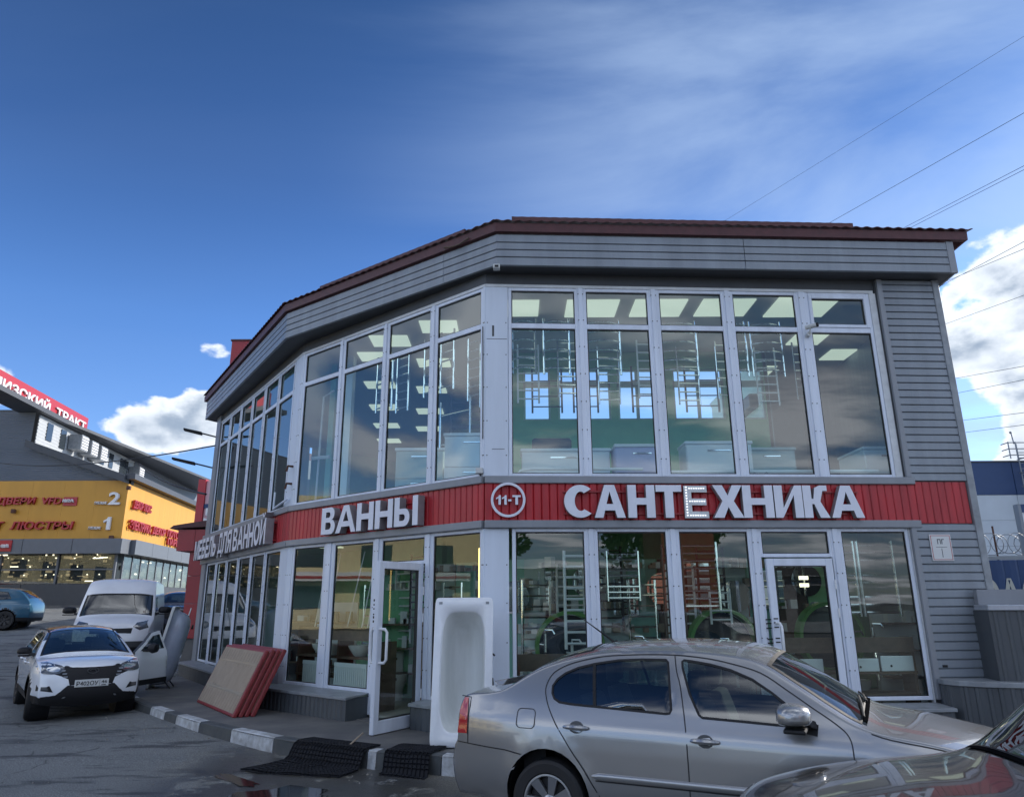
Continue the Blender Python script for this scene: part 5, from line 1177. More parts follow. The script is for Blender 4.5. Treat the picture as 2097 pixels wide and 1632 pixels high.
def make_wheel(root, x, y, r, width, rimm, spokes=7, side=1, rr=.66, steer=0.0, dz=0.0):
    w = bpy.data.objects.new('wheel', None); COL.objects.link(w); w.parent = root; w.location = (x, y, r + dz); w.rotation_euler = (0, 0, steer + (0 if side > 0 else pi))
    h = width / 2; ri = r * rr
    b = MB(); b.lathe([(ri, -h * .8), (ri + .012, -h * .95), (r - .03, -h), (r - .006, -h * .86), (r, -h * .6), (r, h * .6), (r - .006, h * .86), (r - .03, h), (ri + .012, h * .95), (ri, h * .8)], 40, 'Y'); obj('tyre', b, M['tyre'], w, smooth=True, sharp=30)
    b = MB(); b.lathe([(ri + .002, h * .92), (ri - .012, h * .93), (ri - .02, h * .80), (ri - .026, h * .1), (ri - .026, -h * .8)], 40, 'Y')
    for i in range(spokes):
        a = 2 * pi * i / spokes; ca, sa = cos(a), sin(a); ta = Vector((-sa, 0, ca)); ra = Vector((ca, 0, sa))
        for q in (0,):
            w0, w1 = r * .075, r * .13; y0, y1 = h * .62, h * .88; r0, r1 = r * .14, ri - .012
            pts = [ra * r0 - ta * w0, ra * r1 - ta * w1, ra * r1 + ta * w1, ra * r0 + ta * w0]
            b.hexa([tuple(p + Vector((0, yy - .03, 0))) for p, yy in zip(pts, (y0, y1, y1, y0))] + [tuple(p + Vector((0, yy, 0))) for p, yy in zip(pts, (y0, y1, y1, y0))])
    b.lathe([(.001, h * .74), (r * .12, h * .74), (r * .19, h * .60), (r * .20, h * .3)], 24, 'Y')
    obj('rim', b, rimm, w, smooth=True, sharp=25)
    b = MB(); b.lathe([(.001, h * .25), (ri - .03, h * .25)], 32, 'Y'); b.lathe([(ri * .75, h * .3), (.05, h * .3)], 32, 'Y'); obj('brake_disc', b, M['rimdark'], w)
    return w
def make_car(sp, label, cat, loc, rz, rx=0.0):
    car = Car(sp); root = thing(sp['name'], label, cat, loc, rz); root.rotation_euler = (rx, sp.get('ry', 0), rz)
    paint = M[sp['paint']]; P = car.path; n = len(P)
    vsamp = [-1, -.985, -.96, -.92, -.86, -.75, -.6, -.4, -.2, 0, .2, .4, .6, .75, .86, .92, .96, .985, 1]
    glassr = sp['glass']      # list of (i0, i1, vmax)
    strip = [[car.strip_pt(i, v) for v in vsamp] for i in range(n)]
    b = MB(); gl = {}
    roofm = sp.get('roof')
    for i in range(n - 1):
        mid = (car.idx[i] + car.idx[i + 1]) / 2
        for j in range(len(vsamp) - 1):
            vm = abs((vsamp[j] + vsamp[j + 1]) / 2); q = [strip[i][j], strip[i][j + 1], strip[i + 1][j + 1], strip[i + 1][j]]
            hit = None
            for gi, (a, c, vm_) in enumerate(glassr):
                if a < mid < c and vm < vm_: hit = gi
            if hit is not None: gl.setdefault(hit, []).append(q)
            else: b.add(q, [(0, 1, 2, 3)], 1 if (roofm and sp['roofr'][0] < mid < sp['roofr'][1]) else (2 if 'lowm' in sp and (q[0][2] + q[2][2]) / 2 < sp['lowz'] else 0))
    # side outline with wheel arches
    zb = sp['sill']; outline = [(p[0], p[1]) for p in P]; bot = []
    x_front, x_rear = P[-1][0], P[0][0]
    for (wx, wr) in sorted(sp['wheels'], reverse=True):
        ra = wr + sp.get('archgap', .05); cz = wr + sp.get('archz', 0); a0 = math.asin(max(-1, min(1, (zb - cz) / ra)))
        arc = [(wx + ra * cos(a0 + (pi - 2 * a0) * j / 18), cz + ra * sin(a0 + (pi - 2 * a0) * j / 18)) for j in range(19)]; bot += arc
    outline = outline + bot
    wins = [smooth_poly(w_, 3) if sp.get('smoothwin', True) else w_ for w_ in sp['windows']]
    extra = []
    for off_ in (.016, .04):
        for i in range(1, n - 1):
            t_ = Vector((P[i + 1][0] - P[i - 1][0], P[i + 1][1] - P[i - 1][1])).normalized(); q = (P[i][0] + t_.y * off_, P[i][1] - t_.x * off_)
            if inpoly(outline, *q) and not any(inpoly(w_, *q) for w_ in wins): extra.append(q)
    rv, rf, of = cdt_region(outline, wins, .055, extra, .062)
    wf = [[] for _ in wins]
    for side in (1, -1):
        skipw = sp.get('opendoor') if side == sp.get('openside', 0) else None
        V = [(v.x, side * car.W(v.x, v.y), v.y) for v in rv]; fs = []; ms = []
        for f, o in zip(rf, of):
            if 0 not in o: continue
            k = [q for q in o if q > 0]
            cx = sum(rv[i].x for i in f) / len(f); cz = sum(rv[i].y for i in f) / len(f)
            if skipw and skipw[0] < cx < skipw[1] and cz > skipw[2] and cz < skipw[3]: continue
            if k: wf[k[0] - 1].append((side, f)); continue
            fs.append(f); ms.append(2 if 'lowm' in sp and (cz < sp['lowz'] or any(math.hypot(cx - wx, cz - wr) < wr + .10 for wx, wr in sp['wheels'])) else 0)
        o = len(b.v); b.v += V; b.f += [tuple(i + o for i in f) for f in fs]; b.mi += ms
    # drop unused vertices through weld
    me = b.mesh('body', [paint, M[roofm] if roofm else paint, M[sp['lowm']] if 'lowm' in sp else paint], smooth=True, weld=True, sharp=70)
    bm = bmesh.new(); bm.from_mesh(me); bmesh.ops.delete(bm, geom=[v for v in bm.verts if not v.link_faces], context='VERTS')
    bmesh.ops.recalc_face_normals(bm, faces=bm.faces)
    # make sure normals look outwards
    tot = sum((f.calc_center_median() - Vector((car.L / 2, 0, .7))).dot(f.normal) * f.calc_area() for f in bm.faces)
    if tot < 0: bmesh.ops.reverse_faces(bm, faces=bm.faces)
    car.bvh = BVHTree.FromBMesh(bm); bm.to_mesh(me); bm.free(); body = link('body', me, root)
    GM = M[sp.get('gmat', 'carglass')]
    for gi, qs in gl.items():
        g = MB()
        for q in qs: g.add(q, [(0, 1, 2, 3)])
        obj(sp['glassn'][gi], g, GM, root, smooth=True, weld=True, sharp=None)
        # black ceramic border
        a, c, vm_ = glassr[gi]; ii = [i for i in range(n) if a <= car.idx[i] <= c]
        g = MB(); e = .003
        def off(p): return (p[0], p[1], p[2] + e)
        for sg in (1, -1): g.grid([[off(car.strip_pt(i, sg * (vm_ - .045))), off(car.strip_pt(i, sg * vm_))] for i in ii])
        for i in ii[:1] + ii[-1:]:
            i2 = i + 1 if i == ii[0] else i - 1
            g.grid([[off(tuple(Vector(car.strip_pt(i, v)).lerp(Vector(car.strip_pt(i2, v)), f)) ) for v in [vm_ * (k / 6 - 1) for k in range(13)]] for f in (0, .45)])
        obj('seal', g, M['black'], root)
    for wi, lst in enumerate(wf):
        for side in (1, -1):
            fl = [f for s_, f in lst if s_ == side]
            if not fl: continue
            g = MB(); used = {}; vs_ = []; fs = []
            for f in fl:
                t = []
                for i in f:
                    if i not in used: used[i] = len(vs_); v = rv[i]; vs_.append((v.x, side * (car.W(v.x, v.y) - .004), v.y))
                    t.append(used[i])
                fs.append(t)
            g.add(vs_, fs); obj('side_window', g, GM, root, smooth=True, sharp=None, recalc=True)
            b2 = ribbon(car, wins[wi], .017, side, .002, True); obj('window_seal', b2, M['black'], root)
    for side in (1, -1):
        for pts in sp.get('lines', []):
            obj('panel_gap', ribbon(car, pts, .008, side, .0025), M['black'], root)
    # wheels and wells
    tw = sp.get('tw', .21)
    for wx, wr in sp['wheels']:
        for side in (1, -1):
            make_wheel(root, wx, side * (sp['w'] - .012 - tw / 2), wr, tw, M[sp.get('rim', 'alloy')], sp.get('spokes', 7), side, steer=sp.get('steer', 0) if wx > car.L / 2 else 0, dz=sp.get('wheelz', 0))
            g = MB(); ra = wr + sp.get('archgap', .05) + .004; g.lathe([(ra, side * (sp['w'] - .06)), (ra, side * .52), (.02, side * .50)], 24, 'Y', (wx, 0, wr + sp.get('archz', 0))); obj('wheel_well', g, M['black'], root)
    # underbody, seats, dashboard
    x0, x1 = sp.get('cabin', (1.0, 3.2)); zf = sp['sill'] + .03; hw = sp['w'] - .14
    g = MB(); g.box(.3, car.L - .3, -hw + .2, hw - .2, zf - .08, zf); g.box(x0 - .3, x1 + .35, -hw, hw, zf, zf + .02); g.box(x1 + .05, x1 + .33, -hw + .02, hw - .02, zf + .35, car.belt(x1) - .06); g.box(x0 - .5, x0 - .3, -hw + .04, hw - .04, zf, car.belt(x0) - .1)
    obj('floor_pan', g, M['black'], root)
    hs = sp.get('seath', .62)
    for sx in ([x1 - .75] + ([x0 + .25] if sp.get('rearseat', True) else [])):
        for sy in ((-.36, .36)):
            g = MB(); g.box(sx - .05, sx + .45, sy - .25, sy + .25, zf + .12, zf + .30); g.hexa([(sx - .12, sy - .24, zf + .2), (sx, sy - .24, zf + .2), (sx, sy + .24, zf + .2), (sx - .12, sy + .24, zf + .2), (sx - .30, sy - .20, zf + hs + .12), (sx - .20, sy - .20, zf + hs + .12), (sx - .20, sy + .20, zf + hs + .12), (sx - .30, sy + .20, zf + hs + .12)]); g.box(sx - .33, sx - .22, sy - .12, sy + .12, zf + hs + .15, zf + hs + .33)
            bevel(obj('seat', g, M['seat'], root), .03, 2)
    g = MB(); cx, cz = x1 - .15, car.belt(x1) - .02; sy = .36
    ring = [(cx - .06 * cos(2 * pi * k / 20), sy + .18 * sin(2 * pi * k / 20), cz - .17 * cos(2 * pi * k / 20)) for k in range(21)]; g.tube(ring, .014, 6); obj('steering_wheel', g, M['black'], root, smooth=True)
    # mirrors
    if 'mirror' in sp:
        mx_, mz, mm, sz = sp['mirror']
        for side in (1, -1):
            if side == sp.get('openside', 0) and 'opendoor' in sp: continue
            w = car.W(mx_, mz); g = MB(); prof = [(-.085, .45, .6), (-.07, .8, .85), (-.02, 1, 1), (.04, .9, .93), (.085, .6, .7), (.10, .25, .3)]
            rows = []
            for dx, fy, fz in prof: rows.append([(mx_ + dx * sz, side * (w + .155 * sz + .115 * sz * fy * math.copysign(abs(cos(2 * pi * k / 20)) ** .7, cos(2 * pi * k / 20))), mz + .055 * sz + (.080 if sin(2 * pi * k / 20) > 0 else .042) * sz * fz * math.copysign(abs(sin(2 * pi * k / 20)) ** .7, sin(2 * pi * k / 20))) for k in range(21)])
            g.grid(rows); g.add(rows[0][:-1], [tuple(range(20))]); g.add(rows[-1][:-1], [tuple(range(20))])
            mo = obj('mirror', g, M[mm], root, smooth=True, sharp=None, weld=True)
            g = MB(); g.hexa([(mx_ + .0, side * (w - .01), mz - .03), (mx_ + .15, side * (w - .005), mz - .03), (mx_ + .11, side * (w + .10), mz + .0), (mx_ + .03, side * (w + .10), mz + .0), (mx_ + .02, side * (w - .02), mz + .03), (mx_ + .13, side * (w - .02), mz + .03), (mx_ + .09, side * (w + .10), mz + .045), (mx_ + .03, side * (w + .10), mz + .045)])
            g.box(mx_ - .05 * sz, mx_ + .07 * sz, min(side * (w + .06), side * (w + .25 * sz)), max(side * (w + .06), side * (w + .25 * sz)), mz - .022, mz + .005)
            bevel(obj('mirror_foot', g, M['black'], root), .01, 2)
    for (hx, hz) in sp.get('handles', []):
        for side in (1, -1):
            if side == sp.get('openside', 0) and 'opendoor' in sp and sp['opendoor'][0] < hx < sp['opendoor'][1]: continue
            w = car.W(hx, hz); g = MB(); ns_ = 14
            g.tube([(hx + .105 * (k / 6 - 1), side * (w + .010 + .026 * sin(pi * k / 12)), hz + .004 * sin(pi * k / 12)) for k in range(13)], [.011 + .010 * sin(pi * k / 12) ** .5 for k in range(13)], 8)
            obj('door_handle', g, paint, root, smooth=True)
            g = MB(); g.add([(hx + .062 * cos(2 * pi * k / 18), side * (car.W(hx, hz + .045 * sin(2 * pi * k / 18)) + .002), hz + .046 * sin(2 * pi * k / 18)) for k in range(18)], [tuple(range(18))]); obj('handle_recess', g, M['darkgrey'], root)
    return root, car
def roundrect(x0, x1, z0, z1, r, k=5):
    out = []
    for cx, cz, a in ((x1 - r, z1 - r, 0), (x0 + r, z1 - r, 90), (x0 + r, z0 + r, 180), (x1 - r, z0 + r, 270)):
        for j in range(k + 1): t = radians(a + 90 * j / k); out.append((cx + r * cos(t), cz + r * sin(t)))
    return out

def cowl(car, root, a=None, vm=.84):
    a = car.sp['glass'][-1][1] if a is None else a; ii = [i for i in range(len(car.path)) if a - .25 <= car.idx[i] <= a + .25]; g = MB(); vs_ = [vm * (k / 10 - 1) for k in range(21)]
    g.grid([[(lambda p: (p[0] + .004, p[1], p[2] + .006))(car.strip_pt(i, v)) for v in vs_] for i in ii]); obj('cowl', g, M['cowl'], root, smooth=True)
# --- silver beige liftback in front
SED = dict(name='liftback_car', L=4.57, w=.885, sill=.22, belt=(.99, .915), tum=.40, tum2=.35, plan=(3.5, .20, 1.0, .17), wheels=[(1.083, .317), (3.66, .317)], paint='beige',
    edge=[(.20, .22, .03), (.16, .34, .06), (.15, .50, .06), (.17, .60, .06), (.20, .66, .05), (.20, .82, .05), (.215, .95, .04), (.28, 1.01, .03), (.50, 1.035, .03), (.66, 1.075, .035), (.93, 1.225, .06), (1.20, 1.315, .075), (1.55, 1.378, .075), (2.1, 1.40, .075), (2.5, 1.378, .08), (2.76, 1.325, .09), (3.04, 1.165, .10), (3.25, 1.035, .10), (3.41, .950, .085), (3.58, .902, .062), (3.86, .863, .060), (4.18, .795, .072), (4.37, .70, .13), (4.43, .55, .16), (4.43, .38, .16), (4.38, .22, .12)],
    glass=[(9.15, 11.6, .86), (15.1, 18.3, .93)], glassn=['rear_window', 'windscreen'],
    windows=[[(1.10, 1.113), (1.105, 1.06), (1.13, 1.02), (1.18, .995), (1.30, .984), (1.50, .977), (2.07, .955), (2.10, .96), (2.112, .985), (2.09, 1.15), (2.065, 1.315), (2.045, 1.335), (1.85, 1.333), (1.646, 1.322), (1.443, 1.29), (1.30, 1.255), (1.20, 1.213), (1.133, 1.165)],
             [(2.178, 1.326), (2.185, 1.28), (2.25, 1.10), (2.325, .96), (2.35, .943), (2.6, .935), (2.88, .925), (3.08, .925), (3.06, .965), (2.969, 1.05), (2.86, 1.13), (2.72, 1.215), (2.557, 1.275), (2.40, 1.310), (2.25, 1.330), (2.19, 1.335)]], smoothwin=False,
    lines=[catmull([(1.56, .28), (1.521, .344), (1.409, .519), (1.292, .666), (1.129, .886), (1.058, 1.022), (1.042, 1.111), (1.085, 1.205), (1.18, 1.265), (1.30, 1.305), (1.516, 1.348), (1.8, 1.368), (2.103, 1.372), (2.35, 1.355), (2.55, 1.322), (2.78, 1.262), (2.971, 1.15), (3.127, 1.05), (3.277, .955), (3.359, .875), (3.375, .74), (3.36, .45), (3.33, .26)], 4)[0],
           catmull([(2.115, 1.37), (2.14, 1.25), (2.178, 1.137), (2.225, .85), (2.235, .55), (2.23, .26)], 3)[0],
           [(.20, .632), (.31, .628), (.70, .612), (.86, .592)], [(.205, .995), (.312, .99), (.318, .63)], catmull([(3.50, .905), (3.62, .875), (3.9, .835), (4.1, .79)], 3)[0]],
    mirror=(3.02, .935, 'beige', 1.22), handles=[(1.345, .822), (2.37, .787)], cabin=(1.3, 3.25), wheelz=-.07, archz=-.03, archgap=.046, gmat='carglass', spokes=7, rim='alloy', seath=.66)
HX, HY, HA = -0.329, 7.679, -0.452
hero, hc = make_car(SED, 'silver beige liftback parked along the right shop front, roof aerial raised', 'car', (HX, HY, -.129), HA)
for side in (1, -1):
    obj('fuel_flap' if side < 0 else 'panel_gap', ribbon(hc, roundrect(.81, .975, .79, .935, .035), .006, side, .003, True), M['black'], hero)
    g = MB(); rows = []
    for xx in [1.47 + i * .0583 for i in range(32)]:
        w = hc.W(xx, .48); k = min(1, (xx - 1.44) / .09, (3.31 - xx) / .06); rows.append([(xx, side * (w + o * max(.1, k)), .48 + dz_ * max(.3, k)) for o, dz_ in ((0, .028), (.009, .022), (.011, 0), (.008, -.020), (0, -.027))])
    g.grid(rows); obj('rubbing_strip', g, M['beige'], hero, smooth=True, sharp=60)
    obj('panel_gap', ribbon(hc, [(1.50, .449), (2.4, .449), (3.3, .449)], .010, side, .003), M['black'], hero)
    # tail lamp wrapping from the side
    rv, rf, of = cdt_region([(.200, .70), (.308, .705), (.305, .85), (.285, .985), (.240, .985), (.205, .88)], [], .03); g = MB()
    g.add([(v.x, side * (hc.W(v.x, v.y) + .006), v.y) for v in rv], [f for f, o in zip(rf, of) if 0 in o]); obj('tail_light', g, M['taillight'], hero, smooth=True, sharp=None)
    obj('window_divider', ribbon(hc, [(1.443, 1.285), (1.488, .985)], .026, side, .003), M['black'], hero)
    g = ribbon(hc, [(3.05, .925), (3.16, .905)], .075, side, .004); obj('mirror_triangle', g, M['black'], hero)
patch(hc, [(.52, .70), (.52, .95), (.72, .96), (.72, .70)], .008, M['taillight'], 'tail_light', hero, front=False)
patch(hc, [(.50, .66), (.50, .60), (.78, .62), (.76, .74), (.62, .76)], .006, M['lampglass'], 'headlight', hero)
patch(hc, [(-.42, .50), (.42, .50), (.46, .68), (-.46, .68)], .008, M['black'], 'grille', hero, mirror=False)
g = MB(); g.hexa([(.50, -.62, 1.09), (.56, -.62, 1.08), (.56, .62, 1.08), (.50, .62, 1.09), (.46, -.60, 1.115), (.60, -.60, 1.14), (.60, .60, 1.14), (.46, .60, 1.115)])
bevel(obj('rear_spoiler', g, M['beige'], hero), .008, 2)
g = MB(); g.tube([(1.42, 0, 1.425), (1.22, -.0, 1.56), (1.10, 0, 1.64)], [.010, .006, .004], 8); g.lathe([(.03, 1.42), (.012, 1.45)], 10, 'Z', (1.43, 0, 0)); obj('aerial', g, M['black'], hero)
ib = max(i for i in range(len(hc.path)) if hc.idx[i] <= 18.2)
for v0, v1 in ((-.80, -.02), (-.05, .74)):
    g = MB(); A_, B_ = Vector(hc.strip_pt(ib, v0)), Vector(hc.strip_pt(ib - 2, v1)); M_ = Vector(hc.strip_pt(ib - 1, (v0 + v1) / 2)); up_ = Vector((.006, 0, .016)); g.tube([A_ + up_, M_ + up_, B_ + up_], .009, 6); obj('wiper', g, M['black'], hero)
cowl(hc, hero)

# --- dark grey car at the lower right corner, only its bonnet and windscreen edge in view
DK = dict(SED); DK.update(name='dark_car', paint='darkcar', rim='alloy', mirror=(2.98, .955, 'black', 1.0), w=.90)
DK['edge'] = [(a if a < 3.5 else 3.5 + (a - 3.5) * 1.4, z * 1.04, c) for a, z, c in SED['edge']]; DK['edge'] = [(a, z * (1 + .10 * sstep(a, 3.45, 3.0)), c) for a, z, c in DK['edge']]; DK['belt'] = (1.03, .955); DK['L'] = 4.98; DK['wheels'] = [(1.083, .317), (4.0, .317)]; DK['plan'] = (3.9, .20, 1.0, .17); DK.pop('mirror')
DX, DY, DA = 6.06, 3.55, radians(172)
dark, dc = make_car(DK, 'glossy dark grey car nose at the lower right corner, its bonnet mirroring the shop', 'car', (DX, DY, -.19), DA)
patch(dc, [(.46, .70), (.58, .80), (.74, .82), (.78, .76), (.76, .68), (.55, .64)], .008, M['lampglass'], 'headlight', dark)
patch(dc, [(-.42, .50), (.42, .50), (.46, .72), (-.46, .72)], .010, M['black'], 'grille', dark, mirror=False)
patch(dc, [(.02, .735), (-.02, .735), (-.44, .72), (-.44, .735), (.44, .735), (.44, .72)][0:2] + [(-.02, .76), (.02, .76)], .012, M['chrome'], 'badge', dark, mirror=False)
for s_ in (1, -1):
    g = MB(); pts = [(3.46, s_ * .56, 1.0), (3.9, s_ * .50, .975), (4.25, s_ * .40, .90)]
    ii = [i for i in range(len(dc.path)) if 19.2 <= dc.idx[i] <= 21.8]
    for i0, i1 in zip(ii, ii[1:]): pass
    g.grid([[tuple(Vector(dc.strip_pt(i, s_ * v)) + Vector((0, 0, h))) for v, h in ((.885, .001), (.892, .001))] for i in ii]); obj('panel_gap', g, M['black'], dark)
cowl(dc, dark)
# --- white crossover estate with open door
VS = dict(name='white_crossover', L=4.42, w=.875, sill=.30, belt=(1.06, .99), tum=.42, tum2=.3, plan=(3.5, .17, .9, .12), wheels=[(.93, .345), (3.565, .345)], paint='whitecar', roof='darkcar', roofr=(8.3, 11.4), lowm='black', lowz=.42,
    edge=[(.10, .30, .05), (.06, .5, .08), (.05, .75, .08), (.10, .95, .06), (.16, 1.05, .04), (.30, 1.20, .05), (.55, 1.38, .05), (.9, 1.44, .06), (1.4, 1.475, .06), (1.9, 1.47, .06), (2.3, 1.43, .07), (2.6, 1.34, .085), (2.95, 1.18, .10), (3.28, 1.035, .09), (3.4, 1.005, .05), (3.8, .97, .07), (4.12, .90, .10), (4.24, .80, .15), (4.27, .62, .17), (4.27, .45, .17), (4.22, .30, .14)],
    glass=[(4.3, 6.1, .85), (10.35, 13.2, .92)], glassn=['rear_window', 'windscreen'], windows=[[(.85, 1.12), (.95, 1.07), (2.05, 1.045), (2.07, 1.40), (1.5, 1.41), (1.1, 1.36)], [(2.17, 1.40), (2.16, 1.04), (2.95, 1.015), (2.75, 1.16), (2.45, 1.34)]], smoothwin=False,
    lines=[[(2.12, 1.44), (2.12, 1.0), (2.08, .40)], [(3.18, 1.03), (3.22, .8), (3.16, .40)], [(1.15, 1.0), (1.15, .75), (1.42, .42)]], mirror=(2.93, 1.05, 'black', 1.05), handles=[(1.35, .92), (2.35, .90)], cabin=(1.1, 3.1), gmat='carglass', rim='rimdark', steer=radians(-6),
    openside=1, opendoor=(2.14, 3.17, .40, 1.41))
LA = math.atan2(-.80, .60); fx, fy = cos(LA), sin(LA); ax = Vector((-7.36, 13.2)); VSC = .93
lo_ = ax - Vector((fx, fy)) * 3.565 * VSC
lada, lc = make_car(VS, 'white crossover with dark roof and open driver door parked by the painted kerb', 'car', (lo_.x, lo_.y, gz(ax.x, ax.y)), LA); lada.scale = (VSC, VSC, VSC)
fp_ = 'frontmask'
patch(lc, [(-.33, .60), (-.36, .70), (-.60, .80), (-.42, .915), (.42, .915), (.60, .80), (.36, .70), (.33, .60)], .006, M['black'], 'grille', lada, mirror=False)
patch(lc, [(-.80, .30), (-.80, .42), (-.52, .45), (-.36, .60), (.36, .60), (.52, .45), (.80, .42), (.80, .30)], .007, M['black'], 'lower_bumper', lada, mirror=False)
for z_ in (.74, .79, .84, .885):
    wd = .44 + .05 * (z_ - .74) / .145; patch(lc, [(-wd, z_ - .010), (wd, z_ - .010), (wd, z_ + .010), (-wd, z_ + .010)], .016, M['galv'], 'grille_bar', lada, mirror=False)
patch(lc, smooth_poly([(.50, .80), (.44, .90), (.60, .955), (.80, 1.0), (.83, .90), (.74, .80)], 3), .012, M['lampglass'], 'headlight', lada)
patch(lc, smooth_poly([(.52, .83), (.50, .885), (.62, .92), (.70, .88), (.64, .83)], 3), .018, M['chrome'], 'lamp_reflector', lada)
patch(lc, [(.56, .50), (.62, .60), (.80, .62), (.80, .52)], .008, M['black'], 'fog_lamp_bezel', lada)
patch(lc, [(.63, .535), (.66, .59), (.74, .59), (.74, .54)], .013, M['lampglass'], 'fog_lamp', lada)
patch(lc, [(-.42, .395), (.42, .395), (.40, .42), (-.40, .42)], .013, M['alloy'], 'skid_bar', lada, mirror=False)
xx = lc.end_x(0, .60) + .012
g = MB(); g.box(xx, xx + .012, -.262, .262, .565, .685); bevel(obj('number_plate', g, M['plate'], lada), .004, 1)
fit_text('plate_text', 'Р402ОУ', .335, .072, .002, (xx + .012, -.235, .588), (0, 1, 0), (0, 0, 1), (1, 0, 0), [M['ink']], lada, bold=.015)
fit_text('plate_text', '46', .09, .05, .002, (xx + .012, .145, .612), (0, 1, 0), (0, 0, 1), (1, 0, 0), [M['ink']], lada, bold=.015)
g = MB(); g.box(xx + .012, xx + .0135, .118, .122, .57, .68); g.box(xx + .012, xx + .0135, .15, .22, .578, .592); obj('plate_mark', g, M['ink'], lada)
g = MB(); xe = lc.end_x(0, .82) + .022
g.tube([(xe, .085 * cos(2 * pi * k / 24), .825 + .045 * sin(2 * pi * k / 24)) for k in range(25)], .008, 6); g.tube([(xe, -.05, .825), (xe, -.02, .845), (xe, .03, .845), (xe, .055, .80)], .008, 6); obj('badge', g, M['darkgrey'], lada, smooth=True)
for s_ in (1, -1):
    g = MB(); g.tube([(x_, s_ * (lc.W(x_, 1.43) - .02), 1.475 - .03 * abs(x_ - 1.5)) for x_ in (.6, .75, 1.2, 1.8, 2.2, 2.35)], .014, 6); obj('roof_rail', g, M['black'], lada)
# open door, hinged at its front edge on the car's left side
dr = bpy.data.objects.new('door', None); COL.objects.link(dr); dr.parent = lada; hx_ = 3.16; dr.location = (hx_, lc.W(hx_, .8) + .02, 0); dr.rotation_euler = (0, 0, radians(-48)); dr['label'] = 'open driver door'
pts = [(3.16, .42), (3.18, .8), (3.10, 1.03), (2.75, 1.20), (2.45, 1.37), (2.17, 1.41), (2.15, 1.0), (2.15, .42)]
wn = [(2.23, 1.34), (2.22, 1.06), (2.95, 1.04), (2.74, 1.15), (2.45, 1.31)]
rv, rf, of = cdt_region(pts, [wn], .06); w_h = lc.W(hx_, .8)
for nm, dy, m_ in (('door_skin', 0, 'whitecar'), ('door_lining', -.07, 'seat')):
    g = MB(); g.add([(v.x - hx_, lc.W(v.x, v.y) - w_h + dy, v.y) for v in rv], [f for f, o in zip(rf, of) if 0 in o and 1 not in o]); obj(nm, g, mat('door_paint', (0.80, 0.83, 0.88), .25, coat=1) if dy == 0 else M[m_], dr, smooth=True, sharp=None)
g = MB(); g.add([(v.x - hx_, lc.W(v.x, v.y) - w_h - .02, v.y) for v in rv], [f for f, o in zip(rf, of) if 1 in o]); obj('side_window', g, M['carglass'], dr)
g = MB(); P2 = pts + [pts[0]]; g.grid([[(x - hx_, lc.W(x, z) - w_h + o, z) for o in (0, -.07)] for x, z in P2]); obj('door_edge', g, M['darkgrey'], dr)
g = MB(); g.box(2.15 - hx_, 0, -.03, .012, .40, .50); obj('door_foot', g, M['black'], dr)
g = MB(); g.lathe([(.001, -.10), (.07, -.08), (.10, 0), (.08, .08), (.001, .10)], 14, 'Y', (-.22, .20, 1.10)); g.box(-.24, -.18, .0, .14, 1.03, 1.07); obj('mirror', g, M['black'], dr, smooth=True)

# --- white panel van
VN = dict(name='panel_van', L=5.4, w=1.0, sill=.38, belt=(1.25, 1.22), tum=.10, tum2=.03, plan=(4.3, .15, .2, .02), wheels=[(1.0, .34), (4.45, .34)], paint='whitevan', aup=.02, crease=.0, flare=.01, lowm='black', lowz=.52, pw=4.0,
    edge=[(.05, .38, .02), (.02, 1.0, .02), (.02, 1.9, .02), (.10, 2.12, .04), (.4, 2.18, .06), (2.5, 2.22, .06), (3.4, 2.20, .07), (3.75, 2.10, .09), (4.02, 1.86, .10), (4.42, 1.40, .12), (4.62, 1.16, .13), (4.95, 1.02, .14), (5.12, .88, .16), (5.20, .62, .18), (5.18, .38, .17)],
    glass=[(8.1, 9.85, .93)], glassn=['windscreen'], windows=[[(3.35, 1.25), (4.30, 1.22), (4.15, 1.45), (3.95, 1.72), (3.40, 1.75)]], smoothwin=False, lines=[[(3.28, 1.85), (3.28, .45)], [(2.1, 1.9), (2.1, .45)]], mirror=(4.25, 1.28, 'black', 1.55), cabin=(3.2, 4.1), rearseat=False, tw=.22, rim='rimdark')
va = math.atan2(-.93, .37); vo = Vector((-10.95, 20.6)) - Vector((cos(va), sin(va))) * 5.2
van, vc = make_car(VN, 'white high panel van behind the white crossover, roof crusted with dust', 'van', (vo.x, vo.y, gz(-10.8, 21)), va)
patch(vc, [(.52, .95), (.60, 1.06), (.86, 1.12), (.90, .92), (.70, .86)], .01, M['lampglass'], 'headlight', van)
patch(vc, [(-.50, .78), (.50, .78), (.52, .92), (-.52, .92)], .01, M['black'], 'grille', van, mirror=False)
patch(vc, [(-.90, .40), (-.90, .58), (.90, .58), (.90, .40)], .01, M['darkgrey'], 'bumper', van, mirror=False)
g = MB(); g.tube([(4.60, -.6, 1.30), (4.5, -.1, 1.42)], .012, 6); g.tube([(4.60, .2, 1.30), (4.5, .7, 1.42)], .012, 6); obj('wiper', g, M['black'], van)

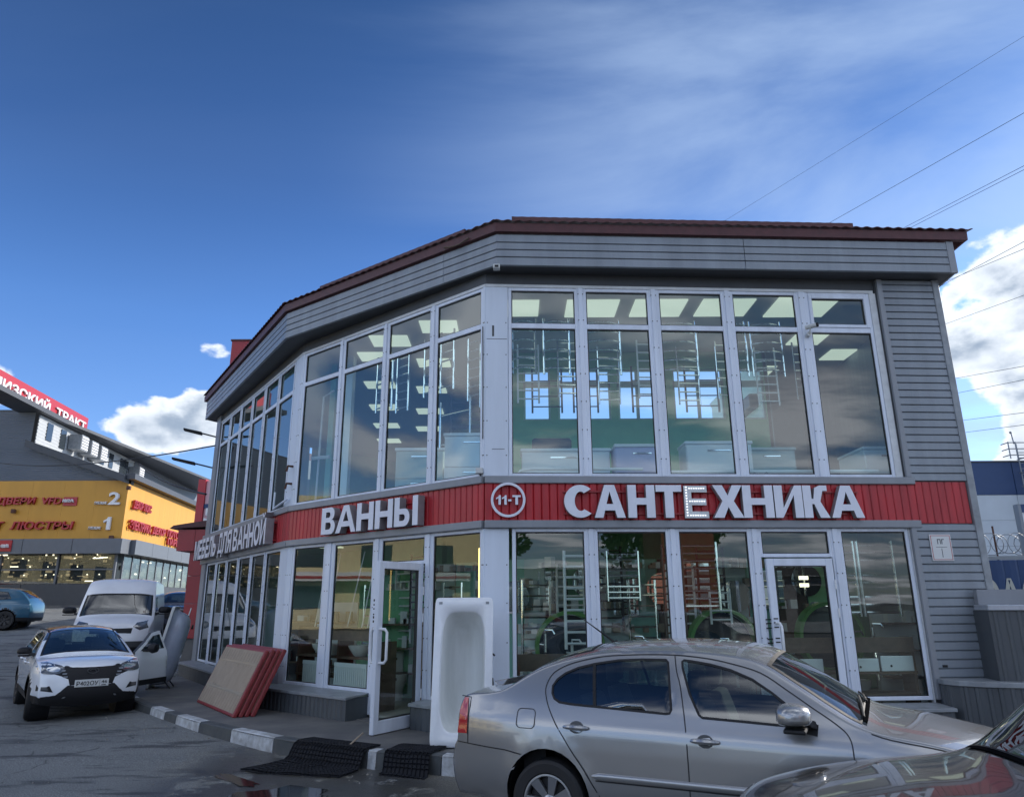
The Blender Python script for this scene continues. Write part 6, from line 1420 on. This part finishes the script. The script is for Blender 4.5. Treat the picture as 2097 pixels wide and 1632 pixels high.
# --- small far cars
SUV = dict(name='blue_suv', L=4.35, w=.90, sill=.30, belt=(1.10, 1.0), tum=.42, tum2=.3, plan=(3.5, .17, .9, .12), wheels=[(.90, .35), (3.5, .35)], paint='bluecar', roof='darkcar', roofr=(7.2, 10.4), lowm='black', lowz=.42,
    edge=[(.10, .30, .05), (.06, .55, .08), (.08, .9, .06), (.16, 1.08, .05), (.36, 1.30, .05), (.60, 1.46, .05), (1.0, 1.54, .06), (1.5, 1.56, .06), (2.0, 1.55, .06), (2.4, 1.48, .07), (2.75, 1.32, .09), (3.15, 1.10, .09), (3.3, 1.06, .05), (3.8, 1.0, .07), (4.08, .90, .12), (4.18, .70, .16), (4.18, .45, .17), (4.12, .30, .14)],
    glass=[(3.3, 5.1, .85), (9.2, 11.1, .92)], glassn=['rear_window', 'windscreen'], windows=[[(.80, 1.16), (2.0, 1.10), (2.02, 1.46), (1.4, 1.47), (1.0, 1.42)], [(2.1, 1.46), (2.1, 1.09), (2.95, 1.06), (2.70, 1.25), (2.42, 1.42)]], smoothwin=False,
    lines=[[(2.06, 1.5), (2.06, 1.0), (2.0, .42)], [(3.1, 1.06), (3.1, .42)], [(1.1, 1.0), (1.35, .42)]], mirror=(2.85, 1.10, 'black', 1.0), handles=[(1.25, .97), (2.3, .95)], cabin=(1.1, 3.0), gmat='darkglass', rim='rimdark')
ba = radians(193); bo = Vector((-19.7, 31.2)); make_car(SUV, 'turquoise blue hatchback suv with dark roof driving out at the left edge', 'car', (bo.x, bo.y, gz(bo.x - 2, bo.y)), ba)
S2 = dict(SUV); S2.update(name='dark_suv', paint='navycar'); da = math.atan2(-.95, .32); do_ = Vector((-12.45, 27.6)) - Vector((cos(da), sin(da))) * 4.3
s2, s2c = make_car(S2, 'dark blue suv facing us between the white van and the red gate post', 'car', (do_.x, do_.y, gz(-12, 28)), da)
patch(s2c, [(.50, .80), (.48, .90), (.80, .98), (.82, .86)], .01, M['lampglass'], 'headlight', s2)
patch(s2c, [(-.42, .60), (.42, .60), (.45, .88), (-.45, .88)], .01, M['black'], 'grille', s2, mirror=False)
g = MB(); xx = s2c.end_x(0, .92) + .01; g.box(xx, xx + .02, -.5, .5, .90, .925); obj('chrome_bar', g, M['chrome'], s2)
# parked cars across the street, seen mirrored in the shop glass
S3 = dict(SED); S3.update(name='parked_car', paint='redcar'); c3, _ = make_car(S3, 'burgundy liftback parked across the street behind the viewer', 'car', (4.5, -7.5, -.13), radians(180))
S4 = dict(SUV); S4.update(name='parked_suv', paint='whitecar'); c4, _ = make_car(S4, 'white suv parked across the street behind the viewer', 'car', (8.5, -6.0, -.13), radians(95))
S5 = dict(SUV); S5.update(name='parked_suv', paint='navycar'); c5, _ = make_car(S5, 'navy suv parked across the street left of the viewer', 'car', (-7.5, -4.5, -.13), radians(150))
# ------------------------------------------------------------------ surroundings
# yellow and grey trading hall on the left
hall = thing('trading_hall', 'yellow fronted trading hall with grey gable and dark strip windows far left', 'building')
GR = 1.67; RD = Vector((-.122, .99)).normalized()
def hx(y): return -24.1 + (y - 45) * RD.x / RD.y
def hallwall(m, name, pts, faces): b = MB(); b.add(pts, faces); return obj(name, b, m, hall)
# front cladding boards (yellow), each board about 2 m wide
x = -24.1; i = 0
while x > -95:
    b = MB(); b.box(x - 1.975, x - .0 if i == 0 else x + .018, 45.0, 45.25, 5.62, 9.25); obj('yellow_panel', b, M['yellow'], hall); x -= 2.0; i += 1
s = 0.0
while s < 17:
    a, c = Vector((-24.1, 45)) + RD * (s + .006 * (s > 0)), Vector((-24.1, 45)) + RD * (s + 1.0); b = MB(); b.prism([(a.x, a.y), (c.x, c.y), (c.x - .25, c.y), (a.x - .25, a.y)] if s > 0 else [(a.x + .0, a.y), (c.x, c.y), (c.x - .25, c.y), (a.x - .25, a.y + .26)], 5.62, 9.25); obj('yellow_panel', b, M['yellow'], hall); s += 1.0
b = MB(); b.box(-95, -24.35, 45.26, 47, GR, 9.3); obj('core_wall', b, M['darkfas'], hall)
b = MB(); p0, p1 = Vector((-24.5, 45.3)), Vector((-24.5, 45.3)) + RD * 16.8; b.prism([(p0.x, p0.y), (p1.x, p1.y), (p1.x - 6, p1.y), (p0.x - 6, p0.y)], GR, 9.1); obj('core_wall', b, M['darkfas'], hall)
# grey ribbed gable above: courses stepped back one by one
def zroof(x): # gable verge
    return 9.35 + (-24.3 - x) * (12.9 - 9.35) / (-24.3 + 33.5)
z = 9.27
while z < 13.7:
    xr = -24.3 - (z + .14 - 9.35) / (2.25 / 6.4) if z < 11.6 else -30.8
    xl = -95
    if xr - xl > .5:
        b = MB(); b.add([(xl, 45.12, z), (xr, 45.12, z), (xr, 45.06, z + .10), (xl, 45.06, z + .10), (xr, 45.12, z + .139), (xl, 45.12, z + .139)], [(0, 1, 2, 3), (3, 2, 4, 5)]); obj('gable_course', b, M['gable'], hall)
    z += .14
b = MB(); b.hexa([(-30.7, 44.4, 11.35), (-24.1, 44.4, 9.05), (-24.1, 45.6, 9.05), (-30.7, 45.6, 11.35), (-30.7, 44.4, 11.78), (-24.1, 44.4, 9.50), (-24.1, 45.6, 9.50), (-30.7, 45.6, 11.78)]); obj('verge', b, M['darkfas'], hall)
b = MB(); a, c = Vector((-24.1, 44.6)), Vector((-24.1, 44.6)) + RD * 17.5; b.prism([(a.x - .1, a.y), (a.x + .55, a.y), (c.x + .55, c.y), (c.x - .1, c.y)], 9.27, 9.62); obj('eave', b, M['darkfas'], hall)
# pale clerestory wall with slot windows, receding
wA = Vector((-30.75, 45.4)); wB = wA + RD * 16.2; wC = wA + RD * 44
def cl(s, d, z): q = wA + RD * s + Vector((RD.y, -RD.x)) * d; return (q.x, q.y, z)
zz = 9.3
while zz < 13.65:
    b = MB(); b.add([cl(0, 0, zz), cl(16.2, 0, zz), cl(16.2, .05, zz + .17), cl(0, .05, zz + .17), cl(16.2, 0, zz + .219), cl(0, 0, zz + .219)], [(0, 1, 2, 3), (3, 2, 4, 5)]); obj('clad_course', b, M['whiteclad'], hall); zz += .22
b = MB(); b.add([cl(0, -.03, 9), cl(16.2, -.03, 9), cl(16.2, -.03, 13.8), cl(0, -.03, 13.8)], [(0, 1, 2, 3)]); obj('clad_backing', b, M['whiteclad'], hall)
b = MB(); b.add([cl(16.25, .05, 7), cl(44, .05, 7), cl(44, .05, 13.9), cl(16.25, .05, 13.9)], [(0, 1, 2, 3)]); obj('rear_wall', b, M['gable'], hall)
b = MB(); b.hexa([cl(-10, -1.2, 13.72), cl(45, -1.2, 13.72), cl(45, .5, 13.72), cl(-10, .5, 13.72), cl(-10, -1.2, 14.02), cl(45, -1.2, 14.02), cl(45, .5, 14.02), cl(-10, .5, 14.02)]); obj('eave', b, M['darkfas'], hall)
b = MB(); b.box(-95, -30.6, 45.2, 80, 13.75, 13.95); obj('roof', b, M['darkfas'], hall)
for s_, zt, zb_ in ((1.1, 13.42, 12.25), (3.0, 13.42, 12.1), (9.5, 13.40, 12.25), (11.1, 13.40, 12.25), (13.3, 13.4, 12.2), (14.15, 13.4, 12.2)):
    w_ = bpy.data.objects.new('window', None); COL.objects.link(w_); w_.parent = hall
    b = MB(); b.hexa([cl(s_, 0, zb_), cl(s_ + .75, 0, zb_), cl(s_ + .75, .075, zb_), cl(s_, .075, zb_), cl(s_, 0, zt), cl(s_ + .75, 0, zt), cl(s_ + .75, .075, zt), cl(s_, .075, zt)]); obj('pane', b, M['winblack'], w_)
for i, (s_, z_) in enumerate(((4.1, 12.25), (5.75, 12.2), (7.4, 12.15), (15.1, 12.0))):
    t = thing('air_conditioner', 'outdoor air conditioner on the pale hall wall, %s' % ['frontmost of the row of three', 'middle of the row of three', 'rear of the row of three', 'single one near the far end'][i], 'air conditioner', (0, 0, 0), 0, 'air conditioners on the hall wall')
    b = MB(); b.hexa([cl(s_, .1, z_), cl(s_ + 1.1, .1, z_), cl(s_ + 1.1, .95, z_), cl(s_, .95, z_), cl(s_, .1, z_ + 1.05), cl(s_ + 1.1, .1, z_ + 1.05), cl(s_ + 1.1, .95, z_ + 1.05), cl(s_, .95, z_ + 1.05)]); obj('case', b, M['capmetal'], t)
    b = MB()
    for k in range(5): zz = z_ + .08 + k * .19; b.hexa([cl(s_ + .05, .951, zz), cl(s_ + 1.05, .951, zz), cl(s_ + 1.05, .99, zz), cl(s_ + .05, .99, zz), cl(s_ + .05, .951, zz + .1), cl(s_ + 1.05, .951, zz + .1), cl(s_ + 1.05, .99, zz + .1), cl(s_ + .05, .99, zz + .1)])
    obj('louvre', b, M['whitesign'], t)
# shop strip: grey fascia, glazing, plinth
def hallstrip(z0, z1, d, m, nm, step=3.0, slope=0.0):
    x = -23.6 + d * 0; k = 0
    while x > -95: b = MB(); b.box(x - step + .03, x, 45 - d, 45.26, z0, z1); obj(nm, b, m, hall); x -= step
    s = 0.0
    while s < 16: a = Vector((-24.1 + d, 45.3)) + RD * s; c = a + RD * (step - .03); b = MB(); b.prism([(a.x, a.y), (c.x, c.y), (c.x - d - .2, c.y), (a.x - d - .2, a.y)], z0, z1); obj(nm, b, m, hall); s += step
hallstrip(4.72, 5.60, .8, M['awn'], 'awning_panel'); hallstrip(GR - .02, 2.95, .3, M['darkfas'], 'plinth_panel', 6.0)
b = MB(); b.box(-95, -24.2, 44.0, 45, GR - 1, GR + .05); struct('hall_pavement', b, M['slab'])
# glazing bays
x = -24.2; k = 0
while x > -70:
    b = MB(); b.box(x - 3.4, x, 45.0, 45.02, 2.98, 4.70); o = obj('display_pane', b, M['hallglass'], hall)
    b = MB(); b.box(x - .10, x + .02, 44.93, 45.08, 2.96, 4.71); b.box(x - 3.4, x - .1, 44.95, 45.05, 3.78, 3.86); obj('glazing_bar', b, M['awn'], hall); x -= 3.5
s = 0.3
while s < 16: a = Vector((-24.05, 45.3)) + RD * s; c = a + RD * 1.35; b = MB(); b.prism([(a.x, a.y), (c.x, c.y), (c.x - .02, c.y), (a.x - .02, a.y)], 2.98, 4.7); obj('display_pane', b, M['hallglass'], hall); b = MB(); b.prism([(a.x + .04, a.y - .08), (a.x + .04, a.y), (a.x - .06, a.y), (a.x - .06, a.y - .08)], 2.96, 4.71); obj('glazing_bar', b, M['awn'], hall); s += 1.45
random.seed(5)
b = MB(); b2 = MB(); b3 = MB()
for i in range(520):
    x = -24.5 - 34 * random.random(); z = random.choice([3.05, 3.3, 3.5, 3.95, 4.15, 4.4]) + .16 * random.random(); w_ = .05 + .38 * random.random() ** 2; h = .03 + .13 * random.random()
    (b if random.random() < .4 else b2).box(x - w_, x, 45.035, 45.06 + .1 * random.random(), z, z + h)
for i in range(90): x = -24.6 - 33 * random.random(); z = random.choice([3.1, 3.45, 3.95, 4.3, 4.45, 4.62]) + .05 * random.random(); w_ = random.choice([.06, .08, .1, .5]); b3.box(x - w_, x, 45.03, 45.034, z, z + .06)
for i in range(110):
    q = Vector((-24.2, 45.6)) + RD * (15 * random.random()); z = 3.02 + 1.5 * random.random(); h = .05 + .3 * random.random(); b2.box(q.x - .1, q.x - .02, q.y, q.y + .2 + .5 * random.random(), z, z + h)
for i in range(14): q = Vector((-24.15, 45.6)) + RD * (15 * random.random()); z = 3.2 + 1.4 * random.random(); b3.box(q.x - .02, q.x, q.y, q.y + .3, z, z + .08)
stuff(obj('stock_painted_glow', b, M['warm'], hall)); stuff(obj('stock', b2, M['stock'], hall)); stuff(obj('stock_lamp', b3, M['lamp'], hall))
def hallsign(label, s_, x0, x1, z0, z1, m, bold=.02, side=False, shear=0.0, y=44.97, rot=0):
    t = thing('shop_sign', label, 'sign')
    if side:
        a = Vector((-24.1, 45.3)) + RD * x0; fit_text('lettering', s_, x1 - x0, z1 - z0, .15, (a.x + .03, a.y, z0), (RD.x, RD.y, 0), (0, 0, 1), (RD.y, -RD.x, 0), [m, m], t, bold=bold, shear=shear)
    else: fit_text('lettering', s_, x1 - x0, z1 - z0, .15, (x0, y, z0), (1, 0, 0), (0, 0, 1), (0, -1, 0), [m, m], t, bold=bold, shear=shear)
    return t
RS = M['redsign']; WS = M['whitesign']
hallsign('red letters reading ДВЕРИ VFD high on the yellow hall front', 'ДВЕРИ  VFD', -32.1, -28.05, 7.68, 8.22, RS, shear=.12)
t = hallsign('small red plate with white 10/2А beside the red letters VFD', '10/2А', -27.95, -27.3, 7.88, 8.08, WS, y=44.92); b = MB(); b.box(-28.0, -27.15, 44.93, 44.985, 7.68, 8.22); obj('plate', b, RS, t)
hallsign('red letters reading СВЕТ ЛЮСТРЫ on the yellow hall front, lower row', 'СВЕТ  ЛЮСТРЫ', -33.6, -27.1, 6.22, 6.72, RS, shear=.12)
hallsign('white 2 with the word этаж on the yellow hall, upper one', '2', -25.15, -24.45, 7.72, 8.50, WS); hallsign('small white word этаж beside the white figure 2', 'ЭТАЖ', -26.0, -25.25, 7.74, 7.92, WS)
t = thing('shop_sign', 'white figure 1 with the word этаж on the yellow hall, lower one', 'sign'); block_letter('lettering', '1', .42, .78, .15, (-25.25, 44.97, 6.18), (1, 0, 0), (0, -1, 0), [WS, WS], t, t=.25); hallsign('small white word этаж left of the white figure 1, lower row', 'ЭТАЖ', -26.15, -25.4, 6.20, 6.38, WS)
t = hallsign('red square sign with white 9-10А on the grey hall awning', '9-10А', -30.95, -30.3, 5.06, 5.28, WS, y=44.12); b = MB(); b.box(-31.05, -30.2, 44.13, 44.19, 4.86, 5.52); obj('plate', b, RS, t)
hallsign('red letters reading АКВИЛОН on the sunlit side of the yellow hall', 'ДЕКОР ЛЮКС', .5, 3.6, 7.55, 8.15, RS, side=True)['label'] = 'red two word sign ДЕКОР ЛЮКС on the side face of the yellow hall, upper row'
hallsign('red word ЭЛЕКТРИКА low on the side face of the yellow hall nearest its corner', 'ЭЛЕКТРИКА', .3, 3.9, 6.3, 6.9, RS, side=True); hallsign('red letters reading ДЕКОР on the side face of the yellow hall, lower row', 'ДЕКОР', 4.3, 6.8, 6.3, 6.9, RS, side=True); hallsign('red letters reading ОБОИ over ПАРКЕТ, last of the lower row on the hall side', 'ПОТОЛКИ', 7.2, 11.5, 6.45, 6.95, RS, side=True)['label'] = 'red letters reading ПОТОЛКИ, last of the lower row on the hall side'
hallsign('small red letters reading ПАРКЕТ below the last red word on the hall side', 'ПАРКЕТ', 7.5, 11.0, 5.9, 6.38, RS, side=True)
t = thing('roof_sign', 'long red roof sign with white letters reading АМИЗСКИЙ ТРАКТ on the trading hall', 'sign')
sa, sb = Vector(cl(-9.5, .1, 0)[:2]), Vector(cl(6.5, .1, 0)[:2])
b = MB(); d_ = (sb - sa).normalized(); nn = Vector((d_.y, -d_.x)); b.prism([(sa.x, sa.y), (sb.x, sb.y), (sb.x - nn.x * .3, sb.y - nn.y * .3), (sa.x - nn.x * .3, sa.y - nn.y * .3)], 14.02, 15.05); obj('board', b, RS, t)
fit_text('lettering', 'АМИЗСКИЙ  ТРАКТ', 13.2, .80, .10, (sa.x + d_.x * 2.3 + nn.x * .02, sa.y + d_.y * 2.3, 13.98), (d_.x, d_.y, 0), (0, 0, 1), (nn.x, nn.y, 0), [WS, WS], t, bold=.02)
for i, (x, z, lb) in enumerate(((-30.9, 7.35, 'small dark floodlight under the red letters ДВЕРИ'), (-23.95, 8.75, 'small dark floodlight at the corner of the yellow hall'), (-24.6, 5.7, 'small dark camera above the corner awning of the hall'))):
    t = thing('spot_lamp', lb, 'lamp'); b = MB(); b.box(x - .14, x + .10, 44.72, 44.92, z - .12, z + .12); bevel(obj('head', b, M['rust'], t), .03); b = MB(); b.box(x - .02, x + .02, 44.9, 45.02, z - .03, z + .03); obj('bracket', b, M['rust'], t)
# red gate frame at the far left end of the shop
t = thing('red_gate_frame', 'red clad gate frame, post and overhanging beam beside the left shop corner', 'gate')
for z0, z1 in ((.85, 1.7), (1.71, 2.4), (2.41, 3.02)): b = MB(); b.box(-8.52, -8.18, 19.4, 19.8, z0, z1); obj('post_panel', b, M['redpaint'], t)
b = MB(); b.box(-8.5, -8.2, 19.45, 19.85, -.1, .84); obj('post_foot', b, M['slab'], t)
for x0, x1 in ((-8.80, -8.35), (-8.34, -7.85)): b = MB(); b.box(x0, x1, 19.2, 20.3, 3.03, 3.58); obj('beam_panel', b, M['redpaint'], t)
b = MB(); b.hexa([(-9.0, 19.1, 3.6), (-7.7, 19.1, 3.66), (-7.7, 20.4, 3.66), (-9.0, 20.4, 3.6), (-8.9, 19.1, 3.68), (-7.7, 19.1, 3.86), (-7.7, 20.4, 3.86), (-8.9, 20.4, 3.68)]); obj('beam_roof', b, M['roofred'], t)
t = thing('pylon_sign', 'tall red and white vertical sign just left of the shop corner', 'sign'); b = MB(); b.box(-13.15, -12.85, 30, 31, 4.6, 6.75); obj('red_case', b, M['redsign'], t); b = MB(); b.box(-12.84, -11.2, 30.1, 30.9, 4.6, 6.7); obj('face', b, mat('pink_white_face', (.62, .42, .45), .4), t); b = MB(); b.box(-12.9, -11.4, 30.05, 30.0999, 5.55, 5.72); obj('blue_band', b, M['navy'], t)
fit_text('lettering', '5', .5, .55, .05, (-12.8, 30.09, 5.0), (1, 0, 0), (0, 0, 1), (0, -1, 0), [WS, WS], t); b = MB(); b.box(-12.5, -12.3, 30.4, 30.6, .5, 4.6); obj('mast', b, M['galv'], t)
# block added behind the shop, mostly unseen, to keep the street in shade
t = thing('rear_shade_block', 'long low grey block added behind the shop to shade the street', 'building'); b = MB(); b.prism([(-7.9, 21.5), (-3.3, 28), (-3.3, 48), (-12, 48), (-9.6, 30)], 0, 6.2); obj('wall', b, M['siding'], t); b = MB(); b.prism([(-8.1, 21.4), (-3.2, 28), (-3.2, 48.2), (-12.2, 48.2), (-9.8, 30)], 6.2, 6.45); obj('roof', b, M['roofred'], t)
# warehouse on the right
t = thing('warehouse', 'large warehouse with navy top band and pale grey lower wall behind the shop', 'building')
for i in range(10): x = 22 + i * 6; b = MB(); b.box(x + .02, x + 5.98, 40, 40.2, 7.32, 9.13); obj('navy_panel', b, M['navy'], t)
for i in range(10):
    for j in range(5): x = 22 + i * 6; z0 = .3 + j * 1.4; b = MB(); b.box(x + .015, x + 5.985, 40.03, 40.2, z0 + .012, z0 + 1.4); obj('white_panel', b, M['whwhite'], t)
b = MB(); b.box(22, 82, 40.21, 70, 0, 9.1); obj('core', b, M['whwhite'], t); b = MB(); b.box(21.9, 82, 39.95, 70, 9.14, 9.22); obj('roof_edge', b, M['darkfas'], t)
t = thing('roof_ladder', 'caged steel ladder with railed landing on the warehouse wall', 'ladder'); b = MB(); X0 = 28.2
for dx in (0, .55): b.tube([(X0 + dx, 39.6, 1.0), (X0 + dx, 39.6, 10.1)], .035, 6)
obj('stile', b, M['galv'], t); b = MB()
for k in range(29): z = 1.2 + k * .3; b.tube([(X0, 39.6, z), (X0 + .55, 39.6, z)], .022, 6)
obj('rung', b, M['galv'], t); b = MB()
for k in range(9): z = 3.2 + k * .75; b.tube([(X0 - .1, 39.6, z), (X0 - .1, 38.95, z), (X0 + .27, 38.75, z), (X0 + .65, 38.95, z), (X0 + .65, 39.6, z)], .03, 6)
for dx, dy in ((-.1, 38.95), (.27, 38.75), (.65, 38.95)): b.tube([(X0 + dx, dy, 3.2), (X0 + dx, dy, 9.2)], .025, 6)
obj('cage_hoop', b, M['galv'], t); b = MB()
for z in (9.45, 9.8, 10.15):
    b.tube([(X0 - .5, 39.5, z), (X0 + 1.3, 39.5, z)], .028, 6); b.tube([(X0 - .5, 39.5, z), (X0 - .5, 40.1, z)], .028, 6)
for x in (-.5, -.1, .65, 1.3): b.tube([(X0 + x, 39.5, 9.25), (X0 + x, 39.5, 10.2)], .03, 6)
b.tube([(X0 - .1, 39.6, 10.1), (X0 - .15, 39.6, 10.7)], .03, 6); b.tube([(X0 - .15, 39.6, 10.7), (X0 - .2, 39.6, 10.8)], .06, 6)
obj('railing', b, M['galv'], t)
t = thing('roof_lamp', 'small lamp on a short mast on the warehouse roof edge', 'lamp'); b = MB(); b.tube([(25.9, 41, 9.1), (25.9, 41, 10.0)], .03, 6); b.tube([(25.8, 41, 10.0), (26.2, 41, 10.25)], .09, 6); obj('mast', b, M['galv'], t)
# navy fence with letters and razor wire
t = thing('navy_fence', 'navy sheet fence painted with big pale letters ОАС right of the shop', 'fence'); FA, FBp = Vector((8.6, 14.6)), Vector((20, 13.0)); fd = (FBp - FA).normalized(); fn = Vector((fd.y, -fd.x))
for k in range(46): a = FA + fd * (k * .25); c = a + fd * .245; b = MB(); b.prism([(a.x, a.y), ((a + fd * .10).x, (a + fd * .10).y - .015), ((a + fd * .2).x, (a + fd * .2).y - .015), (c.x, c.y), (c.x, c.y + .02), (a.x, a.y + .02)], 0, 2.42); obj('sheet', b, M['navy'], t)
b = MB()
for k in (1, 2, 3): b.prism([(x, y) for x, y in ((FA.x, FA.y + .03), (FBp.x, FBp.y + .03), (FBp.x, FBp.y + .08), (FA.x, FA.y + .08))], 2.43 + .0 * k, 2.50)
obj('rail', b, M['whwhite'], t)
q = FA + fd * .45; fit_text('lettering', 'ОАСА', 1.55, .62, .004, (q.x + fn.x * .018, q.y + fn.y * .018, 1.46), (fd.x, fd.y, 0), (0, 0, 1), (fn.x, fn.y, 0), [mat('faded_white_paint', (.42, .43, .40), .7)], t, bold=.02)
for i in range(5):
    p = FA + fd * (.95 + 2.3 * i); t2 = thing('wire_post', 'thin dark post carrying razor wire on the navy fence, %s from the shop' % ORD[i], 'post', (p.x, p.y + .05, 2.4), 0, 'posts carrying razor wire'); b = MB(); b.box(-.012, .012, -.012, .012, 0, .68); obj('post', b, M['rust'], t2)
t = thing('razor_wire', 'coil of razor wire strung along the top of the navy fence', 'wire'); b = MB()
for k in range(60):
    p = FA + fd * (k * .17); rr = .20 + .02 * sin(k * 1.7); tl = .35 * (1 if k % 2 else -1)
    b.tube([(p.x + fd.x * rr * cos(2 * pi * q / 14) + fn.x * tl * rr * cos(2 * pi * q / 14), p.y + fd.y * rr * cos(2 * pi * q / 14) + fn.y * tl * rr * cos(2 * pi * q / 14) + .05, 2.73 + rr * sin(2 * pi * q / 14)) for q in range(15)], .008, 4, caps=False)
stuff(obj('coil', b, M['galv'], t))
t = thing('small_billboard', 'white and blue board on posts beyond the navy fence', 'sign'); b = MB(); b.box(13.95, 16, 19.9, 20, 3.0, 4.15); obj('board', b, WS, t); b = MB(); b.box(13.9, 16.05, 19.86, 19.899, 3.98, 4.2); b.box(14.0, 16, 19.88, 19.899, 3.32, 3.5); b.add([(14.05, 19.89, 3.95), (14.9, 19.89, 3.55), (15.6, 19.89, 3.95)], [(0, 1, 2)]); obj('stripe', b, M['navy'], t); b = MB(); b.box(13.85, 13.93, 19.85, 20.05, 0, 4.2); obj('post', b, M['galv'], t)
# overhead wires
def wire(label, p0, p1, sag=0.6, r=.03, grp=None):
    t = thing('overhead_cable', label, 'cable', (0, 0, 0), 0, grp); b = MB(); p0, p1 = Vector(p0), Vector(p1); b.tube([p0.lerp(p1, k / 24) - Vector((0, 0, sag * 4 * (k / 24) * (1 - k / 24))) for k in range(25)], r, 5, caps=False); obj('strand', b, M['cable'], t)
WL = [
    [(3.88, 100.0, 39.67), (62.7, 7.5, 44.66)],
    [(25.21, 84.0, 39.65), (38.86, 10.0, 26.89)],
    [(40.36, 84.0, 42.69), (27.22, 10.0, 18.23)],
    [(41.72, 84.0, 43.02), (26.2, 10.0, 17.53)],
    [(44.51, 81.6, 34.57), (25.25, 15.0, 16.61)],
    [(43.7, 81.6, 35.42), (25.63, 15.0, 15.16)],
    [(51.64, 94.0, 35.58), (29.48, 20.0, 15.56)],
    [(63.17, 110.0, 34.51), (26.02, 17.5, 9.65)],
    [(63.39, 110.0, 31.99), (25.48, 17.5, 9.44)],
    [(64.65, 110.0, 28.19), (23.71, 17.5, 7.5)],
    [(64.58, 110.0, 26.23), (23.43, 17.5, 7.17)],
    ]
WN = ['faintest and highest overhead wire crossing the upper right sky', 'single wire rising from the roof to the right edge', 'upper wire of the close pair at the right edge', 'lower wire of the close pair at the right edge', 'upper wire of the pair leaving the fascia corner', 'lower wire of the pair leaving the fascia corner', 'lone wire crossing in front of the right hand cloud', 'upper of the four flat wires beside the shop wall', 'second of the four flat wires beside the shop wall', 'third of the four flat wires beside the shop wall', 'lowest of the four flat wires beside the shop wall']
for i, (p0, p1) in enumerate(WL): wire(WN[i], p0, p1, 0.0, .012 if i == 0 else (.018 if i < 7 else .022), 'power lines in the right sky')
wire('black cable running from the lower floodlight to the left across the hall', (-7.54, 17.9, 5.55), (-40, 50, 12.6), .9, .02); wire('black cable sagging from the hall gable to the red gate', (-23.6, 45, 10.3), (-8.1, 19, 4.48), .25, .03)
# ------------------------------------------------------------------ the street behind and beside the viewer (seen in the glass)
def facade(t, x0, x1, y, z0, z1, nx, nz, m, facing=1, ww=.55, hh=.5):
    b = MB(); b.box(x0, x1, min(y, y - facing * 12), max(y, y - facing * 12), z0, z1); obj('wall', b, m, t)
    dx, dz = (x1 - x0) / nx, (z1 - z0) / nz; me = None
    for i in range(nx):
        for j in range(nz):
            if me is None: b = MB(); b.box(-dx * ww / 2, dx * ww / 2, -.02, .05, -dz * hh / 2, dz * hh / 2); me = b.mesh('window', M['winblack'])
            o = link('window', me, t, (x0 + dx * (i + .5), y, z0 + dz * (j + .52)))
t = thing('apartment_block', 'pale gridded apartment block far behind the viewer, mirrored in the glass', 'building'); facade(t, -28, 14, -150, 0, 30, 16, 10, M['tower'])
t = thing('kiosk_row', 'low row of kiosks with red fascia across the street behind the viewer', 'building'); facade(t, -12, 24, -24, -.13, 3.2, 12, 1, M['capmetal'], ww=.7, hh=.6); b = MB(); b.box(-12.2, 24.2, -23.8, -23.4, 3.21, 3.7); obj('fascia', b, M['darkfas'], t)
t = thing('cream_building', 'cream four storey building left of the viewer beyond the street', 'building'); b = MB(); b.box(-62, -46, -18, 34, 0, 9.5); obj('wall', b, M['cream'], t)
me = None
for i in range(11):
    for j in range(3):
        if me is None: b = MB(); b.box(-.03, .06, -1.1, 1.1, -.8, .8); me = b.mesh('window', M['winblack'])
        link('window', me, t, (-46, -15.5 + i * 4.6, 2.2 + j * 2.9))
b = MB(); b.box(-45.9, -44.5, -18, 34, 3.3, 3.9); obj('awning', b, M['whitesign'], t); b = MB(); b.box(-44.49, -44.45, -18, 34, 3.45, 3.62); obj('awning_band', b, M['redsign'], t)
t = thing('brick_kiosk', 'tall red brown kiosk behind the viewer', 'building'); b = MB(); b.box(9.5, 12.0, -16, -13, -.13, 7.5); obj('wall', b, M['brickred'], t)
def tree(p, h, cr, seed, label):
    rnd = random.Random(seed); t = thing('tree', label, 'tree', p, 0, 'street trees behind the viewer')
    b = MB(); b.tube([(0, 0, 0), (.1, 0, h * .3), (0, .1, h * .55), (.1, .1, h * .9)], [h * .03, h * .024, h * .017, .03], 8)
    for i in range(7): a = rnd.random() * 6.28; z = h * (.35 + .4 * rnd.random()); b.tube([(0, 0, z), (cr * .6 * cos(a), cr * .6 * sin(a), z + h * .18)], [.07, .02], 5)
    obj('trunk', b, M['bark'], t); b = MB(); cl_ = [(rnd.gauss(0, cr * .42), rnd.gauss(0, cr * .42), h * .66 + rnd.gauss(0, h * .14), cr * (.28 + .25 * rnd.random())) for _ in range(16)]
    for x, y, z, r in cl_:
        for _ in range(130):
            d = Vector((rnd.gauss(0, 1), rnd.gauss(0, 1), rnd.gauss(0, 1))).normalized() * r * (.6 + .45 * rnd.random()); c = Vector((x, y, z)) + d; u = Vector((rnd.random() - .5, rnd.random() - .5, rnd.random() - .5)).normalized() * .22; v = u.orthogonal().normalized() * .16
            b.add([c - u, c - v, c + u, c + v], [(0, 1, 2, 3)])
    stuff(obj('crown', b, M['leaf'], t, recalc=False))
for i, (x, y, h) in enumerate([(-4, -38, 11), (4, -42, 13), (15, -36, 10), (22, -44, 12), (-14, -40, 10)]): tree((x, y, -.13), h, 3.2, 40 + i, 'leafy green street tree behind the viewer, %s from the left' % ORD[4 - i if False else i])
